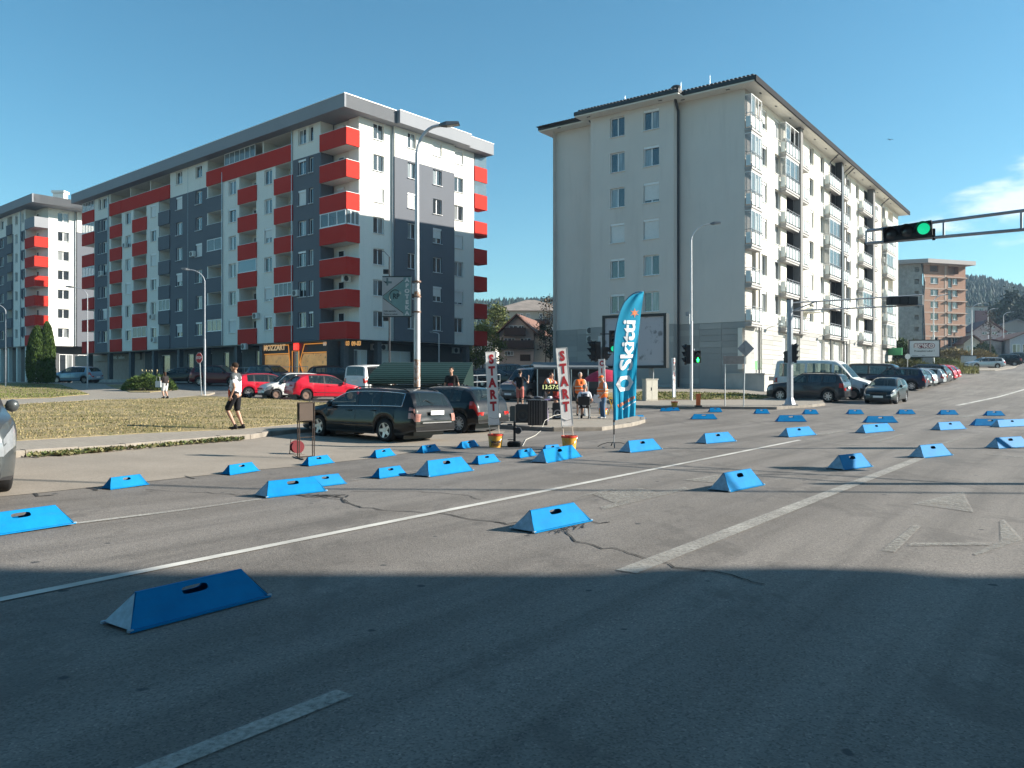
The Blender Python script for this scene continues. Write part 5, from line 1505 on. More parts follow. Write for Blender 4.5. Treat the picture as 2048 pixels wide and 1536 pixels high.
SPEC = {
 'estate': dict(L=4.70, W=1.75, wb=2.70, ff=.90, r=.32, tum=.40, top=[(0, .52), (.05, .66), (.18, .74), (.55, .86), (1.18, .985), (1.5, 1.16), (1.95, 1.385), (2.3, 1.435), (3.0, 1.45), (3.9, 1.42), (4.30, 1.375), (4.42, 1.32), (4.60, .98), (4.65, .9), (4.70, .62)],
 belt=[(0, .48), (.05, .6), (.5, .79), (1.2, .90), (2.5, .93), (4.0, .96), (4.6, .95), (4.66, .84), (4.7, .55)], ws=(1.2, 1.95), rg=(4.40, 4.59), side=[(1.28, 2.42), (2.50, 3.32), (3.40, 4.22)], door=[1.25, 2.46, 3.42], rail=1),
 'hatch': dict(L=4.20, W=1.78, wb=2.60, ff=.86, r=.32, tum=.42, top=[(0, .5), (.05, .66), (.18, .76), (.5, .88), (1.05, 1.0), (1.35, 1.18), (1.85, 1.42), (2.2, 1.475), (2.9, 1.475), (3.5, 1.42), (3.75, 1.36), (4.06, 1.02), (4.12, .93), (4.20, .62)],
 belt=[(0, .46), (.05, .58), (.5, .8), (1.1, .92), (2.3, .96), (3.4, 1.0), (4.02, 1.01), (4.12, .86), (4.2, .55)], ws=(1.07, 1.82), rg=(3.73, 4.05), side=[(1.15, 2.2), (2.28, 3.05), (3.14, 3.5)], door=[1.1, 2.24, 3.1]),
 'hatch3': dict(L=4.12, W=1.74, wb=2.55, ff=.84, r=.31, tum=.42, top=[(0, .5), (.05, .64), (.18, .75), (.5, .86), (1.05, .98), (1.35, 1.16), (1.85, 1.40), (2.2, 1.445), (2.9, 1.44), (3.4, 1.38), (3.66, 1.30), (3.98, 1.0), (4.05, .92), (4.12, .6)],
 belt=[(0, .46), (.05, .57), (.5, .78), (1.1, .9), (2.3, .94), (3.3, .99), (3.95, .99), (4.05, .84), (4.12, .54)], ws=(1.07, 1.82), rg=(3.64, 3.97), side=[(1.15, 2.32), (2.42, 3.25)], door=[1.1, 2.37]),
 'sedan': dict(L=4.50, W=1.76, wb=2.66, ff=.86, r=.31, tum=.42, top=[(0, .5), (.05, .64), (.18, .74), (.5, .84), (1.12, .96), (1.45, 1.15), (1.95, 1.38), (2.3, 1.42), (2.9, 1.41), (3.3, 1.34), (3.85, 1.04), (4.1, 1.0), (4.4, .98), (4.47, .9), (4.5, .6)],
 belt=[(0, .46), (.05, .57), (.5, .78), (1.1, .88), (2.3, .92), (3.3, .95), (4.3, .95), (4.45, .82), (4.5, .54)], ws=(1.14, 1.92), rg=(3.3, 3.82), side=[(1.22, 2.25), (2.33, 3.2)], door=[1.15, 2.29, 3.2]),
 'small': dict(L=3.55, W=1.58, wb=2.3, ff=.68, r=.28, tum=.34, top=[(0, .5), (.04, .66), (.14, .78), (.4, .88), (.75, .97), (1.0, 1.15), (1.4, 1.44), (1.7, 1.5), (2.6, 1.5), (3.2, 1.45), (3.36, 1.38), (3.47, 1.0), (3.5, .9), (3.55, .6)],
 belt=[(0, .46), (.05, .6), (.4, .82), (.8, .9), (2.0, .94), (3.2, .96), (3.47, .95), (3.5, .82), (3.55, .54)], ws=(.77, 1.38), rg=(3.36, 3.46), side=[(.85, 1.85), (1.93, 2.75), (2.83, 3.2)], door=[.8, 1.9, 2.8]),
 'suv': dict(L=4.55, W=1.86, wb=2.76, ff=.86, r=.36, tum=.30, top=[(0, .6), (.04, .85), (.15, .98), (.5, 1.05), (1.25, 1.14), (1.55, 1.36), (1.9, 1.6), (2.2, 1.67), (3.2, 1.68), (4.1, 1.63), (4.25, 1.55), (4.43, 1.16), (4.5, 1.05), (4.55, .7)],
 belt=[(0, .54), (.04, .78), (.5, .97), (1.3, 1.07), (2.5, 1.1), (4.0, 1.13), (4.44, 1.12), (4.5, .98), (4.55, .6)], ws=(1.27, 1.88), rg=(4.24, 4.42), side=[(1.32, 2.4), (2.48, 3.25), (3.33, 4.05)], door=[1.28, 2.44, 3.3], rail=1),
 'van': dict(L=4.95, W=1.92, wb=3.0, ff=.92, r=.34, tum=.12, top=[(0, .6), (.04, .85), (.15, .98), (.6, 1.1), (.95, 1.2), (1.25, 1.5), (1.6, 1.85), (1.9, 1.94), (3.0, 1.97), (4.6, 1.95), (4.8, 1.9), (4.9, 1.2), (4.93, 1.1), (4.95, .6)],
 belt=[(0, .54), (.04, .78), (.6, 1.0), (1.0, 1.08), (2.5, 1.14), (4.7, 1.16), (4.9, 1.14), (4.93, 1.0), (4.95, .52)], ws=(.97, 1.58), rg=(4.8, 4.89), side=[(1.05, 1.95), (2.05, 3.3), (3.4, 4.6)], door=[1.0, 2.0, 3.35]),
 'bigvan': dict(L=5.9, W=1.99, wb=3.66, ff=.95, r=.35, tum=.10, top=[(0, .6), (.04, .9), (.15, 1.08), (.55, 1.2), (1.0, 1.36), (1.3, 1.72), (1.75, 2.2), (2.1, 2.38), (3.0, 2.44), (5.5, 2.42), (5.72, 2.36), (5.84, 1.4), (5.88, 1.3), (5.9, .6)],
 belt=[(0, .54), (.04, .82), (.55, 1.08), (1.0, 1.22), (2.5, 1.3), (5.6, 1.32), (5.84, 1.3), (5.88, 1.1), (5.9, .52)], ws=(1.02, 1.73), rg=(5.72, 5.83), side=[(1.15, 2.1), (2.25, 3.75), (3.9, 5.5)], door=[1.05, 2.15, 3.8]),
}
def smoothlin(K, x):
 for i in range(len(K) - 1):
  if x <= K[i + 1][0] or i == len(K) - 2:
   x0, y0 = K[i]; x1, y1 = K[i + 1]
   m = (y1 - y0) / (x1 - x0)
   def tan(j):
    if j <= 0 or j >= len(K) - 1: return None
    a = (K[j][1] - K[j - 1][1]) / (K[j][0] - K[j - 1][0]); b = (K[j + 1][1] - K[j][1]) / (K[j + 1][0] - K[j][0])
    if a * b <= 0: return 0
    return 2 * a * b / (a + b)
   t0, t1 = tan(i), tan(i + 1); t0 = m if t0 is None else t0; t1 = m if t1 is None else t1
   h = x1 - x0; s = clamp((x - x0) / h, 0, 1)
   return (2 * s**3 - 3 * s**2 + 1) * y0 + (s**3 - 2 * s**2 + s) * h * t0 + (-2 * s**3 + 3 * s**2) * y1 + (s**3 - s**2) * h * t1
CARS = {}
def make_car(kind, pm, lod=1, wheel='5', style=None, glass=None, bumper=False, white=None):
 """builds the parts round an Empty; returns list of (name, mesh, loc, rot, children)"""
 style = style or {}
 key = (kind, pm.name, lod, wheel, str(style), glass.name if glass else '', bumper)
 if key in CARS: return CARS[key]
 S = SPEC[kind]; L, W, r = S['L'], S['W'], S['r']; fw = S['ff']; rw = fw + S['wb']; ra = r + .055
 G = glass or M_CGLASS
 fs = set()
 step = .09 if lod else .22
 n = int(L / step)
 for i in range(n + 1): fs.add(round(L * i / n, 3))
 for e in (.015, .04, .09, .16): fs.add(e); fs.add(round(L - e, 3))
 for c in (fw, rw):
  fs = {f for f in fs if abs(f - c) > ra + .03 or False}
  m = 9 if lod else 6
  for i in range(m + 1):
   d = ra * math.cos(PI * i / m); fs.add(round(c + d, 4))
  fs.add(round(c - ra - .004, 4)); fs.add(round(c + ra + .004, 4))
 for a, b in S['side']: fs.add(a); fs.add(b)
 fs.update(S['ws']); fs.update(S['rg'])
 fs = sorted(f for f in fs if 0 <= f <= L)
 ff = []
 for f in fs:
  if not ff or f - ff[-1] > .0025: ff.append(f)
 fs = ff
 def hw(f):
  w = W / 2
  if f < .7: w *= 1 - .24 * ((.7 - f) / .7) ** 2.4
  if f > L - .5: w *= 1 - .11 * ((f - L + .5) / .5) ** 2.2
  return w
 def sec(f):
  zl = .21 + .12 * sstep(f, L - .6, L) + .04 * (1 - sstep(f, 0, .5))
  for c in (fw, rw):
   d = abs(f - c)
   if d <= ra + .001: zl = max(zl, r + math.sqrt(max(0, ra * ra - d * d)))
  zb = smoothlin(S['belt'], f); zt = max(smoothlin(S['top'], f), zb + .03)
  w = hw(f); h = zb - zl; gh = zt - zb
  flare = 0
  p = []
  for a, k in ((0, .955), (.08, .985), (.3, 1.0), (.55, 1.003), (.62, .99), (.84, .985), (1, .95)): p.append((w * k, zl + h * a))
  wb_ = w * .95
  ti = S['tum']
  gi = min(gh, .05)
  for k in (.06, .82): p.append((wb_ - .012 - ti * gh * k ** 1.3, zb + gh * k))
  we = wb_ - .03 - ti * gh
  p.append((we - .02, zb + gh * .93)); p.append((we - .09, zb + gh * .985)); p.append((we * .5, zt + .012)); p.append((0, zt + .018))
  return p
 secs = [sec(f) for f in fs]; N = len(secs[0])
 body = MB(); trim = MB(); glassm = {}
 def V(i, j, s): y, z = secs[i][j]; return Vector((L / 2 - fs[i], y * s, z))
 zmid = N
 SW = list(S['side'])
 for i in range(len(fs) - 1):
  fm = (fs[i] + fs[i + 1]) / 2
  for s in (1, -1):
   for j in range(N - 1):
    qd = [V(i, j, s), V(i + 1, j, s), V(i + 1, j + 1, s), V(i, j + 1, s)]
    tgt = body; m = 0; key_ = None
    if j == 7:
     for k, (a, b) in enumerate(SW):
      if a < fm < b: key_ = ('side_window', s, k)
    if j >= 10:
     if S['ws'][0] < fm < S['ws'][1]: key_ = ('windscreen', 0, 0)
     if S['rg'][0] < fm < S['rg'][1]: key_ = ('rear_window', 0, 0)
    if j in (0,): m = 1
    if bumper and j <= 3 and (fm < .5 or fm > L - .4): m = 1
    if j in (6, 8) and SW[0][0] < fm < SW[-1][1] and kind not in ('bigvan',): m = 1
    if j == 7 and key_ is None and SW[0][0] < fm < SW[-1][1] and kind not in ('bigvan', 'small') and fm < SW[-1][0]: m = 1
    if key_:
     glassm.setdefault(key_, MB()).add(qd, [(0, 1, 2, 3)])
    else: body.add(qd, [(0, 1, 2, 3)], m)
 # end caps
 for i, sgn, blg in ((0, 1, .05), (len(fs) - 1, -1, .035)):
  for j in range(N - 1):
   a, b = V(i, j, 1), V(i, j, -1); c, d = V(i, j + 1, 1), V(i, j + 1, -1)
   ma = (a + b) / 2 + Vector((sgn * blg, 0, 0)); mc = (c + d) / 2 + Vector((sgn * blg, 0, 0))
   m = 1 if (j < 1 or (bumper and j <= 3)) else 0
   body.add([a, ma, mc, c], [(0, 1, 2, 3)], m); body.add([ma, b, d, mc], [(0, 1, 2, 3)], m)
 def wsort(k): return k
 white_ = M_TRIM
 bm_ = body.mesh('body', [pm, M_TRIM], False)
 b2 = bmesh.new(); b2.from_mesh(bm_); bmesh.ops.remove_doubles(b2, verts=b2.verts, dist=.001); bmesh.ops.recalc_face_normals(b2, faces=b2.faces)
 b2.to_mesh(bm_); b2.free()
 bm_.polygons.foreach_set('use_smooth', [True] * len(bm_.polygons)); bm_.set_sharp_from_angle(angle=R(38))
 parts = [('body', bm_, None, None, [])]
 for (nm, s, k), g_ in glassm.items():
  gm = M_CDARK if (glass is None and nm == 'side_window' and k >= 1 and style.get('tint')) else G
  me = g_.mesh(nm, gm, True)
  b2 = bmesh.new(); b2.from_mesh(me); bmesh.ops.remove_doubles(b2, verts=b2.verts, dist=.001)
  bmesh.ops.recalc_face_normals(b2, faces=b2.faces); b2.to_mesh(me); b2.free()
  parts.append((nm, me, None, None, []))
 # underbody and cabin
 q = MB(); q.box((0, 0, .36), (L - .5, W - .56, .32)); q.box((L / 2 - fw, 0, r + .02), (.9, W - .62, .5)); q.box((L / 2 - rw, 0, r + .02), (.9, W - .62, .5))
 parts.append(('underbody', q.mesh('underbody', M_BLACK), None, None, []))
 zfl = smoothlin(S['belt'], L / 2) - .12
 q = MB(); q.box((L / 2 - (S['ws'][0] + .25 + S['rg'][0]) / 2, 0, zfl - .2), (S['rg'][0] - S['ws'][0] - .25, W - .34, .3))
 sx = [S['ws'][1] + .35] + ([S['ws'][1] + 1.25] if L > 3.9 else [])
 if lod:
  for x in sx:
   for s in (-.37, .37):
    q.box((L / 2 - x, s, zfl + .18), (.16, .46, .55)); q.box((L / 2 - x - .02, s, zfl + .54), (.1, .24, .16))
  q.box((L / 2 - S['ws'][0] - .3, 0, zfl + .02), (.35, W - .4, .12))
 parts.append(('interior', q.mesh('interior', M_SEAT), None, None, []))
 # wheels
 ty, rm = wheel_meshes(r, .22, wheel, lod)
 for f in (fw, rw):
  for s in (1, -1):
   parts.append(('tyre', ty, Vector((L / 2 - f, s * (W / 2 - .135), r)), (0, 0, 0 if s > 0 else PI), [('rim', rm)]))
 def surf(f, jf, s, o=.006):
  p = sec(f); j = int(jf); t = jf - j; j2 = min(j + 1, N - 1)
  y = p[j][0] * (1 - t) + p[j2][0] * t; z = p[j][1] * (1 - t) + p[j2][1] * t
  return Vector((L / 2 - f, (y + o) * s, z))
 def patch(nm, m_, f0, f1, j0, j1, s, nf=4, nj=3, cap=None, depth=None):
  q = MB()
  g_ = [[surf(f0 + (f1 - f0) * a / nf, j0 + (j1 - j0) * b / nj, s) for b in range(nj + 1)] for a in range(nf + 1)]
  for a in range(nf):
   for b in range(nj): q.quad(g_[a][b], g_[a + 1][b], g_[a + 1][b + 1], g_[a][b + 1])
  if cap is not None:   # continue round the end of the car
   e = 0 if f0 < L / 2 else nf
   sg = 1 if f0 < L / 2 else -1
   for b in range(nj):
    A, B = g_[e][b], g_[e][b + 1]
    o_ = Vector((sg * .02, 0, 0))
    q.quad(A + o_, B + o_, B + o_ + Vector((sg * .025, -s * cap, 0)), A + o_ + Vector((sg * .025, -s * cap, 0)))
    q.quad(A, B, B + o_, A + o_)
  me = q.mesh(nm, m_, True)
  b2 = bmesh.new(); b2.from_mesh(me); bmesh.ops.remove_doubles(b2, verts=b2.verts, dist=.001); bmesh.ops.recalc_face_normals(b2, faces=b2.faces); b2.to_mesh(me); b2.free()
  parts.append((nm, me, None, None, []))
 tall = kind in ('van', 'bigvan')
 for s in (1, -1):
  patch('headlight', M_LAMP, .03, .42, 4.0, 5.9, s, cap=.24)
  tl = style.get('tail', 'corner')
  if tl == 'tall': patch('tail_light', style.get('tm', M_TAIL), L - .22, L - .03, 3.2, 7.0, s, cap=.16)
  else: patch('tail_light', style.get('tm', M_TAIL), L - .30, L - .03, 4.3, 6.0, s, cap=.26)
  if lod:
   q = MB()
   for f in S['door'] + ([] if kind == 'hatch3' else []):
    pts = [surf(f, j / 2, s, .002) for j in range(2, 13)]
    for a in range(len(pts) - 1): q.quad(pts[a], pts[a + 1], pts[a + 1] + Vector((-.012, 0, 0)), pts[a] + Vector((-.012, 0, 0)))
   parts.append(('door_seam', q.mesh('door_seam', M_BLACK), None, None, []))
   for f in S['door'][1:3]:
    f2 = f - .22; p = surf(f2, 5.15, s, .02); q = MB(); q.pipe([p + Vector((.1, -s * .02, 0)), p + Vector((.07, s * .012, 0)), p + Vector((-.07, s * .012, 0)), p + Vector((-.1, -s * .02, 0))], .014, 6)
    parts.append(('door_handle', q.mesh('door_handle', pm if not style.get('chrome') else M_BLACK, True), None, None, []))
   if style.get('chrome'):
    q = MB(); a0, a1 = SW[0][0], SW[-1][1]
    pts = [surf(a0 + (a1 - a0) * i / 24, 6.9, s, .008) for i in range(25)] + [surf(a1 - (a1 - a0) * i / 24, 8.1, s, .008) for i in range(25)]
    q.pipe(pts + [pts[0]], .011, 5); parts.append(('window_trim', q.mesh('window_trim', M_CHROME, True), None, None, []))
   q = MB(); pts = [surf(fw + ra + .05 + (rw - fw - 2 * ra - .1) * i / 8, 2.2, s, .012) for i in range(9)]; q.pipe(pts, .014, 4)
   parts.append(('side_moulding', q.mesh('side_moulding', M_TRIM, True), None, None, []))
  # mirror
  f = S['ws'][0] + .28; p = surf(f, 6.6, s, .1)
  q = MB(); q.lathe(p + Vector((0, 0, .06)), [(0, -.05), (.07, -.045), (.095, 0), (.075, .045), (0, .05)], 8, axis='X'); q.tube(p + Vector((0, -s * .13, 0)), p + Vector((0, 0, .04)), .02, n=5)
  parts.append(('mirror', q.mesh('mirror', pm if not bumper else M_TRIM, True), None, None, []))
  if S.get('rail'):
   q = MB(); a0, a1 = S['ws'][1] + .1, S['rg'][0] - .15
   pts = [surf(a0 + (a1 - a0) * i / 10, 9.6, s, .0) + Vector((0, 0, .055 if 0 < i < 10 else .0)) for i in range(11)]
   q.pipe(pts, .018, 6); parts.append(('roof_rail', q.mesh('roof_rail', M_TRIM, True), None, None, []))
 # plates, grille, rear emblem bar
 zf = .42; q = MB(); q.box((L / 2 + .058, 0, zf), (.012, .52, .115)); parts.append(('number_plate', q.mesh('number_plate', M_PLATE), None, None, []))
 zr = style.get('zr', .86 if kind in ('estate', 'suv', 'van', 'bigvan') else .55)
 zt_ = [f for f in fs if sec(f)[N - 1][1] < zr + .12]
 fx = L
 for f in reversed(fs):
  if sec(f)[N - 1][1] >= zr + .1: fx = f; break
 xr = -L / 2 - .052 if zr < .6 else L / 2 - fx - .05
 q = MB(); q.box((min(xr, -L / 2 - .05), 0, zr), (.012, .52, .115)); parts.append(('number_plate', q.mesh('number_plate', M_PLATE), None, None, []))
 q = MB(); q.box((L / 2 + .05, 0, .62), (.02, .9, .09)); q.box((L / 2 + .05, 0, .29), (.02, 1.0, .1)); parts.append(('grille', q.mesh('grille', M_BLACK), None, None, []))
 q = MB(); 
 if lod and kind not in ('bigvan',):
  f = S['rg'][1]; zz = sec(f)[N - 1][1]
  q.pipe([Vector((L / 2 - f - .02, 0, zz + .03)), Vector((L / 2 - f + .06, .25, zz + .14)), Vector((L / 2 - f + .03, .38, zz + .10))], .009, 4); parts.append(('wiper', q.mesh('wiper', M_BLACK), None, None, []))
 if style.get('strip'):
  q = MB(); q.box((-L / 2 - .048, 0, .56), (.02, 1.15, .03)); parts.append(('bumper_strip', q.mesh('bumper_strip', M_CHROME), None, None, []))
 CARS[key] = parts
 return parts
def car(name, label, parts, pos, heading, group=None, cat='car'):
 h = Vector(heading).normalized(); rz = math.atan2(h.y, h.x)
 t = thing(name, label, cat, pos, 0, group)
 # tilt with the slope
 e = .9; zx = (gz(pos.x + h.x * e, pos.y + h.y * e) - gz(pos.x - h.x * e, pos.y - h.y * e)) / (2 * e)
 s = Vector((-h.y, h.x)); zy = (gz(pos.x + s.x * e, pos.y + s.y * e) - gz(pos.x - s.x * e, pos.y - s.y * e)) / (2 * e)
 X = Vector((h.x, h.y, zx)).normalized(); Y = Vector((s.x, s.y, zy)); Z = X.cross(Y).normalized(); Y = Z.cross(X)
 M = Matrix((X, Y, Z)).transposed().to_4x4(); M.translation = pos
 t.matrix_basis = M
 for nm, me, loc, rot, ch in parts:
  o = link(nm, me, t, loc, rot)
  for c_, m_ in ch: link(c_, m_, o)
 return t
def at_wheel(kind, which, u, v, heading):
 """car centre position from the ground contact of one wheel"""
 S = SPEC[kind]; h = Vector(heading).to_3d().normalized(); s = Vector((-h.y, h.x, 0)); p = P(u, v)
 fx = S['L'] / 2 - S['ff'] if which[0] == 'F' else S['L'] / 2 - S['ff'] - S['wb']
 sy = (S['W'] / 2 - .03) * (1 if which[1] == 'L' else -1)
 c = p - h * fx - s * sy
 return on(c.x, c.y)
P_BLACK = paint('paint_black', (.008, .008, .009)); P_RED = paint('paint_red', (.48, .012, .03)); P_WHITE = paint('paint_white', (.68, .68, .66))
P_SILV = paint('paint_silver', (.42, .45, .47), .55); P_BLUE = paint('paint_ice_blue', (.26, .40, .50), .4); P_DBLUE = paint('paint_navy', (.012, .022, .05), .2)
P_DGREY = paint('paint_dark_grey', (.035, .038, .044), .3); P_MAROON = paint('paint_maroon', (.12, .012, .016), .2); P_GREYV = paint('paint_slate', (.10, .115, .13), .3); P_TEAL = paint('paint_dark_teal', (.018, .03, .036), .2)
lodN = dict(lod=1)
PARK = 'cars parked along the road'
W1c = D1 * 1.0
car('estate_car', 'black estate car with roof rails and chrome window trim parked nose to the lawn', make_car('estate', P_BLACK, 1, '5', dict(tail='tall', tm=M_TAILC, chrome=1, strip=1, zr=.82)), at_wheel('estate', 'RL', 768, 884, D1), D1)
car('hatchback_car', 'black hatchback with ten spoke wheels parked right of the black estate car', make_car('hatch', P_BLACK, 1, '10', dict(zr=.55)), at_wheel('hatch', 'RL', 917, 867, D1), D1)
hR = Vector((.83, .557, 0))
car('hatchback_car', 'bright red three door hatchback with rusty wheels beyond the lawn', make_car('hatch3', P_RED, 1, 'steel', dict(zr=.86, tail='tall')), at_wheel('hatch3', 'RR', 613, 802, hR), hR)
car('hatchback_car', 'red five door hatchback behind the walking man', make_car('hatch', P_RED, 1, '7', dict(zr=.55)), at_wheel('hatch', 'RR', 497, 797, hR), hR)
car('small_car', 'white small car with black bumper between the two red hatchbacks', make_car('small', P_WHITE, 1, 'steel', {}, None, True), at_wheel('small', 'FL', 553, 799, -hR), -hR)
hV = Vector((.35, .94, 0)).normalized()
car('van', 'white passenger van seen from behind beside the green container', make_car('van', P_WHITE, 1, 'steel', dict(tail='tall', zr=.95), M_CDARK), at_wheel('van', 'RL', 702, 785, hV) , hV, cat='van')
car('estate_car', 'dark car with silver roof rails left of the white van', make_car('suv', P_BLACK, 0, '7', dict(chrome=0)), P(672, 773), Vector((.9, .43, 0)))
car('hatchback_car', 'grey blue car with pale bonnet behind the red cars', make_car('suv', P_GREYV, 0, '7'), P(545, 771), Vector((.86, -.5, 0)))
car('hatchback_car', 'maroon car in the car park behind the stop sign', make_car('suv', P_MAROON, 0, '7'), P(440, 771), Vector((1, -.1, 0)))
car('estate_car', 'black saloon in the car park right of the bush', make_car('sedan', P_BLACK, 0, '7'), P(364, 767), Vector((-1, .1, 0)))
car('hatchback_car', 'dark navy car behind the ice blue hatchback', make_car('estate', P_DBLUE, 0, '7'), P(226, 762), Vector((-1, .12, 0)))
car('hatchback_car', 'ice blue five door hatchback parked right of the cypress', make_car('hatch', P_BLUE, 1, '7'), at_wheel('hatch', 'FL', 113, 767, Vector((-1, .12, 0))), Vector((-1, .12, 0)))
car('hatchback_car', 'silver hatchback cut by the left edge of the picture', make_car('hatch', P_SILV, 1, '7'), at_wheel('hatch', 'FR', 40, 762, Vector((.95, -.3, 0))), Vector((.95, -.3, 0)))
car('hatchback_car', 'black car hidden behind the cypress', make_car('sedan', P_BLACK, 0, '7'), P(70, 758), Vector((1, -.1, 0)))
hG = Vector((-.62, -.78, 0)).normalized()
car('van', 'dark grey passenger van behind the timekeepers', make_car('van', P_GREYV, 1, 'steel', dict(), M_CDARK), at_wheel('van', 'FR', 1012, 800, hG), hG, cat='van')
# cars on the raised car park behind
for u, v, Yd, pm, hd_, kd, lb in ((985, 742, 66, P_BLACK, (.9, .4, 0), 'estate', 'black estate car on the raised car park above the green container'),
 (1030, 741, 70, P_DBLUE, (.95, .3, 0), 'suv', 'dark blue car on the raised car park below the brown roofed house'), (1068, 741, 74, P_BLACK, (.95, .3, 0), 'hatch', 'black hatchback on the raised car park by the slim tree'),
 (905, 741, 62, P_TEAL, (.9, .4, 0), 'hatch', 'dark green car roof showing above the green container'), (1105, 748, 72, P_TEAL, (.95, .3, 0), 'suv', 'dark teal car beside the corner of the pale building')):
 p = ray(u, v, Yd); car('parked_car', lb, make_car(kd, pm, 0, '7'), on(p.x, p.y), Vector(hd_))
# right-hand row
car('suv', 'dark grey sport utility car parked across behind the signal mast', make_car('suv', P_DGREY, 1, '7', dict(tint=1)), at_wheel('suv', 'RL', 1655, 805, D1), D1)
car('van', 'white minibus facing the road behind the dark grey sport utility car', make_car('bigvan', P_WHITE, 1, 'steel', dict(), None, True), at_wheel('bigvan', 'FR', 1706, 800, -D1), -D1, cat='minibus')
hD = (-D2 + D1 * .0).normalized()
car('hatchback_car', 'dark hatchback driving towards the junction with its headlights on', make_car('hatch3', P_TEAL, 1, '7', dict()), at_wheel('hatch3', 'FL', 1795, 808, hD), hD)
car('van', 'black passenger van in the row behind the driving hatchback', make_car('van', P_BLACK, 1, 'steel', {}, M_CDARK), on(*(P(1765, 778).to_2d())), -D1, cat='van')
base_ = P(1848, 781).to_2d()
rowc = [('suv', P_DBLUE, 'black crossover with its tail to the road, first of the parked row'), ('hatch', P_BLACK, 'black hatchback, second of the row parked tail out'), ('hatch', P_SILV, 'grey hatchback, third of the row parked tail out'), ('estate', P_SILV, 'silver estate car, fourth of the row parked tail out'),
  ('suv', P_BLACK, 'black car with smooth tail, fifth of the row parked tail out'), ('hatch', P_DGREY, 'dark grey hatchback, sixth of the row parked tail out'), ('hatch', P_RED, 'bright red hatchback at the far end of the parked row'), ('hatch3', P_RED, 'pinkish red hatchback last beyond the bright red one')]
for i, (kd, pm, lb) in enumerate(rowc):
 c = base_ + (D2 * (2.75 * i)).to_2d() + (D1 * 2.1).to_2d()
 car('parked_car', lb, make_car(kd, pm, 1 if i < 3 else 0, '7', dict(tail='tall')), on(c.x, c.y), D1 + D2 * random.uniform(-.05, .05), PARK)
car('estate_car', 'silver estate car parked at the upper right beside the road', make_car('estate', P_SILV, 1, '7', {}), at_wheel('estate', 'FL', 1953, 737, Vector((-1, .05, 0))), Vector((-1, .05, 0)))
car('hatchback_car', 'black car just behind the silver estate car at the upper right', make_car('suv', P_BLACK, 0, '7'), P(2005, 732), Vector((-.9, .4, 0)))
car('suv', 'dark grey sport utility car at the right edge beyond the silver estate', make_car('suv', P_DGREY, 0, '7'), P(2028, 726), Vector((-.9, .4, 0)))
# grey car cut by the left edge, near
hN = Vector((.62, -.78, 0))
P_GR = paint('paint_grey_green', (.07, .078, .08), .3)
car('hatchback_car', 'dark grey car at the left edge showing only its front corner, wheel and mirror', make_car('suv', P_GR, 1, '7'), at_wheel('suv', 'FL', 19, 982, hN), hN)
# ------------------------------------------------------------ plastic kerb barriers of the bicycle course
def barrier_mat():
 m, t, b = newmat('blue_plastic')
 vec = ncoord(t); n = nnoise(t, vec, 5, 5, .6); sc2 = nnoise(t, ncoord(t, 'Object', (1, 5, 5)), 7, 5, .8)
 c = nramp(t, n, [(.3, (.002, .15, .37)), (.7, (.003, .19, .44))])
 c = nmix(t, nramp(t, sc2, [(.62, (0, 0, 0)), (.70, (.16, .16, .16))]), c, (.12, .34, .5))
 c = nmix(t, nramp(t, nnoise(t, ncoord(t, 'Object', (1, 1, 9)), 2.2, 6, .7), [(.5, (0, 0, 0)), (.8, (.22, .22, .22))]), c, (.03, .09, .15))
 lk(t, c, b.inputs['Base Color']); b.inputs['Roughness'].default_value = .55; b.inputs['Specular IOR Level'].default_value = .06
 return m
M_BARR = barrier_mat()
M_BFILM = mat('clear_corner_film', (.24, .36, .46), .45, var=.2, scale=20)
BH = {}
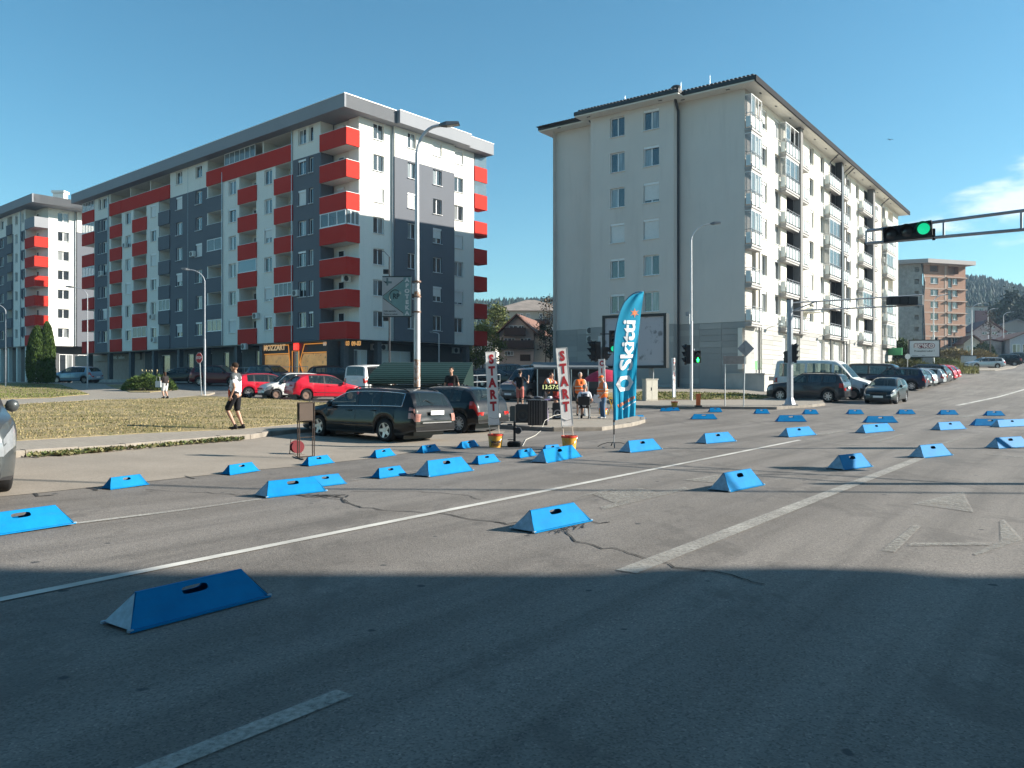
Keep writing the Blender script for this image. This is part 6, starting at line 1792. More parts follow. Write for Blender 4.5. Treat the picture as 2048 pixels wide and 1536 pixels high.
def barrier_mesh(L, H=.205):
 Wd = .33 if H > .16 else .19; k = (round(L * 20) / 20, H)
 if k in BH: return BH[k]
 L = k[0]; q = MB()
 top = L * .5 - min(.14, L * .115); t = .012
 # long sides with an oval hand hole at the ridge, built as strips
 hx, hz0, hz1 = min(.1, L * .1), H * .64, H * .88
 for s in (-1, 1):
  def pt(x, z, off=0):
   fz = z / H; y = s * (Wd / 2) * (1 - fz) + s * .012 * fz + off * s
   return Vector((x, y, z))
  def xe(z): return L / 2 + (top - L / 2) * z / H
  N = 8
  sq = lambda c_: math.copysign(abs(c_) ** .55, c_)
  oval = [(hx * sq(math.cos(a)), (hz0 + hz1) / 2 + (hz1 - hz0) / 2 * sq(math.sin(a))) for a in [PI * i / N for i in range(N + 1)]]
  oval_lo = [(hx * sq(math.cos(a)), (hz0 + hz1) / 2 - (hz1 - hz0) / 2 * sq(math.sin(a))) for a in [PI * i / N for i in range(N + 1)]]
  for off in (0, -t):
   q.add([pt(-xe(.012), .012, off), pt(xe(.012), .012, off), pt(xe(H * .76), H * .76, off)] + [pt(x, z, off) for x, z in oval_lo] + [pt(-xe(H * .76), H * .76, off)], [tuple(range(N + 5))])
   q.add([pt(xe(H * .76), H * .76, off), pt(xe(H), H, off), pt(-xe(H), H, off), pt(-xe(H * .76), H * .76, off)] + [pt(x, z, off) for x, z in reversed(oval)], [tuple(range(N + 5))])
  ring = oval + oval_lo[::-1][1:-1]
  for i in range(len(ring)):
   a, b = ring[i], ring[(i + 1) % len(ring)]
   q.quad(pt(*a), pt(*b), pt(*b, -t), pt(*a, -t))
  # flange at the foot
  q.box((0, s * (Wd / 2 + .006), .006), (L + .02, .02, .012))
 q.box((0, 0, H + .001), (top * 2, .024, .006))
 body = q.mesh('shell', M_BARR)
 caps = []
 for s in (-1, 1):
  e = MB(); A, B, C = Vector((s * L / 2, -Wd / 2, .012)), Vector((s * L / 2, Wd / 2, .012)), Vector((s * top, 0, H))
  D_ = Vector((-s * t, 0, 0))
  e.add([A, B, C, A + D_, B + D_, C + D_], [(0, 1, 2), (3, 4, 5), (0, 1, 4, 3), (1, 2, 5, 4), (2, 0, 3, 5)])
  caps.append(e.mesh('end_panel', M_BARR))
 film = []
 for s in (-1, 1):
  f = MB(); A, B, C = Vector((s * (L / 2 + .004), -Wd / 2, .015)), Vector((s * (L / 2 + .004), Wd / 2, .015)), Vector((s * (top + .004), 0, H))
  f.add([A, B, C], [(0, 1, 2)])
  for y in (-Wd / 2, Wd / 2): f.box((s * (L / 2 + .004), y, .012), (.035, .025, .016))
  film.append(f.mesh('corner_film', M_BFILM))
 BH[k] = (body, caps, film); return BH[k]
NB = [0]
def barrier(u0, v0, u1, v1, label, film=True, z=0, Lk=None):
 """front foot corners as seen in the photograph (left and right)"""
 a, b = P(u0, v0), P(u1, v1); d = (b - a); d.z = 0; L = Lk or d.length; d.normalize()
 n = Vector((-d.y, d.x, 0))
 if n.y < 0: n = -n
 c = a + d * L / 2 + n * (.095 if L < .95 and u0 < 1350 else .165)
 t = thing('course_barrier', label, 'barrier', on(c.x, c.y, .008), math.atan2(d.y, d.x), 'blue plastic barriers marking the course')
 H = .205
 if L > 1.1 or (u0 > 1350 and v0 > 858): H = .25
 elif L < .95 and u0 < 1350: H = .155
 body, caps, fm = barrier_mesh(L, H)
 link('shell', body, t)
 for e_ in caps: link('end_panel', e_, t)
 if film:
  for e_ in fm: link('corner_film', e_, t)
 return t
BL = [
 (262, 1268, 537, 1196, 'large blue barrier in the shade nearest the camera', 1),
 (-52, 1079, 150, 1051, 'blue barrier cut by the left edge of the picture', 1),
 (1068, 1068, 1183, 1043, 'blue barrier over the cracks in the middle foreground', 1),
 (533, 997, 653, 983, 'blue barrier beside the broken patch left of the long white line', 1),
 (618, 977, 692, 968, 'blue barrier half hidden behind the one beside the broken patch', 0),
 (1460, 985, 1527, 971, 'blue barrier on the shadow line right of the faded arrow', 1),
 (858, 955, 946, 942, 'long wrinkled blue barrier below the first START bucket', 1),
 (760, 958, 813, 950, 'small blue barrier left of the long wrinkled one', 0),
 (1093, 927, 1163, 914, 'blue barrier in front of the second START bucket', 1),
 (222, 980, 296, 971, 'leftmost small blue barrier on the pale bay edge', 0),
 (460, 951, 518, 943, 'second small blue barrier from the left on the bay edge', 0),
 (618, 933, 667, 926, 'small blue barrier below the rusty frame stand', 0),
 (753, 917, 791, 911, 'small blue barrier right of the rusty frame stand, in shade', 0),
 (847, 907, 880, 902, 'small blue barrier behind the black estate car\'s rear wheel', 0),
 (926, 898, 958, 893, 'small blue barrier just left of the first START bucket', 0),
 (957, 930, 1000, 924, 'small blue barrier below the first START sign', 0),
 (1040, 917, 1073, 911, 'small blue barrier below the timing gate post', 0),
 (1092, 906, 1126, 903, 'small blue barrier peeping out behind the one at the second bucket', 0),
 (1261, 906, 1324, 899, 'blue barrier just right of the feather flag foot', 1),
 (1413, 888, 1472, 883, 'blue barrier alone on the road right of the feather flag', 1),
 (1578, 875, 1632, 870, 'blue barrier near the end of the long white line', 1),
 (1731, 867, 1788, 862, 'light blue barrier in the middle right of the road', 1),
 (1881, 861, 1933, 858, 'pale shining blue barrier further right in the same line', 1),
 (1688, 941, 1744, 934, 'blue barrier left of the upper end of the wide dash', 1),
 (1848, 917, 1905, 911, 'blue barrier at the upper end of the wide dash', 1),
 (1998, 898, 2062, 894, 'blue barrier cut by the right edge of the picture', 1),
 (1999, 855, 2062, 852, 'light blue barrier in front of the dark one at the right edge', 1),
 (1384, 839, 1435, 839, 'dark blue barrier between the feather flag and the signal post', 0),
 (1556, 844, 1613, 844, 'dark blue barrier left of centre in the long middle row', 0),
 (1732, 846, 1797, 846, 'dark blue barrier in the long middle row below the driving car', 0),
 (1949, 852, 2020, 852, 'dark blue barrier at the right end of the long middle row', 0),
 (1258, 839, 1292, 838, 'dark blue barrier behind the foot of the feather flag', 0),
 (1321, 823, 1342, 823, 'tiny light blue barrier by the far bucket', 0),
 (1335, 822, 1360, 822, 'tiny dark blue barrier right of the far bucket', 0),
 (1419, 825, 1445, 825, 'dark blue barrier just right of the signal post in the far row', 0),
 (1511, 828, 1540, 828, 'dark blue barrier second in the far row', 0),
 (1609, 829, 1638, 829, 'dark blue barrier in the far row below the signal mast', 0),
 (1698, 829, 1728, 829, 'dark blue barrier in the far row below the dark grey car', 0),
 (1798, 829, 1832, 829, 'dark blue barrier in the far row below the driving car', 0),
 (1882, 830, 1917, 830, 'dark blue barrier second from the right in the far row', 0),
 (1974, 832, 2011, 832, 'dark blue barrier rightmost in the far row', 0),
]
for b_ in BL: barrier(*b_[:5], film=bool(b_[5]))
# ------------------------------------------------------------ lamps, signals, signs
M_POLE = mat('painted_pole', (.55, .56, .57), .5, metal=.3, var=.12, scale=2, dirt=.2)
M_POLER = mat('rusting_pole', (.55, .56, .57), .5, metal=.2, var=.12, scale=2)
M_MAST = mat('mast_grey', (.36, .38, .41), .5, metal=.3, var=.12)
def street_lamp(label, base, top_z, arm, r0=.11, r1=.05, head=.7):
 M_POLE = globals()['M_POLE'] if r0 > .085 else M_MAST
 """arm = (dx, dy, dz) from the pole top to the head"""
 t = thing('street_lamp', label, 'street lamp', base, 0, 'street lamps')
 H = top_z - base.z; q = MB()
 q.tube((0, 0, 0), (0, 0, H * .5), r0, r0, 12); q.tube((0, 0, H * .5), (0, 0, H), r0 * .72, r1, 12)
 q.lathe((0, 0, 0), [(r0 * 2, 0), (r0 * 2, .03), (r0 * 1.1, .05)], 10)
 q.build('pole', M_POLE, t, smooth=40)
 A = Vector(arm); q = MB(); pts = []
 for i in range(9):
  s = i / 8; pts.append(Vector((A.x * (s ** 1.5), A.y * (s ** 1.5), H - .02 + A.z * (1 - (1 - s) ** 2))))
 q.pipe(pts, [r1 * .85] * 9, 8); q.build('arm', M_POLE, t, smooth=40)
 e = pts[-1]; d = Vector((A.x, A.y, 0)).normalized(); sd = Vector((-d.y, d.x, 0))
 q = MB(); h0 = e - d * .05
 q.add([h0 - sd * .06 + Vector((0, 0, -.03)), h0 + sd * .06 + Vector((0, 0, -.03)), h0 + sd * .06 + Vector((0, 0, .05)), h0 - sd * .06 + Vector((0, 0, .05)),
           h0 + d * head - sd * .15 + Vector((0, 0, .03)), h0 + d * head + sd * .15 + Vector((0, 0, .03)), h0 + d * head * .95 + sd * .13 + Vector((0, 0, .12)), h0 + d * head * .95 - sd * .13 + Vector((0, 0, .12)),
           h0 + d * head * .35 - sd * .16 + Vector((0, 0, -.03)), h0 + d * head * .35 + sd * .16 + Vector((0, 0, -.03)), h0 + d * head * .35 + sd * .13 + Vector((0, 0, .12)), h0 + d * head * .35 - sd * .13 + Vector((0, 0, .12))],
          [(0, 1, 2, 3), (0, 1, 9, 8), (1, 2, 10, 9), (2, 3, 11, 10), (3, 0, 8, 11), (8, 9, 5, 4), (9, 10, 6, 5), (10, 11, 7, 6), (11, 8, 4, 7), (4, 5, 6, 7)])
 lh = q.build('lamp_head', mat('lamp_head_grey', (.16, .17, .18), .5, metal=.3), t)
 q = MB(); q.add([h0 + d * head * .4 - sd * .12 + Vector((0, 0, -.035)), h0 + d * head * .4 + sd * .12 + Vector((0, 0, -.035)), h0 + d * head * .95 + sd * .12 + Vector((0, 0, .022)), h0 + d * head * .95 - sd * .12 + Vector((0, 0, .022))], [(0, 1, 2, 3)])
 q.build('diffuser', mat('lamp_diffuser', (.5, .5, .48), .3), lh, loc=(0, 0, 0))
 return t
def lamp_px(label, u, Y, vtop, ax, az, r0=.11, r1=.05, ay=0, head=.75):
 x = ray(u, 765, Y).x; b = on(x, Y); zt = CZ + (HY - vtop) / F * Y
 return street_lamp(label, b, zt, (ax, ay, az), r0, r1, head)
big = lamp_px('tall rust stained street lamp behind the black cars with its arm to the right', 834, 29, 305, .85, 1.0, .115, .07, head=.75)
q = MB(); q.tube((0, 0, .35), (0, 0, 2.45), .1175, n=14); q.tube((0, 0, 4.7), (0, 0, 4.9), .119, n=14)
def rust_mat():
 m, t, b = newmat('rust_stain'); vec = ncoord(t, 'Object', (1, 1, .5))
 c = nramp(t, nnoise(t, vec, 9, 6, .75), [(.42, (.5, .5, .5)), (.55, (.3, .14, .06)), (.7, (.16, .07, .03))])
 lk(t, c, b.inputs['Base Color']); b.inputs['Roughness'].default_value = .8; return m
q.build('rust_patch', rust_mat(), big, smooth=40)
lamp_px('slim street lamp at the far kerb with pedestrian signals on it', 1382.5, 46.5, 480, 1.15, .95, .09, .045, head=.6)
lamp_px('street lamp in front of the red balconies, arm to the left', 409.5, 52, 562, -1.05, .75, .065, .035, head=.5)
lamp_px('street lamp between the two left blocks, arm to the left', 175, 62, 590, -1.1, .6, .055, .03, head=.6)
lamp_px('street lamp at the left edge in front of the farther block', 11.5, 62, 622, -1.2, .6, .055, .03, head=.6)
for u, vb, vt, lb in ((1867, 738, 603, 'street lamp standing behind the meat billboard'), (1943.5, 727, 618, 'street lamp right of the brick building'), (1976, 712, 625, 'street lamp in front of the pink house'), (2007, 712, 632, 'rightmost distant street lamp beside the shop')):
 p = P(u, vb); zt = CZ + (HY - vt) / F * p.y; street_lamp(lb, p, zt, (1.6, 0, .9), .12, .07, .8)
# far thin lamp in the shade of the red block
lamp_px('small dark lamp post near the corner of the red balcony block', 878, 64, 668, -.5, .15, .05, .04, head=.3)
M_SIGB = mat('signal_black', (.014, .014, .016), .5, var=.2)
M_LENS = mat('dark_lens', (.03, .03, .032), .15, var=.2, coat=.5)
M_GREENL = mat('green_light', (.0, .5, .3), .3, emit=((.01, .6, .26), .45))
M_GREENF = mat('green_figure', (.0, .6, .1), .3, emit=((.02, 1, .15), 4))
def signal(parent, M, n=3, pitch=.33, lens=.14, on_=2, vertical=True, board=True, figure=False, name='signal_head', visor=.2):
 """signal head; local -Y faces the viewer, origin in the middle"""
 L = pitch * n
 q = MB(); sz = (.34, .22, L) if vertical else (L, .22, .34)
 q.box((0, .1, 0), sz)
 if board: q.box((0, .0, 0), (sz[0] + .1, .02, sz[2] + .1))
 h = q.build(name, M_SIGB, None); h.parent = parent; h.matrix_basis = M
 for i in range(n):
  o_ = (i - (n - 1) / 2) * pitch; c = Vector((0, -.012, -o_)) if vertical else Vector((o_, -.012, 0))
  q = MB(); q.lathe(c, [(.0, -.03), (lens * .7, -.02), (lens, -.002)], 18, axis='Y', cap=False)
  o = q.build('lens', (M_GREENF if figure else M_GREENL) if i == on_ and not figure else M_LENS, h, smooth=True, loc=(0, 0, 0))
  q = MB()
  for k in range(12):
   a0 = -PI * .15 + PI * 1.3 * k / 12; a1 = -PI * .15 + PI * 1.3 * (k + 1) / 12; r = lens + .015
   d0, d1 = visor * (.35 + .65 * math.sin(clamp(a0, 0, PI))), visor * (.35 + .65 * math.sin(clamp(a1, 0, PI)))
   p0, p1 = Vector((r * math.cos(a0), 0, r * math.sin(a0))), Vector((r * math.cos(a1), 0, r * math.sin(a1)))
   q.quad(c + p0, c + p1, c + p1 + Vector((0, -d1, 0)), c + p0 + Vector((0, -d0, 0)))
  q.build('visor', M_SIGB, h, loc=(0, 0, 0), fix=False)
  if figure and i == on_:
   q = MB(); f = Vector((0, -.035, 0)) + c
   q.box(f + Vector((0, 0, .08)), (.05, .006, .05)); q.box(f + Vector((0, 0, .02)), (.07, .006, .09)); q.box(f + Vector((-.03, 0, -.07)), (.03, .006, .09)); q.box(f + Vector((.03, 0, -.07)), (.03, .006, .09)); q.box(f + Vector((.05, 0, .01)), (.05, .006, .03)); q.box(f + Vector((-.05, 0, .01)), (.05, .006, .03))
   q.build('green_figure', M_GREENF, h, loc=(0, 0, 0))
 return h
def RZ(a, loc): M = Matrix.Rotation(a, 4, 'Z'); M.translation = Vector(loc); return M
# near overhead arm, its mast stands out of frame on the right
def overhead_near():
 base = on(17.6, 12.6); t = thing('traffic_signal_mast', 'grey overhead signal arm reaching in from the right with a green light', 'traffic light', base)
 A = ray(1733, 487, 18.96); B = ray(2048, 459, 17.2); d = (B - A); d.z = 0; d.normalize()
 zl = A.z + .0; zu = CZ + (HY - 462) / F * 18.96
 def at(s, z): p = A + d * s; return Vector((p.x, p.y, z)) - base
 S = ((Vector((base.x, base.y, 0)) - Vector((A.x, A.y, 0))).length)
 slope = ((CZ + (HY - 421) / F * 17.2) - zu) / (B - A).to_2d().length
 slo = (B.z - A.z) / (B - A).to_2d().length
 q = MB(); q.pipe([at(0, zl), at(0, zu)], .032, 4); ln = 4.0
 q.pipe([at(0, zl), at(S, zl + slo * S)], .037, 4); q.pipe([at(0, zu), at(S, zu + slope * S)], .037, 4)
 for s in (.0, 1.62, 3.1, 4.6, 6.1, 7.6, 9.1):
  q.pipe([at(s, zl + slo * s), at(s, zu + slope * s)], .03, 4)
 q.build('truss_arm', M_MAST, t)
 q = MB(); q.tube((0, 0, 0), (0, 0, zu + slope * S + .3), .16, .12, 8); q.box((0, 0, .02), (.5, .5, .04)); q.build('mast', M_MAST, t)
 c = at(.82, (zl + zu) / 2 + .03)
 signal(t, RZ(math.atan2(d.y, d.x) , c + Vector((0, -.12, 0))) @ Matrix.Rotation(R(-4), 4, 'Y'), 3, .34, .13, 2, vertical=False, board=False)
 q = MB(); e = at(1.42, (zl + zu) / 2 - .08); q.box(e, (.05, .05, .26)); q.build('bracket', M_SIGB, t)
 c2 = at(7.6, 4.2); signal(t, RZ(math.atan2(d.y, d.x), c2), 3, .34, .13, 9, vertical=False, board=False)
overhead_near()
def pole_out():
 b = on(16.4, 19.4); t = thing('sign_post', 'tall signal post standing just outside the right edge', 'post', b)
 q = MB(); q.tube((0, 0, 0), (0, 0, 8.2), .075, .05, 8); q.build('pole', M_POLE, t)
 signal(t, RZ(R(90), (0, 0, 3.3)), 3, .34, .14, 9); signal(t, RZ(R(0), (.3, .1, 3.4)), 3, .34, .14, 9)
 b = on(30, 11.2); t = thing('utility_pole', 'wooden utility pole with a sagging cable outside the right edge', 'pole', b)
 q = MB(); q.tube((0, 0, 0), (0, 0, 9.6), .14, .1, 8); q.build('pole', mat('weathered_wood', (.2, .16, .12), .9), t)
 q = MB(); pts = []
 for i in range(41):
  s = i / 40; x = 30 - 62 * s; y = 11.4 + .9 * math.sin(PI * s * 1.3) - 1.6 * s * s
  pts.append(Vector((x, y, 9.5 + .6 * s - 1.3 * 4 * s * (1 - s) * .35)) - b)
 q.pipe(pts, .06, 5, cap=False); q.build('cable', M_BLACK, t)
pole_out()
# far mast with arm towards the right
def mast_far():
 b = P(1580, 811, .12); Y = b.y; t = thing('traffic_signal_mast', 'octagonal grey signal mast at the far kerb with a long truss arm to the right', 'traffic light', b)
 Z = lambda v, yy=Y: CZ + (HY - v) / F * yy - b.z
 q = MB(); q.tube((0, 0, 0), (0, 0, Z(600)), .17, .15, 8); q.box((0, 0, .03), (.6, .6, .06)); q.lathe((0, 0, 0), [(.3, .06), (.18, .4)], 8); q.build('mast', M_MAST, t)
 E = Vector((ray(1845, 765, Y - 1.0).x, Y - 1.0, 0)) - Vector((b.x, b.y, 0)); d = E.normalized(); S = E.length
 zu0, zl0, zu1, zl1 = Z(606), Z(622), Z(590, Y - 1), Z(610, Y - 1)
 def at(s, k): return d * s + Vector((0, 0, (zu0 + (zu1 - zu0) * s / S) if k else (zl0 + (zl1 - zl0) * s / S)))
 q = MB(); q.pipe([at(0, 1), at(S, 1)], .04, 4); q.pipe([at(0, 0), at(S, 0)], .04, 4)
 for s in (1.3, 3.25, 5.2, S): q.pipe([at(s, 0), at(s, 1)], .035, 4)
 q.pipe([at(.1, 0), at(1.3, 1)], .035, 4); q.build('truss_arm', mat('arm_pale', (.4, .41, .42), .5, metal=.3), t)
 u = (1803 - 1580) / (1845 - 1580); c = (at(S * u, 0) + at(S * u, 1)) / 2 - Vector((0, .1, 0))
 q = MB(); q.box(c, (1.45, .3, .40)); 
 for k in (-1, 0, 1): q.box(c + Vector((k * .42, -.17, 0)), (.34, .04, .3))
 for k in (-1, 0, 1): q.lathe(c + Vector((k * .42, .16, 0)), [(.14, 0), (.16, .22)], 10, axis='Y', cap=False)
 q.build('signal_head', M_SIGB, t)
 z = Z(712); 
 signal(t, RZ(R(85), (.28, 0, z + .15)), 3, .3, .12, 9, board=True, visor=.18)
 signal(t, RZ(R(200), (-.1, .2, z - .05)), 2, .3, .12, 9, board=False, visor=.18)
mast_far()
def signals_lamp():
 b = P(1383, 812, .12); t = thing('pedestrian_signal', 'pair of signals on the far kerb lamp, the right one showing a green figure', 'traffic light', b)
 Y = b.y; Z = lambda v: CZ + (HY - v) / F * Y - b.z; z = Z(709)
 q = MB(); q.tube((.13, .0, z - .3), (.13, .0, z + .3), .02, n=6); q.tube((-.1, 0, Z(628)), (-.1, 0, Z(648)), .02, n=5); q.box((-.22, 0, Z(628)), (.14, .1, .22)); q.build('bracket', M_STEEL, t)
 signal(t, RZ(R(-90), (-.3, .0, z)), 3, .32, .13, 9, visor=.2)
 signal(t, RZ(R(8), (.3, -.05, Z(713.5))), 2, .31, .13, 1, board=False, figure=True, visor=.15)
signals_lamp()
def signals_mid():
 p = ray(1200, 765, 36); b = on(p.x, p.y, .12); t = thing('pedestrian_signal', 'signal post behind the timekeepers with a round green light at its right', 'traffic light', b)
 Z = lambda v: CZ + (HY - v) / F * 36 - b.z
 q = MB(); q.tube((0, 0, 0), (0, 0, Z(672)), .075, n=10); q.build('pole', M_POLE, t, smooth=40)
 signal(t, RZ(R(-88), (-.2, 0, Z(703))), 3, .29, .12, 9, visor=.2); signal(t, RZ(R(-100), (-.38, .1, Z(702))), 3, .29, .12, 9, visor=.2)
 signal(t, RZ(R(92), (.32, 0, Z(707))), 2, .29, .12, 9, board=False, visor=.2)
 signal(t, RZ(R(5), (.6, -.1, Z(683))), 3, .33, .125, 2, board=False, visor=.16)
 q = MB(); q.pipe([(0, 0, Z(668)), (.6, 0, Z(668)), (.6, 0, Z(672))], .025, 5); q.build('bracket', M_SIGB, t)
signals_mid()
# ---- road signs seen from behind
M_SIGNB = mat('sign_back', (.34, .34, .35), .55, metal=.3, var=.15)
p = P(1487, 814, .12); t = thing('road_sign', 'grey back of a diamond shaped road sign on a thin post', 'road sign', p); Z = lambda v: CZ + (HY - v) / F * p.y - p.z
q = MB(); q.tube((0, 0, 0), (.09, 0, Z(682)), .03, n=6); q.build('post', M_STEEL, t)
q = MB(); cz = Z(697); r_ = .42; a = [(.1, -.04, cz - r_), (.1 + r_, -.04, cz), (.1, -.04, cz + r_), (.1 - r_, -.04, cz)]
q.add([Vector(x) for x in a] + [Vector(x) + Vector((0, .02, 0)) for x in a], [(0, 1, 2, 3), (4, 5, 6, 7), (0, 1, 5, 4), (1, 2, 6, 5), (2, 3, 7, 6), (3, 0, 4, 7)]); q.box((.1, -.055, cz), (.12, .015, r_ * 1.7)); q.build('sign_plate', M_SIGNB, t)
p = P(1450, 812, .12); t = thing('road_sign', 'brownish back of a small direction board on two posts', 'road sign', p); Z = lambda v: CZ + (HY - v) / F * p.y - p.z
q = MB(); q.tube((0, 0, 0), (0, 0, Z(711)), .03, n=6); q.build('post', M_STEEL, t)
q = MB(); w_ = 42 / F * p.y; q.box((w_ / 2 - .05, -.03, (Z(712) + Z(728)) / 2), (w_ + .1, .02, Z(712) - Z(728))); q.build('sign_plate', mat('sign_back_brown', (.30, .27, .25), .6), t)
# stop sign
p = P(403, 791, .12); t = thing('stop_sign', 'red octagonal stop sign on a leaning grey post at the path', 'road sign', p); Z = lambda v: CZ + (HY - v) / F * p.y - p.z
q = MB(); q.tube((0, 0, 0), (-.13, 0, Z(706)), .03, n=8); q.build('post', M_STEEL, t)
def octa(c, r, m_, name, par, dy, sx=.62):
 q = MB(); a = [Vector((c[0] + sx * r * math.cos(PI / 8 + k * PI / 4), c[1] + dy, c[2] + r * math.sin(PI / 8 + k * PI / 4))) for k in range(8)]
 q.add(a + [x + Vector((0, .012, 0)) for x in a], [tuple(range(8)), tuple(range(8, 16))] + [(i, (i + 1) % 8, (i + 1) % 8 + 8, i + 8) for i in range(8)]); return q.build(name, m_, par)
cc = (-.13, -.05, Z(716)); rr_ = (Z(705) - Z(727)) / 2
pl = octa(cc, rr_ * 1.04, M_PLATE, 'sign_plate', t, 0); octa(cc, rr_ * .95, mat('stop_red', (.40, .02, .02), .5), 'sign_face', t, -.014)
o = link('lettering', text_mesh('STOP', .22, M_PLATE, sx=.6, bold=.008), t); o.matrix_basis = Matrix.Translation((cc[0], cc[1] - .03, cc[2])) @ Matrix.Rotation(PI / 2, 4, 'X')
# round sign by the verge on the right
p = P(1815, 744); t = thing('road_sign', 'small pale round sign on a thin post left of the billboard', 'road sign', p); h = CZ + (HY - 713) / F * p.y - p.z
q = MB(); q.tube((0, 0, 0), (0, 0, h + .3), .04, n=6); q.build('post', M_STEEL, t); q = MB(); q.lathe((0, -.06, h), [(0, 0), (.33, 0), (.33, .02), (0, .02)], 16, axis='Y'); q.build('sign_plate', M_PLATE, t)
# ---- pharmacy light box on the lamp pole
def apoteka():
 Y = 28.9; X = lambda u: ray(u, 765, Y).x; Z = lambda v: CZ + (HY - v) / F * Y
 b = Vector((X(794), Y, Z(593))); t = thing('pharmacy_sign', 'green and white pharmacy sign fixed to the tall lamp by three clamps', 'sign', b)
 M_TEALS = mat('sign_teal', (.17, .30, .30), .5, var=.06); M_SW = mat('sign_silver', (.42, .44, .45), .5, var=.06, scale=3); M_DK = mat('sign_dark', (.015, .04, .045), .5)
 w, h = X(823) - X(764.5), Z(552) - Z(634); x0, z0 = -w / 2, -h / 2
 q = MB(); rr = .1
 q.box((0, .06, 0), (w, .12, h)); q.build('box', M_DK, t)
 def rect(nm, m_, a, b_, c, d, dy): q = MB(); q.box((x0 + w * (a + c) / 2, dy, z0 + h * (b_ + d) / 2), (w * (c - a), .004, h * (d - b_))); return q.build(nm, m_, t)
 rect('panel', M_SW, .0, .025, .99, .97, -.002)
 rect('panel', M_TEALS, .72, .03, .97, .965, -.005)
 def poly(nm, m_, pts, dy):
  q = MB(); A = [Vector((x0 + w * a, dy, z0 + h * b_)) for a, b_ in pts]; q.add(A, [tuple(range(len(A)))]); return q.build(nm, m_, t, fix=False)
 poly('panel', M_TEALS, [(.01, .49), (.72, .10), (.72, .89)], -.006)
 for a, b_ in (((.01, .51), (.72, .905)), ((.01, .47), (.72, .09))):
  q = MB(); q.pipe([(x0 + w * a[0], -.008, z0 + h * a[1]), (x0 + w * b_[0], -.008, z0 + h * b_[1])], .012, 4); q.build('edge_line', M_DK, t)
 q = MB(); pts = [Vector((x0 + w * .44 + .21 * math.cos(a), -.01, z0 + h * .5 + .24 * math.sin(a))) for a in [R(20 + 13 * k) for k in range(18)]]; q.pipe(pts, [.004 + .012 * math.sin(PI * i / 17) for i in range(18)], 4); q.build('emblem', M_DK, t)
 def txt(s, size, x, z, m_, sx=1, bold=.006, rot=0):
  o = link('lettering', text_mesh(s, size, m_, sx=sx, bold=bold), t); o.matrix_basis = Matrix.Translation((x0 + w * x, -.014, z0 + h * z)) @ Matrix.Rotation(PI / 2, 4, 'X') @ Matrix.Rotation(rot, 4, 'Z')
 txt('RP', .27, .47, .5, M_DK, .8)
 for i, ch in enumerate('APOTEKA'): txt(ch, .19, .845, .90 - i * .135, mat('letter_white', (.6, .63, .63), .5), 1.1, .012)
 txt('Vaša apoteka', .085, .26, .145, M_DK, 1, .001); txt('Vama na usluzi', .085, .28, .07, M_DK, 1, .001)
 q = MB(); q.box((x0 + w * .17, -.008, z0 + h * .86), (.07, .004, .28)); q.box((x0 + w * .22, -.0085, z0 + h * .845), (.22, .004, .08)); q.build('cross', mat('cross_green', (.12, .19, .2), .5), t)
 poly('leaf', M_DK, [(.03, .88), (.12, .86), (.18, .82), (.1, .83)], -.012)
 for z in (.87, .5, .13):
  q = MB(); q.box((w / 2 + .08, .08, z0 + h * z), (.2, .03, .03)); q.lathe((X(834) - b.x, .1, z0 + h * z - .03), [(.135, 0), (.135, .06)], 12); q.build('clamp', M_RUST, t)
apoteka()
p = ray(779, 765, 46); b = on(p.x, p.y); t = thing('camera_pole', 'thin dark pole with small boxes behind the pharmacy sign', 'pole', b); Z = lambda v: CZ + (HY - v) / F * 46 - b.z
q = MB(); q.tube((0, 0, 0), (0, 0, Z(514)), .06, .04, 8); q.pipe([(0, 0, Z(500) - .4), (-.3, 0, Z(503)), (-.9, 0, Z(500))], .02, 5); q.build('pole', M_DARKM, t)
for v in (544, 638): q = MB(); q.box((-.18, -.1, Z(v)), (.3, .25, .25)); q.build('camera_box', M_BLACK, t)
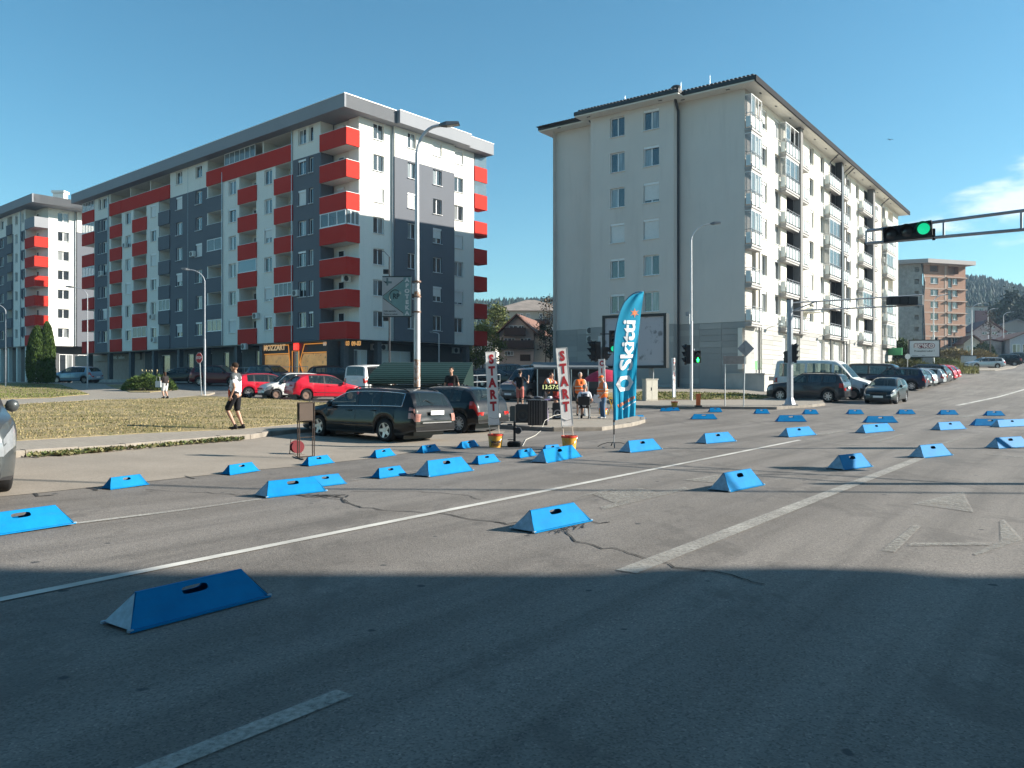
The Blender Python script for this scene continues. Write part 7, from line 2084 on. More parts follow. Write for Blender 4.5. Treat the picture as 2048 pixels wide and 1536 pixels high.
# ---- START banners in buckets
M_BANNER = mat('banner_grey', (.80, .78, .76), .7, var=.06, scale=3)
M_BLET = mat('banner_red', (.42, .02, .03), .6, var=.1)
M_STICK = mat('wood_stick', (.5, .45, .38), .7)
def banner(label, u, v, Y, zt, zb_, w, tilt, word, yaw=0, bucket=True, bl=0, size=.30, pitch_=.29, wrap=True):
 b = P(u, v) if Y is None else on(ray(u, 765, Y).x, Y); t = thing('start_banner', label, 'banner', b, yaw)
 M = Matrix.Rotation(R(-tilt), 4, 'Y'); zt -= b.z; zb_ -= b.z; h = zt - zb_
 q = MB(); q.box((0, 0, (zt + zb_) / 2), (w, .05, h)); o = q.build('banner_box', M_BANNER, t, loc=(0, 0, 0)); o.matrix_basis = M
 q = MB()
 for s in (-1, 1): q.box((s * (w / 2 + .004), 0, (zt + zb_) / 2), (.008, .06, h + .01))
 q.box((0, 0, zt + .005), (w + .016, .06, .01)); q.box((0, -.027, zb_ + .02), (w, .006, .04)); o = q.build('frame', mat('banner_edge', (.66, .66, .64), .5), t, loc=(0, 0, 0)); o.matrix_basis = M
 q = MB()
 for s in (-1, 1): q.tube((s * (w / 2 - .02), 0, .16), (s * (w / 2 - .01), 0, zb_ + .1), .012, n=6)
 o = q.build('stick', M_STICK, t, loc=(0, 0, 0)); o.matrix_basis = M
 for i, ch in enumerate(word):
  o = link('letter', text_mesh(ch, size, M_BLET, sx=.82, bold=.016), t); o.matrix_basis = M @ Matrix.Translation((0, -.031, zt - .19 * size / .3 - i * pitch_)) @ Matrix.Rotation(PI / 2, 4, 'X')
 if wrap: q = MB(); q.pipe([(-w / 2 + .01, -.03, zb_ + .2), (0, -.034, zb_ + .15), (w / 2 - .01, -.03, zb_ + .17)], .005, 4); o = q.build('fold_line', mat('fold_grey', (.4, .4, .4), .8), t, loc=(0, 0, 0)); o.matrix_basis = M
 return t
def bucket(label, u, v, h=.33, r=.185, col_=(.62, .33, .045), rim=(.55, .045, .02), print_=0, Y=None):
 b = P(u, v) if Y is None else on(ray(u, 765, Y).x, Y); t = thing('paint_bucket', label, 'bucket', b)
 q = MB(); q.lathe((0, 0, 0), [(r * .82, 0), (r * .83, .01), (r, h * .9), (r * .96, h * .9), (r * .8, .06), (0, .05)], 24, cap=False); q.lathe((0, 0, 0), [(0, .0), (r * .82, .0)], 24, cap=False); q.build('bucket_wall', mat('bucket_yellow%d' % (print_), col_, .4, var=.15, scale=5, coat=.3), t, smooth=40)
 q = MB(); q.lathe((0, 0, 0), [(r * 1.0, h * .86), (r * 1.06, h * .88), (r * 1.06, h), (r * .97, h), (r * .95, h * .88)], 24, cap=False); q.build('rim', mat('bucket_rim_red', rim, .4), t, smooth=40)
 q = MB(); q.lathe((0, 0, 0), [(0, h * .55), (r * .93, h * .55)], 20, cap=False); q.build('ballast', mat('sand', (.35, .3, .22), .9), t)
 q = MB(); q.pipe([(-r * 1.05, 0, h * .88), (-r * .6, -r * .85, h * .5), (.0, -r * 1.0, h * .3), (r * .6, -r * .85, h * .5), (r * 1.05, 0, h * .88)], .004, 4); q.build('handle', M_STEEL, t)
 if print_:
  q = MB(); rr = random.Random(8)
  for k in range(9):
   a = R(-120 + k * 9); 
   for zz, hh in ((h * .42, .07), (h * .22, .05)):
    if rr.random() < .85: q.box((math.cos(a) * r * .955, math.sin(a) * r * .955, zz), (.02, .008, hh * rr.uniform(.5, 1)), rz=a + PI / 2)
  q.build('print', mat('print_dark', (.06, .03, .02), .6), t)
 return t
b1 = banner('left START banner, its letters red on white, in a printed bucket', 990, 893.5, None, 2.36, .545, .255, 2.6, 'START', R(12), size=.30, pitch_=.293)
b2 = banner('right START banner leaning left in a plain yellow bucket', 1138.5, 898, None, 2.43, .55, .265, 4.6, 'START', R(10), size=.31, pitch_=.305)
bucket('yellow bucket with dark print and red rim holding the left START banner', 991, 894.5, print_=1)
bucket('plain orange yellow bucket with red rim holding the right START banner', 1138.5, 899)
banner('distant banner with a red C partly hidden behind the feather flag', 1206, 836, 35.0, 2.62, 1.0, .27, 1.5, 'CILJ', R(-15), size=.30, pitch_=.33)
banner('farthest banner seen nearly edge on beside the far lamp', 1349, 816, None, 2.85, .85, .26, 2.5, 'CILJ', R(48), size=.28, pitch_=.33)
bucket('orange bucket of the farthest banner at the far kerb', 1349, 817, .36, .17, (.6, .2, .04))
bucket('bucket of the distant banner behind the seated man', 1206, 836, Y=35.0, col_=(.6, .2, .04))
# ---- feather flag
def feather():
 b = P(1228, 895); Y = b.y; t = thing('feather_flag', 'tall blue feather flag with white lettering and a hexagon nut', 'flag', b)
 X = lambda u: (u - CX) / F * Y - b.x; Z = lambda v: CZ + (HY - v) / F * Y - b.z
 Lx = [(1229, 841), (1228, 790), (1228, 731), (1229.5, 690), (1232, 665), (1236, 642), (1242, 621), (1249, 606), (1259, 594), (1267, 588), (1274, 584.5), (1281, 583.6), (1288, 583)]
 Rx = [(1270.6, 831), (1272, 804), (1273.5, 743), (1276, 682), (1281, 633), (1286, 600), (1288, 583)]
 def xl(v):
  for i in range(len(Lx) - 1):
   if Lx[i + 1][1] <= v <= Lx[i][1]: s = (Lx[i][1] - v) / (Lx[i][1] - Lx[i + 1][1]); return Lx[i][0] + (Lx[i + 1][0] - Lx[i][0]) * s
  return 1288 if v < 584 else 1229
 def xr(v):
  for i in range(len(Rx) - 1):
   if Rx[i + 1][1] <= v <= Rx[i][1]: s = (Rx[i][1] - v) / (Rx[i][1] - Rx[i + 1][1]); return Rx[i][0] + (Rx[i + 1][0] - Rx[i][0]) * s
  return 1270.6 if v > 831 else 1288
 NV, NU = 46, 14; q = MB()
 def sp(a, s):     # a along width 0..1, s down 0..1
  v0 = 583.2; vb = 841 + (832 - 841) * a; v = v0 + (vb - v0) * s
  u = xl(min(v, 841)) * (1 - a) + xr(v) * a
  y = .05 * math.sin(a * 7 + s * 5) * a + .035 * math.sin(s * 13 + a * 9) * a + .02 * math.sin(a * 22 - s * 3) * (s > .6) * (s - .6) * 4
  y += .42 * (X(u) - X(1230)); return Vector((((u - CX) / F * (Y + y)) - b.x, y, CZ + (HY - v) / F * (Y + y) - b.z))
 g_ = [[sp(a / NU, s / NV) for a in range(NU + 1)] for s in range(NV + 1)]
 for s in range(NV):
  for a in range(NU): q.quad(g_[s][a], g_[s][a + 1], g_[s + 1][a + 1], g_[s + 1][a])
 m, tr_, bs = newmat('flag_cloth'); vec = ncoord(tr_); 
 c = nramp(tr_, nnoise(tr_, vec, 4, 4), [(.3, (.02, .34, .56)), (.7, (.03, .40, .62))])
 lk(tr_, c, bs.inputs['Base Color']); bs.inputs['Roughness'].default_value = .75; bs.inputs['Specular IOR Level'].default_value = .2
 tl = tr_.nodes.new('ShaderNodeBsdfTranslucent'); lk(tr_, c, tl.inputs[0]); mx_ = tr_.nodes.new('ShaderNodeMixShader'); mx_.inputs[0].default_value = .45
 lk(tr_, bs.outputs[0], mx_.inputs[1]); lk(tr_, tl.outputs[0], mx_.inputs[2]); lk(tr_, mx_.outputs[0], tr_.nodes['Material Output'].inputs['Surface'])
 o = q.build('flag_cloth', m, t, smooth=True, fix=False)
 # sleeve and pole
 q = MB(); pts = [Vector((X(u - 1.2), .0, Z(v))) for u, v in [(1229, 852)] + Lx]; q.pipe(pts, [.016] * 6 + [.012] * 8, 8); q.build('sleeve', mat('flag_sleeve', (.02, .16, .28), .7), t, smooth=True)
 q = MB(); q.tube((0, 0, .12), (0, 0, .32), .013, n=8); q.build('spigot', M_STEEL, t)
 q = MB(); q.tube((0, 0, .32), (X(1228), 0, Z(850)), .018, n=8); q.tube((0, 0, .62), (0, 0, .68), .025, n=8); q.build('pole', M_BLACK, t, smooth=40)
 q = MB()
 for a in (10, 170, 95, 265):
  d = Vector((math.cos(R(a)), math.sin(R(a)) * 1.0, 0)); L = .4 if a in (10, 170) else .33; q.pipe([Vector((0, 0, .12)), d * L * .4 + Vector((0, 0, .12)), d * L * .8 + Vector((0, 0, .07)), d * L + Vector((0, 0, .015))], .014, 6, flat=.6)
 q.build('cross_base', M_BLACK, t, smooth=40)
 # printed lettering: follow the cloth
 MW = mat('flag_white', (.75, .8, .82), .7); MO = mat('flag_orange', (.62, .17, .05), .7)
 def lay(me, M, name, m_):
  me.transform(M)
  for v_ in me.vertices:
   x, z = v_.co.x, v_.co.z
   vv = HY - (z + b.z - CZ) * F / Y; uu = (x + b.x) * F / Y + CX
   a = clamp((uu - xl(min(vv, 841))) / max(1, xr(vv) - xl(min(vv, 841))), 0, 1); s = clamp((vv - 583.2) / (841 - 583.2), 0, 1)
   v_.co = sp(a, s) + Vector((.003, -.009, 0))
  o = link(name, me, t); return o
 def T2(u, v, ang, sx=1, sh=0):
  return Matrix.Translation((X(u), 0, Z(v))) @ Matrix.Rotation(PI / 2, 4, 'X') @ Matrix.Rotation(R(ang), 4, 'Z')
 me = text_mesh('Skitti', .42, MW, bold=.012, sx=1.5); bm = bmesh.new(); bm.from_mesh(me); bmesh.ops.triangulate(bm, faces=bm.faces); bmesh.ops.subdivide_edges(bm, edges=[e for e in bm.edges if e.calc_length() > .06], cuts=2); bm.to_mesh(me); bm.free()
 lay(me, T2(1256, 692, 86), 'lettering', MW)
 q = MB(); R0, R1 = .215, .105
 for i in range(24):
  def hexr(a): k = (a + PI / 6) % (PI / 3) - PI / 6; return R0 * math.cos(PI / 6) / math.cos(k)
  a0, a1 = 2 * PI * i / 24, 2 * PI * (i + 1) / 24
  P4 = [(hexr(a0) * math.cos(a0), hexr(a0) * math.sin(a0)), (hexr(a1) * math.cos(a1), hexr(a1) * math.sin(a1)), (R1 * math.cos(a1), R1 * math.sin(a1)), (R1 * math.cos(a0), R1 * math.sin(a0))]
  q.add([Vector((x, y, 0)) for x, y in P4], [(0, 1, 2, 3)])
 lay(q.mesh('hexagon_nut', MW), T2(1249, 770, 30), 'hexagon_nut', MW)
 q = MB()
 for k in range(12):
  a = 2 * PI * k / 12; L = .13 if k % 2 else .075; w_ = .02; d = Vector((math.cos(a), math.sin(a), 0)); s = Vector((-d.y, d.x, 0)) * w_
  q.add([-s, s, d * L], [(0, 1, 2)])
 lay(q.mesh('spark', MO), T2(1269, 627, 0), 'spark', MO)
 q = MB(); rr = random.Random(6)
 for k in range(9): x = -.2 + k * .05; hh = rr.uniform(.05, .1); q.add([Vector((x, -hh / 2, 0)), Vector((x + .034, -hh / 2, 0)), Vector((x + .034, hh / 2, 0)), Vector((x, hh / 2, 0))], [(0, 1, 2, 3)])
 lay(q.mesh('small_print', MO), T2(1251, 808, 22), 'small_print', MO)
 q = MB()
 for k in range(11): x = -.17 + k * .032; hh = rr.uniform(.02, .04); q.add([Vector((x, -hh / 2, 0)), Vector((x + .018, -hh / 2, 0)), Vector((x + .018, hh / 2, 0)), Vector((x, hh / 2, 0))], [(0, 1, 2, 3)])
 lay(q.mesh('small_print', MW), T2(1258, 816, 24), 'small_print', MW)
feather()
# ---- timing gate post, frame stand, cable reel
p = P(1029, 893); t = thing('timing_post', 'black timing gate post on a round rubber foot between the two START banners', 'post', p)
q = MB(); q.lathe((0, 0, 0), [(.17, 0), (.185, .03), (.18, .1), (.14, .13), (.05, .13)], 20); q.build('foot', M_TYRE, t, smooth=40)
q = MB(); q.box((0, 0, .38), (.06, .05, .5)); q.build('post', M_BLACK, t)
q = MB(); q.lathe((.09, 0, .40), [(0, -.03), (.08, -.03), (.09, 0), (.08, .03), (0, .03)], 14, axis='Y'); q.box((-.12, 0, .55), (.12, .03, .04)); q.tube((.02, 0, .5), (.14, 0, .33), .012, n=5); q.box((-.1, 0, .17), (.14, .03, .02)); q.build('sensor', M_DARKM, t)
def cable_():
 q = MB(); pts = [P(u, v) + Vector((0, 0, .012)) for u, v in ((1045, 893), (1052, 880), (1070, 872), (1082, 862))] + [P(1090, 853, .14) + Vector((0, 0, .2)), P(1108, 848, .14) + Vector((0, 0, .3)), P(1126, 846, .13) + Vector((0, 0, .32))]
 q.pipe(pts, .008, 5); o = q.build('power_cable', mat('white_cable', (.6, .58, .52), .6), smooth=True); tag(o, 'thin white cable running from the timing post up over the kerb', 'cable')
 q = MB(); q.pipe([P(u, v) + Vector((0, 0, .01)) for u, v in ((600, 918), (590, 912), (585, 914), (592, 918), (610, 915))], .006, 5); o = q.build('power_cable', M_BLACK, smooth=True); tag(o, 'black cable curled on the ground at the rusty frame stand', 'cable')
cable_()
p = P(612, 918); t = thing('display_stand', 'rusty steel frame stand with a dark display on top at the bay edge', 'stand', p, R(35))
M_RB = mat('brown_steel', (.07, .05, .04), .6, metal=.3, var=.3)
q = MB()
for s in (-1, 1):
 for y in (-.05, .05): q.tube((s * .16, y, .03), (s * .16, y, 1.18), .012, n=4)
 q.tube((s * .16, -.28, .02), (s * .16, .28, .02), .016, n=4)
for z in (.05, .45, .78, 1.17): q.tube((-.16, 0, z), (.16, 0, z), .012, n=4)
q.build('frame', M_RB, t); q = MB(); q.box((0, -.0, .98), (.3, .09, .36)); q.build('display_box', mat('display_brown', (.10, .075, .06), .4, var=.1), t)
p = P(594, 909); t = thing('cable_reel', 'red cable reel standing beside the rusty frame stand', 'cable reel', p, R(35))
q = MB()
for y in (-.07, .07): q.lathe((0, y, .17), [(0, -.006), (.14, -.006), (.14, .006), (0, .006)], 18, axis='Y')
q.build('flange', mat('reel_red', (.16, .012, .02), .5), t); q = MB(); q.lathe((0, 0, .17), [(.09, -.06), (.11, -.03), (.1, 0), (.112, .03), (.09, .06)], 16, axis='Y'); q.build('cable_coil', M_BLACK, t, smooth=True)
q = MB(); q.pipe([(-.13, .1, 0), (-.1, .1, .33), (.1, .1, .33), (.13, .1, 0)], .01, 5); q.pipe([(-.13, -.1, 0), (.13, -.1, 0)], .01, 5); q.build('stand', M_RB, t)
# ---- clock display, speakers, crates, table, chair, parasol on the island
IL = .125
def isl_pt(u, v): return P(u, v, IL)
p = isl_pt(1106, 838); Y = p.y; t = thing('race_clock', 'black race clock with yellow green digits on a stand', 'clock', p)
Z = lambda v: CZ + (HY - v) / F * Y - p.z; X = lambda u: (u - CX) / F * Y - p.x
q = MB(); q.box(((X(1077) + X(1137)) / 2, 0, (Z(767) + Z(783)) / 2), (X(1137) - X(1077), .12, Z(767) - Z(783))); q.build('display', M_SIGB, t)
o = link('lettering', text_mesh('13:57:0', .24, mat('clock_digit', (.55, .6, .25), .5, emit=((.75, .8, .35), .6)), sx=1.0, bold=.0), t); o.matrix_basis = Matrix.Translation((X(1101), -.066, Z(774.5))) @ Matrix.Rotation(PI / 2, 4, 'X')
q = MB()
for s in (-.35, .35): q.tube((s, 0, Z(783)), (s * 1.3, .25, 0), .02, n=6); q.tube((s, 0, Z(783)), (s * 1.3, -.25, 0), .02, n=6)
q.build('leg', M_BLACK, t)
def speaker(label, u, v, w, d, h, rz, cone=.0, cz=.5, tilt=0, ring=False):
 p = isl_pt(u, v); t = thing('loudspeaker', label, 'loudspeaker', p, rz)
 q = MB(); q.obox((-w / 2, -d / 2, 0), (w, 0, 0), (0, d, 0), (w * .0, 0, h)); q.box((0, 0, h + .012), (w * .9, d * .8, .02)); o = q.build('cabinet', mat('speaker_black', (.02, .02, .022), .6, bump=.3, bscale=90), t)
 if cone:
  q = MB(); q.lathe((0, -d / 2 - .004, h * cz), [(cone * 1.1, .0), (cone * 1.1, -.015), (cone, -.016), (cone * .85, .0), (cone * .35, .03), (cone * .3, .0), (0, -.01)], 24, axis='Y', cap=False)
  q.build('woofer', mat('woofer_grey' if ring else 'woofer_dark', (.28, .28, .29) if ring else (.03, .03, .03), .5), t, smooth=40)
 return t
speaker('big black loudspeaker with a round grille left of the crates', 1049, 845, .55, .45, .66, R(-20), .2, .42)
speaker('small black loudspeaker box behind the timing post', 1033, 842, .36, .4, .55, R(30), 0)
speaker('black loudspeaker with a grey cone left of the seated man', 1117, 838, .42, .42, .62, R(-12), .15, .35, ring=True)
def crate(label, u, v, w, d, h, rz, m_=None, ribs=5):
 p = isl_pt(u, v); t = thing('transport_case', label, 'case', p, rz); mm = m_ or mat('case_black', (.016, .016, .018), .45, var=.2)
 q = MB(); q.box((0, 0, h / 2), (w, d, h)); q.build('case_body', mm, t)
 for i in range(ribs): q = MB(); q.box((-w / 2 + w * (i + .5) / ribs, -d / 2 - .008, h / 2), (.02, .014, h * .94)); q.build('rib', mat('case_edge', (.10, .10, .105), .4), t)
 q = MB(); q.box((w / 2 + .004, -d / 2 + .02, h / 2), (.012, .05, h)); q.box((0, 0, h + .008), (w + .02, d + .02, .014)); q.build('edging', mat('case_edge2', (.16, .16, .165), .35, metal=.6), t)
 return t
crate('tall ribbed black case, left of the pair at the kerb', 1070, 850, .45, .4, .86, R(-8))
crate('narrow tall black case, right of the pair at the kerb', 1089, 850, .2, .35, .84, R(-8), ribs=2)
p = isl_pt(1095, 842); t = thing('banner_roll', 'thin lilac rolled banner leaning by the narrow black case', 'roll', p); q = MB(); q.tube((.0, 0, 0), (-.03, .0, .82), .035, n=10); q.tube((-.1, 0, .8), (.12, 0, .82), .03, n=8); q.build('roll', mat('lilac', (.28, .22, .42), .7), t)
# folding table
p = isl_pt(1085, 835); t = thing('folding_table', 'folding table heaped with cables and bags under the race clock', 'table', p, R(-5))
q = MB(); q.box((0, 0, .73), (1.7, .7, .03)); q.build('table_top', mat('table_grey', (.12, .12, .13), .5), t)
for s in (-1, 1):
 for y in (-.28, .28): q = MB(); q.tube((s * .75, y, 0), (s * .7, y, .72), .014, n=6); q.build('leg', M_STEEL, t)
rr = random.Random(21)
for lb, x, y, s_, c_ in (('dark bag lying on the left of the table', -.55, 0, (.36, .3, .16), (.02, .02, .022)), ('crumpled grey jacket on the table', -.15, .05, (.34, .3, .12), (.09, .1, .12)), ('white paper bag on the right of the table', .3, -.1, (.2, .16, .12), (.6, .6, .62)), ('red cloth hanging over the right of the table', .62, -.05, (.3, .3, .14), (.3, .02, .03))):
 w_ = p + Matrix.Rotation(R(-5), 3, 'Z') @ Vector((x, y, .745)); q = MB(w_)
 bm = bmesh.new(); bmesh.ops.create_icosphere(bm, subdivisions=3, radius=.5)
 for vv in bm.verts: vv.co = Vector((vv.co.x * s_[0] * 1.1, vv.co.y * s_[1] * 1.1, (vv.co.z + .45) * s_[2])) * (1 + .25 * mnoise.noise(vv.co * 4 + Vector((x * 9, 0, 0)))); vv.co.z = max(vv.co.z, 0)
 me = bpy.data.meshes.new('bag'); bm.to_mesh(me); bm.free(); me.materials.append(mat('bag_%d' % int(100 * x + 200), c_, .8, var=.3, scale=8)); o = link('bag', me, None, w_); tag(o, lb, 'bag')
# chair
def chair(label, p, rz):
 t = thing('folding_chair', label, 'chair', p, rz); mm = mat('chair_black', (.02, .015, .015), .6)
 q = MB(); q.box((0, 0, .45), (.44, .42, .035)); q.build('seat', mm, t)
 q = MB(); q.obox((-.22, -.02, 0), (.0, .44, 0), (.03, 0, 0), (-.07, 0, .36)) if False else q.box((-.23, 0, .72), (.03, .46, .34)); q.build('backrest', mm, t)
 for s in (-1, 1):
  for x0, x1 in ((-.22, .2), (.2, -.14)): q = MB(); q.tube((x0 * 1.0, s * .2, 0), (x1 * .2 + (-.2 if x0 < 0 else .16), s * .2, .45), .011, n=6); q.build('leg', M_STEEL, t)
 q = MB(); q.tube((-.22, -.22, .45), (-.23, -.22, .88), .012, n=6); q.tube((-.22, .22, .45), (-.23, .22, .88), .012, n=6); q.build('back_frame', M_STEEL, t); return t
CHP = isl_pt(1169, 838)
chair('black folding chair holding the seated man in the white shirt', CHP, R(80))
p = isl_pt(1175, 832); t = thing('jerrycan', 'white plastic canister under the folding chair', 'canister', p, R(10))
q = MB(); q.box((0, 0, .15), (.22, .16, .30)); q.build('body', M_PLATE, t); q = MB(); q.tube((.05, 0, .30), (.05, 0, .34), .03, n=10); q.box((-.04, 0, .325), (.12, .03, .05)); q.build('cap', M_PLATE, t)
# parasol lying open behind the man with the cap
p = on(ray(1212, 765, 36.5).x, 36.5, .12); t = thing('parasol', 'crimson parasol opened low behind the man with the orange cap', 'parasol', p)
q = MB(); q.lathe((.0, 0, 1.35), [(1.05, 0), (.95, .16), (.7, .36), (.35, .5), (0, .56)], 12, cap=False); q.build('canopy', mat('crimson_cloth', (.38, .012, .05), .8), t, smooth=30, fix=False); q = MB(); q.tube((0, 0, 0), (0, 0, 1.9), .02, n=8); q.build('pole', M_STEEL, t)
p = isl_pt(1237, 831); t = thing('sawhorse', 'yellow folding trestle beside the man with the orange cap', 'trestle', p)
q = MB()
for s in (-1, 1):
 for x in (-.3, 0, .3): q.tube((x - .12 * s, s * .2, 0), (x + .1 * s, 0, .72), .018, n=5)
q.tube((-.4, 0, .72), (.4, 0, .72), .02, n=5); q.build('frame', mat('trestle_yellow', (.65, .38, .03), .5), t)
p = P(1254, 838); t = thing('tool_bag', 'small dark bag on the ground by the yellow trestle', 'bag', isl_pt(1236, 838)); q = MB(); q.box((0, 0, .1), (.35, .22, .2)); q.tube((-.1, 0, .2), (.1, 0, .26), .015, n=5); q.build('body', M_BLACK, t)
# ---- kiosk and stall roof behind the island
def awning():
 Y = 47.5; x0, x1 = ray(1074, 765, Y).x, ray(1207, 765, Y).x; b = on((x0 + x1) / 2, Y); t = thing('market_stall', 'dark closed market stall with a low grey awning behind the timekeepers', 'stall', b)
 Z = lambda v: CZ + (HY - v) / F * Y - b.z; w = x1 - x0
 q = MB(); q.box((0, 1.5, Z(738) / 2 - .3), (w, 2.6, Z(738) + .6)); q.build('stall_wall', mat('stall_dark', (.03, .032, .036), .7, var=.2), t)
 q = MB(); q.add([(-w / 2 - .2, -.9, Z(735)), (w / 2 + .2, -.9, Z(735)), (w / 2 + .2, 2.9, Z(722)), (-w / 2 - .2, 2.9, Z(722))] + [(-w / 2 - .2, -.9, Z(735) - .12), (w / 2 + .2, -.9, Z(735) - .12), (w / 2 + .2, 2.9, Z(722) - .12), (-w / 2 - .2, 2.9, Z(722) - .12)], [(0, 1, 2, 3), (4, 5, 6, 7), (0, 1, 5, 4), (1, 2, 6, 5), (2, 3, 7, 6), (3, 0, 4, 7)]); q.build('awning', mat('awning_grey', (.11, .125, .135), .7, var=.2), t)
 for i in range(5): q = MB(); q.tube((-w / 2 + w * i / 4, -.8, -.2), (-w / 2 + w * i / 4, -.8, Z(737)), .035, n=6); q.build('post', M_STEEL, t)
 for i in range(4): q = MB(); q.box((-w / 2 + w * (i + .5) / 4, .17, Z(765)), (.7, .04, .7)); q.build('hatch', mat('hatch_grey', (.06, .062, .068), .6), t)
awning()
def green_roof():
 Y = 40; b = on(ray(838, 765, Y).x, Y); t = thing('corrugated_shelter', 'dark green corrugated steel shelter behind the black cars', 'shelter', b)
 X = lambda u: (u - CX) / F * Y - b.x; Z = lambda v: CZ + (HY - v) / F * Y - b.z
 q = MB(); n = 44; rows = []
 for i in range(n + 1):
  s = i / n; v = 768 - 45 * s; z = Z(v); y = 1.6 * (1 - math.cos(s * PI / 2)) + .02 * math.cos(i * PI / 2)
  ul = 734 + 22 * s ** 2.4 + 2 * s; ur = 926 + 16 * s; rows.append((Vector((X(ul), y, z)), Vector((X(ur), y, z))))
 for i in range(n): q.quad(rows[i][0], rows[i][1], rows[i + 1][1], rows[i + 1][0])
 q.quad(rows[-1][0], rows[-1][1], rows[-1][1] + Vector((0, 1.6, -.2)), rows[-1][0] + Vector((0, 1.6, -.2)))
 bk = [Vector((0, 2.0, 0))]
 q.add([rows[0][0], rows[n // 2][0], rows[-1][0], rows[-1][0] + Vector((0, 1.6, -1.3))], [(0, 1, 2, 3)]); q.add([rows[0][1], rows[n // 2][1], rows[-1][1], rows[-1][1] + Vector((0, 1.6, -1.3))], [(0, 1, 2, 3)])
 q.build('corrugated_sheet', mat('bottle_green', (.005, .024, .020), .55, var=.2), t, fix=False)
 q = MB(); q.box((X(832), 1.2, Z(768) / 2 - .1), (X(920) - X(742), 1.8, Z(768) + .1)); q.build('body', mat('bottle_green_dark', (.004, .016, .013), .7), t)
 for u in (738, 832, 924): q = MB(); q.tube((X(u), -.02, -.1), (X(u), -.02, Z(768)), .04, n=6); q.build('post', M_DARKM, t)
green_roof()
# ---- billboards
def board(name, label, A, B, z0, z1, face, posts, frame_m, w=.35, fr=.12):
 A = Vector(A); B = Vector(B); d = (B - A).normalized(); n = Vector((d.y, -d.x, 0)); c = (A + B) / 2; g0 = gz(c.x, c.y); t = thing(name, label, 'billboard', (c.x, c.y, g0)); L = (B - A).length
 q = MB(t.location)
 o_ = Vector((A.x, A.y, z0))
 q.obox(o_ - n * w, d * L, n * (w - .02), Vector((0, 0, z1 - z0)))
 for zz in (z0 - .001, z1 - fr + .001): q.obox(Vector((A.x, A.y, zz)) - n * .019, d * L, n * .08, Vector((0, 0, fr)))
 for s in (0, L - fr): q.obox(o_ + d * s - n * .019 + Vector((0, 0, fr)), d * fr, n * .078, Vector((0, 0, z1 - z0 - 2 * fr)))
 q.build('frame', frame_m, t)
 q = MB(t.location); a = o_ + d * fr + n * .001 + Vector((0, 0, fr)); q.quad(a, a + d * (L - 2 * fr), a + d * (L - 2 * fr) + Vector((0, 0, z1 - z0 - 2 * fr)), a + Vector((0, 0, z1 - z0 - 2 * fr))); q.build('panel', face, t, fix=False)
 for s, r in posts:
  q = MB(t.location); pp = A + d * (L * s) - n * w / 2; q.obox(Vector((pp.x, pp.y, g0 - .3)) - d * r - n * r * .5, d * 2 * r, n * r, Vector((0, 0, z0 - g0 + .3))); q.build('post', mat('pedestal_steel', (.25, .26, .27), .45, metal=.5, var=.1), t)
 return t, d, n
m, t_, b_ = newmat('torn_paper'); vec = ncoord(t_)
vo = t_.nodes.new('ShaderNodeTexVoronoi'); vo.inputs['Scale'].default_value = .9; lk(t_, nmix(t_, .15, vec, nnoise(t_, vec, 4)), vo.inputs['Vector'])
cz_ = nmix(t_, nramp(t_, vo.outputs['Distance'], [(.13, (1, 1, 1)), (.18, (0, 0, 0))]), (.46, .46, .49), (.13, .13, .14))
cz_ = nmix(t_, nramp(t_, nnoise(t_, vec, 2.2, 7, .75), [(.57, (0, 0, 0)), (.62, (.85, .85, .85))]), cz_, (.17, .17, .18))
cz_ = nmix(t_, nramp(t_, nnoise(t_, vec, .5, 3), [(.4, (0, 0, 0)), (.6, (.4, .4, .4))]), cz_, (.5, .5, .52))
lk(t_, cz_, b_.inputs['Base Color']); b_.inputs['Roughness'].default_value = .8
Ya, Yb_ = 50.0, 48.0
A_, B_ = ray(1205, 765, Ya), ray(1333, 765, Yb_)
bt, bd_, bn_ = board('billboard', 'empty billboard with torn pale paper in front of the pale block', (A_.x, A_.y, 0), (B_.x, B_.y, 0), CZ + (HY - 736) / F * Yb_, CZ + (HY - 626) / F * Yb_, m, [(.3, .14), (.75, .14)], M_BLACK, w=.5, fr=.17)
for s in (.35, .62): 
 q = MB(bt.location); pp = Vector((A_.x, A_.y, CZ + (HY - 626) / F * Yb_)) + bd_ * 4 * s; q.tube(pp, pp + bn_ * .7 + Vector((0, 0, .12)), .03, n=5); q.box(pp + bn_ * .8 + Vector((0, 0, .12)), (.35, .2, .1)); q.build('floodlight', M_STEEL, bt)
pb = P(1856, 741); Yk = pb.y
A_, B_ = ray(1817, 765, Yk + .5), ray(1880.5, 765, Yk - .5)
bt, bd_, bn_ = board('billboard', 'white meat company billboard on a broad grey pedestal by the verge', (A_.x, A_.y, 0), (B_.x, B_.y, 0), CZ + (HY - 715) / F * Yk, CZ + (HY - 679.5) / F * Yk, mat('poster_white', (.55, .58, .63), .5, var=.03), [(.6, .58)], M_BLACK, w=.5, fr=.11)
Zk = lambda v: CZ + (HY - v) / F * Yk
cx_ = (A_ + B_) / 2; sc_k = Yk / F
def bt_text(s, size, z, m_, dx=0, off=.03, bold=0, sx=1):
 o = link('lettering', text_mesh(s, size, m_, bold=bold, sx=sx)); put(o, basis(Vector((cx_.x + dx, cx_.y, z)) + bn_ * off, bd_, (0, 0, 1)), bt)
bt_text('SOKO', 11.5 * sc_k, Zk(692), mat('soko_maroon', (.10, .012, .03), .5), off=.03, bold=.09, sx=1.15)
bt_text('SOKO', 11.5 * sc_k, Zk(692), mat('soko_white', (.62, .55, .56), .5), off=.045, bold=.035, sx=1.15)
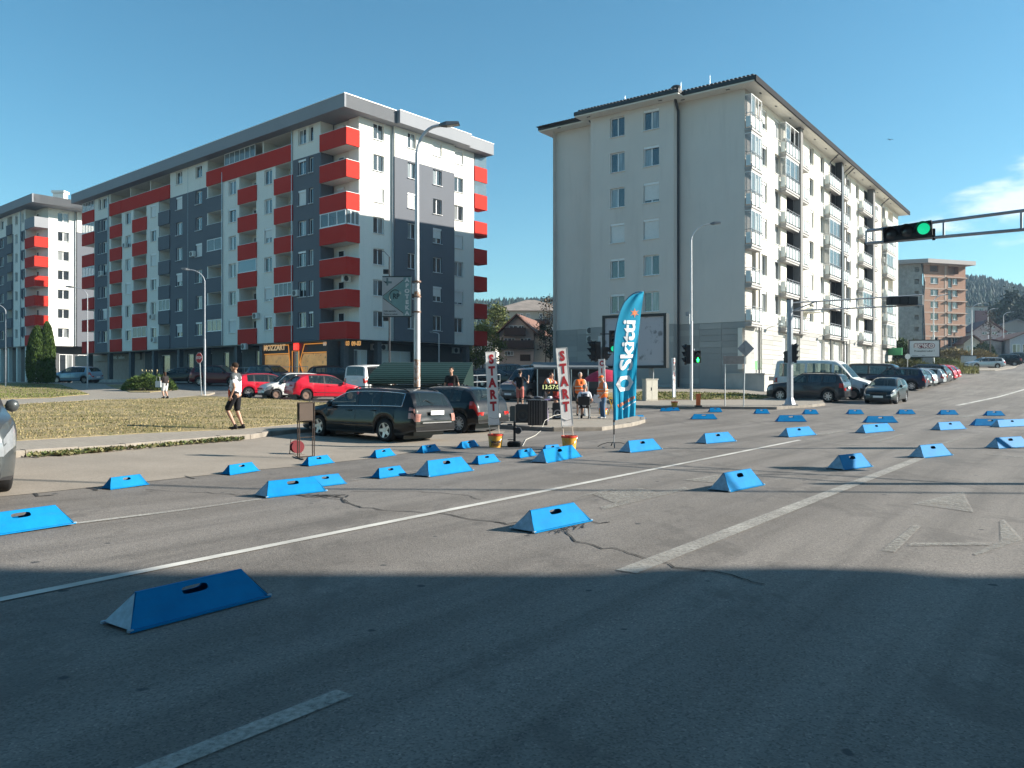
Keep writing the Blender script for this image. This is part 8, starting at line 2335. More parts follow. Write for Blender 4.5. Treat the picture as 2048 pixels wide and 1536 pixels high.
q = MB(bt.location); c_ = Vector((cx_.x - 6.2 * sc_k, cx_.y, Zk(693.5))) + bn_ * .05; q.add([c_ + bd_ * (2.6 * sc_k * math.cos(a)) + Vector((0, 0, 1.9 * sc_k * math.sin(a))) for a in [2 * PI * i / 12 for i in range(12)]], [tuple(range(12))]); q.build('emblem', mat('soko_emblem', (.16, .015, .04), .5), bt, fix=False)
bt_text('Prometion Luber !', 4.9 * sc_k, Zk(702), mat('print_black', (.02, .03, .03), .5), off=.03, bold=.006)
q = MB(bt.location)
for k in range(3):
 for i in range(6): q.obox(Vector((cx_.x + (-24 + k * 20 + i * 2.0) * sc_k, cx_.y, Zk(711.6))) + bn_ * .03, bd_ * (1.4 * sc_k), bn_ * .002, Vector((0, 0, .7 * sc_k)))
q.build('small_print', mat('print_black', (.02, .03, .03), .5), bt)
# ---- electric cabinet, bollard, bin, fences
p = P(1300, 801, .13); t = thing('utility_cabinet', 'beige utility cabinet on the verge in front of the pale block', 'cabinet', p, R(28)); h = (801 - 759) / F * p.y
q = MB(); q.box((0, 0, h / 2), (.85, .35, h)); q.box((0, 0, h + .02), (.92, .42, .05)); q.build('cabinet_body', mat('cabinet_beige', (.42, .40, .34), .6, var=.06), t)
q = MB(); q.box((-.2, -.18, h * .5), (.38, .012, h * .9)); q.box((.2, -.18, h * .5), (.38, .012, h * .9)); d_ = q.build('door', mat('cabinet_beige', (.42, .40, .34), .6), t); q = MB(); q.box((-.04, -.195, h * .55), (.03, .02, .18)); q.build('handle', M_BLACK, d_, loc=(0, 0, 0))
p = P(1396.5, 814.5, .125); t = thing('bollard', 'short orange marker post on a dark foot at the far kerb', 'bollard', p); h = (815 - 788) / F * p.y
q = MB(); q.box((0, 0, h * .57), (.2, .12, h * .86)); q.build('post', mat('marker_orange', (.62, .13, .03), .6), t); q = MB(); q.box((0, 0, h * .07), (.3, .3, h * .14)); q.build('foot', M_BLACK, t)
p = P(1937, 729); t = thing('waste_container', 'grey waste container at the verge left of the silver estate car', 'waste container', p); q = MB(); q.obox((-.9, -.5, .15), (1.8, 0, 0), (0, 1, 0), (0, 0, 1.1)); q.build('body', M_MAST, t); q = MB(); q.box((0, 0, 1.33), (1.9, 1.1, .12)); q.build('lid', M_DARKM, t)
for s in (-.7, .7): q = MB(); q.lathe((s, -.4, .09), [(.09, -.03), (.09, .03)], 10, axis='Y'); q.build('wheel', M_TYRE, t)
p = P(1831, 737); t = thing('bollard', 'orange cylinder standing under the meat billboard', 'bollard', p); q = MB(); q.tube((0, 0, 0), (0, 0, 1.2), .3, n=12); q.tube((0, 0, 1.2), (0, 0, 1.26), .32, n=12); q.build('post', mat('marker_orange', (.62, .13, .03), .6), t)
def rail(label, pts, h, step, m_, rails=(1.0, .55), r=.025, lift=0):
 b = on(*pts[0][:2]); t = thing('railing', label, 'railing', b); q = MB(b)
 for k in rails: q.pipe([on(x, y, lift + h * k) for x, y in pts], r, 5)
 q.build('rail', m_, t)
 for i in range(len(pts) - 1):
  a, c = Vector(pts[i]), Vector(pts[i + 1]); n = max(1, int((c - a).length / step))
  for j in range(n + 1): x = a + (c - a) * j / n; q = MB(b); q.tube(on(x.x, x.y, lift - .1), on(x.x, x.y, lift + h), r, n=5); q.build('post', m_, t)
rail('thin grey railing in front of the shops below the red balconies', [RBL.pt(4, 0, 1.2)[:2], RBL.pt(30, 0, 1.2)[:2]], 1.1, 2.6, M_MAST, lift=.35)
rail('grey mesh fence right of the green shelter', [(ray(930, 765, 44).x, 44), (ray(1000, 765, 47).x, 47)], 1.5, .9, M_STEEL, rails=(1, .75, .5, .25), lift=.1)
# ---- bird
b = ray(1781, 279, 120); q = MB(b)
for s in (-1, 1): q.add([b, b + Vector((s * .28, .06, .14)), b + Vector((s * .6, .2, -.02)), b + Vector((s * .3, .16, .08)), b + Vector((0, .18, -.01))], [(0, 1, 3, 4), (1, 2, 3)])
q.lathe(b + Vector((0, .1, -.02)), [(0, -.22), (.05, -.1), (.06, .06), (0, .25)], 8, axis='Y'); o = q.build('bird', mat('bird_dark', (.03, .03, .035), .8), fix=False); tag(o, 'small dark bird flying against the sky above the brick block', 'bird')
# ------------------------------------------------------------ people
M_SKIN = mat('skin', (.42, .235, .16), .55, var=.08, scale=8)
def ell(q, c, r, n=14):
 c = Vector(c); prof = [(math.sin(PI * i / 9), -math.cos(PI * i / 9)) for i in range(10)]; b = len(q.v)
 for a, h in prof:
  for k in range(n): th = 2 * PI * k / n; q.v.append(c + Vector((a * r[0] * math.cos(th), a * r[1] * math.sin(th), h * r[2])))
 for i in range(9):
  for k in range(n): A = b + i * n + k; B = b + i * n + (k + 1) % n; q.f.append([A, B, B + n, A + n]); q.m.append(0)
def cap(q, p0, p1, r0, r1, flat=1.0, up=None):
 """tapered limb with rounded ends"""
 p0, p1 = Vector(p0), Vector(p1); d = (p1 - p0); L = d.length; d = d / L
 ts = [(-.94, .3), (-.7, .71), (-.35, .93), (0, 1)]
 pts, rr = [], []
 for a, k in ts: pts.append(p0 + d * a * r0 * flat); rr.append(r0 * k)
 for a, k in reversed(ts): pts.append(p1 - d * a * r1 * flat); rr.append(r1 * k)
 q.pipe(pts, rr, 12, flat=flat, up=up)
def blob(name, q, m, parent, vox, smooth=4):
 o = q.build(name, m, parent, smooth=True, loc=(0, 0, 0))
 r = o.modifiers.new('remesh', 'REMESH'); r.mode = 'VOXEL'; r.voxel_size = vox; r.use_smooth_shade = True
 s = o.modifiers.new('smooth', 'SMOOTH'); s.iterations = smooth; s.factor = .5
 return o
def person(label, pos, rz, H=1.78, lean=0.0, yaw=0, arms=None, legs=None, top=None, bottom=None, shoes=(.02, .02, .022), hair=(.03, .02, .015), vest=None, cap_=None, glasses=False, sit=False, vox=.013, belly=0, sleeve=.55, shorts=True, longhair=False, top2=None, nod=0):
 t = thing('person', label, 'person', pos, rz)
 k = H / 1.78; sc = lambda v: Vector(v) * k
 hip = .93 if not sit else .52
 Mx = Matrix.Rotation(lean, 3, 'Y')
 def up(v): v = Vector(v); return sc(Mx @ (v - Vector((0, 0, .93))) + Vector((0, 0, hip)))
 legs = legs or [((.03, .10, .50), (.0, .11, .09), 0), ((.03, -.10, .50), (0, -.11, .09), 0)]
 arms = arms or [((-.02, .27, 1.13), (.05, .27, .88)), ((-.02, -.27, 1.13), (.05, -.27, .88))]
 B = MB(); S = MB(); V = MB(); T_ = MB(); SH = MB(); T2 = MB()
 w = belly
 for q, g in ((B, 0), (S, .016), (V, .032)):
  if q is S and not top: continue
  if q is V and not vest: continue
  cap(q, up((0, 0, .98)), up((.01 + w * .3, 0, 1.15)), .125 + g + w * .5, .13 + g + w, 1.22 if False else 1, None)
  for y in (.055, -.055): cap(q, up((w * .25, y, 1.0)), up((.0, y * 1.5, 1.36)), .11 + g + w * .7, .105 + g)
  cap(q, up((0, .11, 1.40)), up((0, -.11, 1.40)), .085 + g, .085 + g)
 for q, g in ((B, 0), (S, .018)):
  if q is S and not top: continue
  cap(q, up((0, .16, 1.43)), up((0, -.16, 1.43)), .06 + g * .9, .06 + g * .9)
 cap(B, up((0, 0, 1.42)), up((.02, 0, 1.56)), .06, .055)
 hd = up((.035 + nod * .05, 0, 1.665 - nod * .02)); HM = Mx
 ell(B, hd + sc(HM @ Vector((-.005, 0, .02))), (.098 * k, .078 * k, .105 * k)); ell(B, hd + sc((.03, 0, -.055)), (.06 * k, .055 * k, .06 * k))
 cap(B, hd + sc((.088, 0, .01)), hd + sc((.108, 0, -.022)), .012 * k, .016 * k)
 for s in (1, -1): ell(B, hd + sc((-.005, s * .08, -.005)), (.02 * k, .012 * k, .03 * k), 8)
 cap(B, up((0, .075, .95)), up((0, -.075, .95)), .115 * k, .115 * k)
 for i, (s, (el, wr)) in enumerate(zip((1, -1), arms)):
  sh = up((0, s * .185, 1.42)); el = sc(el); wr = sc(wr)
  if sit: pass
  cap(B, sh, el, .05, .038); cap(B, el, wr, .038, .026)
  d = (wr - el).normalized(); sd = Vector((0, 1, 0)).cross(d).normalized() if abs(d.y) < .9 else Vector((1, 0, 0)); ot = d.cross(sd).normalized()
  pm = wr + d * .05; cap(B, wr, wr + d * .085, .026, .03)
  for f in range(4):
   b0 = wr + d * .085 + sd * (f - 1.5) * .021; L = (.036, .042, .038, .03)[f]; e1 = b0 + d * L - ot * s * .008; cap(B, b0, e1, .0095, .009); cap(B, e1, e1 + (d - ot * s * .55).normalized() * L * .8, .009, .0075)
  b0 = wr + d * .03 + sd * .026; e1 = b0 + (d * .6 + sd).normalized() * .045; cap(B, b0, e1, .011, .010); cap(B, e1, e1 + d * .03, .010, .008)
  if top:
   e2 = sh.lerp(el, min(1, sleeve)) if sleeve <= 1 else el
   cap(S, sh, e2, .066, .06 if sleeve <= 1 else .055)
   if sleeve > 1: cap(S, el, el.lerp(wr, min(.95, sleeve - 1)), .054, .045)
 Sh = []
 for s, (kn, an, toe) in zip((1, -1), legs):
  h0 = sc((0, s * .095, hip)); kn = sc(kn); an = sc(an)
  cap(B, h0, kn, .086, .056); cap(B, kn, kn.lerp(an, .35), .056, .058); cap(B, kn.lerp(an, .3), an, .055, .036)
  f = Vector((1, .12 * s, -toe)).normalized(); cap(B, an + Vector((-.02, 0, -.03)), an + f * .13 + Vector((0, 0, -.045)), .035, .03)
  cap(SH, an + Vector((-.035, 0, -.04)), an + f * .15 + Vector((0, 0, -.055)), .047, .04); cap(SH, an + Vector((-.01, 0, -.03)), an + Vector((-.01, 0, .02)), .046, .042)
  if bottom:
   if shorts: cap(T_, h0, h0.lerp(kn, .88), .108, .092)
   else: cap(T_, h0, kn, .105, .075); cap(T_, kn, an + Vector((0, 0, .0)), .074, .066)
 if bottom: cap(T_, up((0, .07, .98)), up((0, -.07, .98)), .128 + w * .3, .128 + w * .3)
 blob('body', B, M_SKIN, t, vox)
 cm = lambda c: mat('cloth_%d_%d_%d' % tuple(int(x * 1000) for x in c), c, .85, var=.16, scale=9, spec=.2)
 if top: blob('shirt', S, cm(top), t, vox)
 if top2:
  cap(T2, up((0, .14, 1.445)), up((0, -.14, 1.445)), .085, .085)
  for y in (.06, -.06): cap(T2, up((0, y, 1.33)), up((0, y, 1.42)), .132, .115)
  for s, (el, wr) in zip((1, -1), arms): sh = up((0, s * .185, 1.42)); cap(T2, sh, sh.lerp(sc(el), .3), .072, .068)
  blob('yoke', T2, cm(top2), t, vox)
 if bottom: blob('shorts' if shorts else 'trousers', T_, cm(bottom), t, vox)
 blob('shoes', SH, cm(shoes), t, vox, 2)['kind'] = 'part'
 if vest:
  blob('vest', V, mat('hi_vis_orange', (.85, .16, .02), .7, var=.08, emit=None), t, vox)
  for z in (1.06, 1.2):
   q = MB(); c = up((w * .3, 0, z)); pts = [c + Vector(((.155 + w) * math.cos(a), .2 * math.sin(a) + w * .6 * math.sin(a), 0)) for a in [2 * PI * j / 24 for j in range(25)]]; q.pipe(pts, .018, 6, cap=False); q.build('reflective_band', mat('reflective', (.6, .55, .45), .4), t, smooth=True, loc=(0, 0, 0))
 q = MB(); hc = hd + sc(HM @ Vector((-.02, 0, .045))); ell(q, hc, (.102 * k, .086 * k, .09 * k)); 
 if longhair: ell(q, hd + sc((-.06, 0, -.05)), (.07 * k, .085 * k, .14 * k))
 # cut the face side of the hair shell away
 q.v = [v if (v - hd).x < .055 * k or (v - hd).z > .07 * k else v - Vector((.05 * k, 0, 0)) for v in q.v]
 q.build('hair' if not cap_ else 'hair', cm(hair), t, smooth=True, loc=(0, 0, 0))
 if cap_: q = MB(); ell(q, hd + sc((-.008, 0, .07)), (.108 * k, .09 * k, .075 * k)); q.box(hd + sc((.11, 0, .055)), (.1, .13, .012)); q.build('cap', cm(cap_), t, smooth=30, loc=(0, 0, 0))
 q = MB()
 for s in (1, -1): ell(q, hd + sc((.086, s * .031, .016)), (.012 * k, .024 * k if glasses else .012, .017 * k if glasses else .007), 8)
 if glasses: q.tube(hd + sc((.06, .08, .02)), hd + sc((.09, .05, .02)), .004, n=4); q.tube(hd + sc((.06, -.08, .02)), hd + sc((.09, -.05, .02)), .004, n=4); q.tube(hd + sc((.095, .03, .02)), hd + sc((.095, -.03, .02)), .005, n=4)
 q.build('sunglasses' if glasses else 'eyes', M_BLACK, t, smooth=True, loc=(0, 0, 0))
 q = MB(); q.box(hd + sc((.088, 0, -.058)), (.008, .04, .008)); q.build('mouth', mat('lips', (.3, .12, .1), .5), t, loc=(0, 0, 0))
 return t
def fit(u, vt, vb, lift): p = P(u, vb, lift); return p, (vb - vt) / F * p.y
# the walking man on the footway
p = P(472, 859, .125); H1 = 133 / F * p.y
w1 = person('man in white shirt with dark shoulders, black shorts and sunglasses walking on the footway', p, R(172), H1, lean=.02, vox=.009,
 arms=[((-.09, .26, 1.14), (.02, .24, .90)), ((.05, -.27, 1.15), (.20, -.22, .96))], legs=[((.20, .09, .53), (-.02, .09, .10), .1), ((.02, -.10, .51), (-.14, -.10, .10), 0)],
 top=(.62, .63, .64), top2=(.075, .085, .09), bottom=(.012, .012, .014), shoes=(.02, .018, .018), hair=(.03, .018, .012), glasses=True)
q = MB(); rr = random.Random(4)
g_ = [[Vector((.02 + .04 * math.sin(a * 1.3), .0 + .13 * (a / 5 - .5) + .01 * math.sin(b), -.38 * b / 6 + .02 * math.sin(a * 2))) for a in range(6)] for b in range(7)]
for b in range(6):
 for a in range(5): q.quad(g_[b][a], g_[b][a + 1], g_[b + 1][a + 1], g_[b + 1][a])
cl = q.mesh('vest_cloth', mat('hi_vis_red', (.8, .1, .02), .7), True); o = link('vest', cl, None, p + Vector((-.16, -.06, 1.13)), (0, 0, R(60))); so = o.modifiers.new('thickness', 'SOLIDIFY'); so.thickness = .02; tag(o, 'folded orange red safety vest hanging from the walking man\'s hand', 'vest')
p, h = fit(330, 745.5, 796.5, .12)
person('woman in dark top and white shorts walking on the far path', p, R(150), max(1.45, h), top=(.03, .025, .025), bottom=(.55, .55, .55), hair=(.05, .025, .015), longhair=True, vox=.02, arms=[((.05, .24, 1.15), (.2, .2, 1.3)), ((0, -.25, 1.14), (.1, -.22, .95))], legs=[((.14, .09, .5), (.0, .09, .09), 0), ((.05, -.09, .5), (-.16, -.09, .1), 0)])
o = MB(); o.box((0, 0, 0), (.3, .1, .34)); o.pipe([(-.1, 0, .16), (-.08, 0, .4), (.08, 0, .4), (.1, 0, .16)], .012, 5); o = o.build('tote_bag', mat('tote_white', (.6, .62, .64), .8), loc=p + Vector((-.28, -.2, .78))); tag(o, 'white tote bag with straps hanging at the side of the far woman', 'bag')
pp = ray(903, 735, 33); p = on(pp.x, 33, .14)
m3 = person('man in black T-shirt with red print standing beyond the black cars', p, R(-105), (pp.z - p.z), top=(.02, .018, .018), bottom=(.03, .03, .04), hair=(.03, .02, .015), vox=.014)
q = MB(); q.box((.158, 0, 1.25), (.012, .2, .2)); q.build('shirt_print', mat('print_red', (.25, .02, .03), .8), m3, loc=(0, 0, 0))
p, h = fit(1040, 741, 817, 0)
person('man from behind in black T-shirt and pinkish shorts, one arm raised, beside the dark van', p, R(75), h, top=(.012, .012, .014), bottom=(.42, .13, .11), hair=(.02, .015, .012), vox=.015, arms=[((-.05, .36, 1.2), (.08, .2, 1.03)), ((.12, -.36, 1.2), (.22, -.36, 1.45))])
p = ray(1089, 748, 37.5); b = on(p.x, 37.5, .12)
person('man in orange vest bending over the table behind the race clock', b, R(-20), 1.8, lean=.42, top=(.6, .6, .6), bottom=(.02, .02, .025), vest=True, hair=(.05, .035, .03), vox=.015, shorts=False, arms=[((.35, .25, 1.15), (.5, .12, .95)), ((.35, -.25, 1.15), (.5, -.12, .95))])
p = ray(1112, 748, 37.8); b = on(p.x, 37.8, .12)
person('person in orange vest facing the bending man behind the race clock', b, R(200), 1.62, lean=.3, top=(.3, .34, .38), bottom=(.35, .05, .04), vest=True, hair=(.03, .02, .02), vox=.015, arms=[((.3, .25, 1.1), (.42, .12, .92)), ((.3, -.25, 1.1), (.42, -.12, .92))])
p, h = fit(1160, 745, 831, IL)
person('grey haired man in orange vest and dark shorts facing the camera behind the seated man', p, R(-85), h, top=(.45, .42, .38), bottom=(.06, .05, .035), vest=True, hair=(.4, .38, .36), vox=.014, belly=.03, arms=[((-.05, .29, 1.15), (.0, .27, .9)), ((-.05, -.29, 1.15), (.02, -.27, .9))])
p, h = fit(1206, 751, 837, IL)
cm_ = person('heavy man in orange cap, orange vest and jeans holding papers', p, R(195), h, top=(.5, .55, .62), bottom=(.07, .13, .22), vest=True, hair=(.3, .28, .26), cap_=(.8, .14, .02), vox=.014, belly=.06, shorts=False, shoes=(.55, .55, .55), arms=[((.02, .3, 1.15), (.18, .2, .95)), ((.04, -.3, 1.14), (.22, -.2, .93))], nod=1)
q = MB(); 
for j, a in enumerate((20, -25)): M_ = Matrix.Rotation(R(a), 4, 'X'); q.add([M_ @ Vector(v) for v in ((0, -.11, -.3), (0, .11, -.3), (.02, .11, 0), (.02, -.11, 0))], [(0, 1, 2, 3)])
o = q.build('papers', mat('paper', (.7, .7, .72), .8), loc=p + Vector((-.28, -.15, .93)), fix=False); o.rotation_euler = (0, 0, R(60)); so = o.modifiers.new('thickness', 'SOLIDIFY'); so.thickness = .003; tag(o, 'white sheets of paper held by the man in the orange cap', 'papers')
seat = person('grey haired man in white T-shirt seated on the folding chair, seen from behind', CHP, R(80), 1.76, sit=True, top=(.62, .63, .68), bottom=(.03, .03, .035), hair=(.2, .19, .18), vox=.013, belly=.03,
 arms=[((.08, .30, .74), (.28, .2, .62)), ((.08, -.30, .74), (.28, -.2, .62))], legs=[((.42, .14, .50), (.40, .15, .09), 0), ((.42, -.14, .50), (.46, -.15, .09), 0)])
o = link('shirt_print', text_mesh('RKT', .13, mat('print_navy', (.03, .035, .06), .8), bold=.01), seat); o.matrix_basis = Matrix.Translation((-.155, 0, .93)) @ Matrix.Rotation(-PI / 2, 4, 'Z') @ Matrix.Rotation(PI / 2, 4, 'X')
# ------------------------------------------------------------ plants
def leafmat(name, c, v=.45):
 if name in MATS: return MATS[name]
 m, t, b = newmat(name); ge = t.nodes.new('ShaderNodeNewGeometry')
 lk(t, nramp(t, ge.outputs['Random Per Island'], [(0, tuple(x * (1 - v) for x in c)), (.6, c), (1, tuple(x * (1 + v) for x in c))]), b.inputs['Base Color'])
 b.inputs['Roughness'].default_value = .75; b.inputs['Specular IOR Level'].default_value = .2; MATS[name] = m; return m
def leaves(q, pts, s, rr, el=1.6):
 for p in pts:
  a = Vector((rr.gauss(0, 1), rr.gauss(0, 1), rr.gauss(0, .7))).normalized(); b = a.orthogonal().normalized(); b.rotate(Matrix.Rotation(rr.uniform(0, 6.28), 3, a))
  k = s * rr.uniform(.6, 1.3); q.add([p - a * k * el / 2, p + b * k * .4, p + a * k * el / 2, p - b * k * .4], [(0, 1, 2, 3)])
def tree(label, base, h, cr, ch, n, s, c, trunk=.12, seed=1, name='broadleaf_tree', clumps=26, gap=.55, group=None):
 rr = random.Random(seed); t = thing(name, label, 'tree', base, 0, group); q = MB(); z0 = h - ch
 tops = []
 q.pipe([(0, 0, -.2), (.03, .02, z0 * .6), (rr.uniform(-.1, .1), 0, z0 + ch * .35), (0, .05, h * .93)], [trunk, trunk * .8, trunk * .5, trunk * .1], 7)
 C = []
 for i in range(clumps):
  a = rr.uniform(0, 6.28); zz = rr.uniform(.03, 1); r = cr * math.sin(PI * min(1, .18 + zz * .8)) ** .7 * rr.uniform(.35, 1); p = Vector((r * math.cos(a), r * math.sin(a), z0 + ch * zz)); C.append(p)
  if i % 2 == 0: q.pipe([(0, 0, z0 + ch * zz * .45), p * .6 + Vector((0, 0, (z0 + ch * zz * .45) * .4)), p], [trunk * .4, trunk * .2, .01], 5)
 q.build('trunk', mat('bark', (.09, .065, .05), .9, var=.3), t, smooth=True)
 L = MB(); pts = []
 for i in range(n):
  c_ = rr.choice(C); d = Vector((rr.gauss(0, 1), rr.gauss(0, 1), rr.gauss(0, .75))); pts.append(c_ + d * cr * gap * .36)
 leaves(L, pts, s, rr); o = L.build('crown', leafmat('leaf_%d' % int(c[1] * 1000), c), t, fix=False); return t
def cypress(label, base, lobes, n, c, seed=3):
 rr = random.Random(seed); t = thing('cypress_tree', label, 'tree', base); q = MB(); L = MB(); pts = []
 for x, y, h, r in lobes:
  q.tube((x, y, -.1), (x, y, h * .8), .09, .03, 7)
  for i in range(int(n * h)):
   z = rr.random() ** .85; a = rr.uniform(0, 6.28); prof = r * (1 - z ** 3.2) ** .6 * (.82 + .18 * min(1, z * 8)); lump = 1 + .13 * mnoise.noise(Vector((math.cos(a) * 2.2 + x, math.sin(a) * 2.2, z * h * .9)))
   k = prof * lump * (1 - abs(rr.gauss(0, .09))); pts.append(Vector((x + k * math.cos(a), y + k * math.sin(a), .12 + z * h)))
 q.build('trunk', mat('bark', (.09, .065, .05), .9), t)
 for p in pts:
  d = Vector((rr.gauss(0, .35), rr.gauss(0, .35), 1)).normalized(); b = d.orthogonal().normalized(); b.rotate(Matrix.Rotation(rr.uniform(0, 6.28), 3, d)); k = rr.uniform(.08, .17); L.add([p - d * k * .5, p + b * k * .35, p + d * k, p - b * k * .35], [(0, 1, 2, 3)])
 L.build('crown', leafmat('leaf_cypress', c), t, fix=False)
p = P(80, 768, .12); sY = p.y / F
cypress('clipped dark green cypress pair on the upper lawn at the left', p, [(-5 * sY, 0, 112 * sY, 20 * sY), (10 * sY, .3, 121 * sY, 15 * sY)], 2600, (.05, .085, .018))
def shrub(label, base, rx, ry, h, n, s, c, seed=1, up=.5, name='shrub', cat='shrub', blades_=False):
 rr = random.Random(seed); t = thing(name, label, cat, base); q = MB(); L = MB(); pts = []
 for i in range(9): a = rr.uniform(0, 6.28); q.tube((0, 0, -.05), (rx * .7 * math.cos(a), ry * .7 * math.sin(a), h * .6), .03, .01, 5)
 q.build('stem', mat('bark', (.09, .065, .05), .9), t)
 for i in range(n):
  a = rr.uniform(0, 6.28); r = rr.random() ** .5; z = (1 - r * r) ** .5 * h * (1 + .35 * mnoise.noise(Vector((math.cos(a) * r * 3, math.sin(a) * r * 3, seed)))) * rr.uniform(.55, 1)
  p = Vector((rx * r * math.cos(a), ry * r * math.sin(a), z))
  d = (Vector((math.cos(a) * r, math.sin(a) * r, up)) + Vector((rr.gauss(0, .3), rr.gauss(0, .3), rr.gauss(0, .3)))).normalized(); b = d.orthogonal().normalized(); b.rotate(Matrix.Rotation(rr.uniform(0, 6.28), 3, d)); k = s * rr.uniform(.6, 1.4)
  L.add([p - d * k * .4, p + b * k * .22, p + d * k, p - b * k * .22], [(0, 1, 2, 3)])
 L.build('foliage', leafmat('leaf_%d_%d' % (int(c[0] * 1000), int(c[1] * 1000)), c), t, fix=False); return t
p = P(299, 781, .12); sh = shrub('wide spreading juniper bush with pale flower heads by the path', p, 1.9, 1.0, 1.1, 7500, .16, (.09, .14, .035), 2)
rr = random.Random(5)
for i in range(9): q = MB(); x = rr.uniform(-.7, .5); q.tube((x, .2, .7), (x + .03, .2, 1.25 + rr.uniform(0, .2)), .01, n=4); ell(q, (x + .03, .2, 1.35 + rr.uniform(0, .12)), (.05, .05, .08), 6); q.build('flower_stalk', mat('seed_head', (.4, .33, .18), .9), sh)
def hb(u, Y): x = ray(u, 765, Y).x; return on(x, Y)
G1 = 'trees between the two apartment blocks'
tree('green leafy tree left of the brown roofed house', hb(965, 104), 5.4, 2.6, 4.6, 3200, .22, (.11, .14, .035), seed=3)
tree('olive green tree beside the red balconies behind the car park', hb(951, 96), 4.2, 1.9, 3.4, 1800, .2, (.085, .11, .03), seed=4)
tree('slim sparse dark tree in front of the brown roofed house', hb(1091, 100), 5.6, 1.7, 4.0, 900, .2, (.045, .05, .022), .09, seed=5, clumps=16, gap=.45)
tree('pale green tree behind the brown roofed house', hb(992, 130), 9.0, 3.0, 7, 2200, .3, (.13, .15, .05), seed=6)
tree('bare twiggy tree at the corner of the pale block', hb(1100, 112), 9.5, 2.2, 7, 900, .22, (.1, .075, .05), .1, seed=7, gap=.6)
shrub('dense green bushes behind the parked row below the brick block', P(1806, 738), 3.6, 2.5, 3.6, 3600, .4, (.055, .085, .03), 8)
shrub('dry brown bushes on the verge at the foot of the brick block', P(1920, 722), 7, 2.2, 2.0, 3600, .4, (.26, .2, .09), 9)
shrub('yellow green weeds on the verge under the billboard', P(1850, 732), 5, 2.2, 1.1, 3200, .3, (.15, .16, .05), 10)
shrub('low olive scrub on the verge left of the billboard', P(1812, 742), 3.6, 1.8, 1.2, 2600, .3, (.13, .13, .05), 12)
shrub('round green bush left of the stained ruin', P(1968, 714), 2.4, 1.5, 3.0, 2000, .35, (.06, .085, .03), 13)
tree('thin bare leaning tree in front of the stained ruin', hb(1980, 158), 9.5, 2.0, 5, 260, .25, (.08, .06, .04), .16, seed=15, gap=.7)
for i, (u, v, Y, h) in enumerate(((1990, 690, 270, 15), (2003, 690, 280, 18), (2022, 690, 265, 20), (2040, 690, 275, 19), (2062, 690, 270, 18))):
 tree(['dark tree above the pink house roof', 'second dark tree above the pink house', 'tall dark tree near the right edge', 'dark tree behind the far right roof', 'dark tree beyond the right edge'][i], hb(u, Y), h, 5.5, h * .8, 1500, .9, (.028, .042, .022), .25, seed=20 + i)
def tallgrass():
 q = MB(); rr = random.Random(2)
 for _ in range(9000):
  u = rr.uniform(1793, 1958); v = rr.uniform(709, 748); p = P(u, v, .1)
  h = rr.uniform(.15, .5); a = rr.uniform(0, 3.14); w_ = .06; dx, dy = math.cos(a) * w_, math.sin(a) * w_; q.add([p + Vector((-dx, -dy, 0)), p + Vector((dx, dy, 0)), p + Vector((rr.gauss(0, .1), rr.gauss(0, .1), h))], [(0, 1, 2)])
 tag(q.build('tall_grass', leafmat('verge_grass', (.17, .165, .055)), fix=False), 'tall uncut grass on the verge below the brick block', 'grass', kind='stuff')
tallgrass()
# ------------------------------------------------------------ wooded hills
RG = [(-3000, 650), (700, 612), (940, 604), (1010, 600), (1100, 599), (1500, 585), (1880, 551), (1925, 549), (1960, 551), (2000, 560), (2048, 573), (2200, 600), (4000, 640)]
def hillz(x, y):
 D = math.hypot(x, y); u = CX + F * x / max(y, 1)
 v = lin(RG, clamp(u, -2900, 3900)); Dr = 720; zr = CZ + (HY - v) / F * (Dr * y / max(D, 1)) - 9
 z0 = gz(x, min(y, 300)); s = clamp((D - 300) / (Dr - 300), 0, 1)
 return z0 - 2 + (zr - z0 + 2) * (s ** 1.25) + 5 * mnoise.noise(Vector((x * .008, y * .008, 0))) * math.sin(PI * s)
q = MB(); na, nd = 150, 26; A0, A1 = R(28), R(150)
for j in range(nd + 1):
 D = 290 + 480 * j / nd
 for i in range(na + 1):
  a = A0 + (A1 - A0) * i / na; x, y = D * math.cos(a), D * math.sin(a); q.v.append(Vector((x, y, hillz(x, y) if j < nd else -5)))
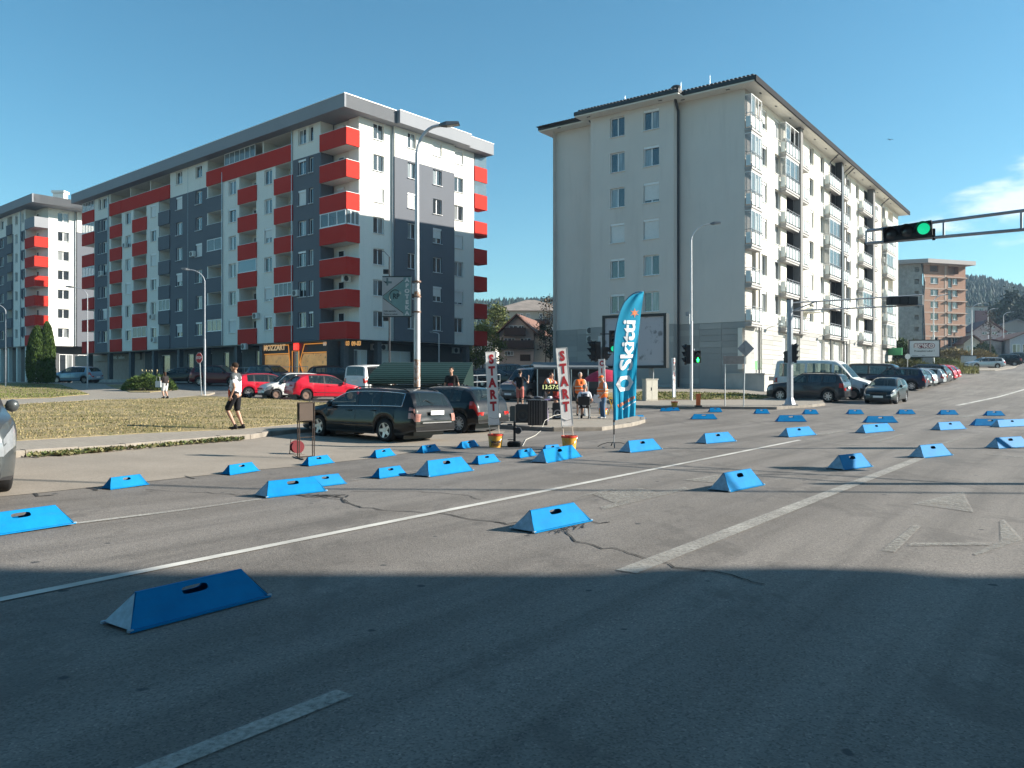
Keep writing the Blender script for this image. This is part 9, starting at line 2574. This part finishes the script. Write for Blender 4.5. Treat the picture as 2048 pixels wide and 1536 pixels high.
q.f = [[j * (na + 1) + i, (j + 1) * (na + 1) + i, (j + 1) * (na + 1) + i + 1, j * (na + 1) + i + 1] for j in range(nd) for i in range(na)]; q.m = [0] * len(q.f)
hl = q.build('hills', mat('forest_floor', (.035, .05, .028), .95, var=.3, scale=.02), smooth=True); tag(hl, 'dark wooded hills behind the town', kind='structure')
def forest():
 q = MB(); rr = random.Random(9); n = 0
 def cone(x, y, z, h, r):
  b = len(q.v); k = 5; ph = rr.uniform(0, 6)
  for z0, z1, rr_ in ((.08, .6, 1), (.42, 1, .68)):
   b = len(q.v)
   for i in range(k): a = ph + 2 * PI * i / k; q.v.append(Vector((x + r * rr_ * math.cos(a) * rr.uniform(.8, 1.2), y + r * rr_ * math.sin(a), z + h * z0)))
   q.v.append(Vector((x, y, z + h * z1)))
   for i in range(k): q.f.append([b + i, b + (i + 1) % k, b + k]); q.m.append(0)
 while n < 15000:
  w_ = rr.random()
  if w_ < .42: u = rr.uniform(900, 1130)
  elif w_ < .82: u = rr.uniform(1890, 2120)
  else: u = rr.uniform(-200, 2700)
  a = math.atan2(F, u - CX); D = 330 + 392 * rr.random() ** .7
  if not A0 < a < A1: continue
  x, y = D * math.cos(a), D * math.sin(a); h = rr.uniform(7, 14) * (1.0 if D < 700 else .8); cone(x, y, hillz(x, y) - .5, h, h * rr.uniform(.24, .36)); n += 1
 o = q.build('spruce_forest', leafmat('leaf_spruce', (.022, .042, .028), .5), fix=False); tag(o, 'dense spruce forest covering the far hills', 'forest', kind='stuff')
forest()
# ------------------------------------------------------------ air
q = MB(); q.box((0, 360, 65), (1900, 840, 140)); m, t_, b_ = newmat('haze_air'); t_.nodes.remove(b_)
pv = t_.nodes.new('ShaderNodeVolumePrincipled'); pv.inputs['Color'].default_value = (.5, .74, 1, 1); pv.inputs['Density'].default_value = .00022; pv.inputs['Anisotropy'].default_value = .2
lk(t_, pv.outputs[0], t_.nodes['Material Output'].inputs['Volume']); hz = q.build('haze', m); tag(hz, 'thin blue summer haze', kind='stuff')
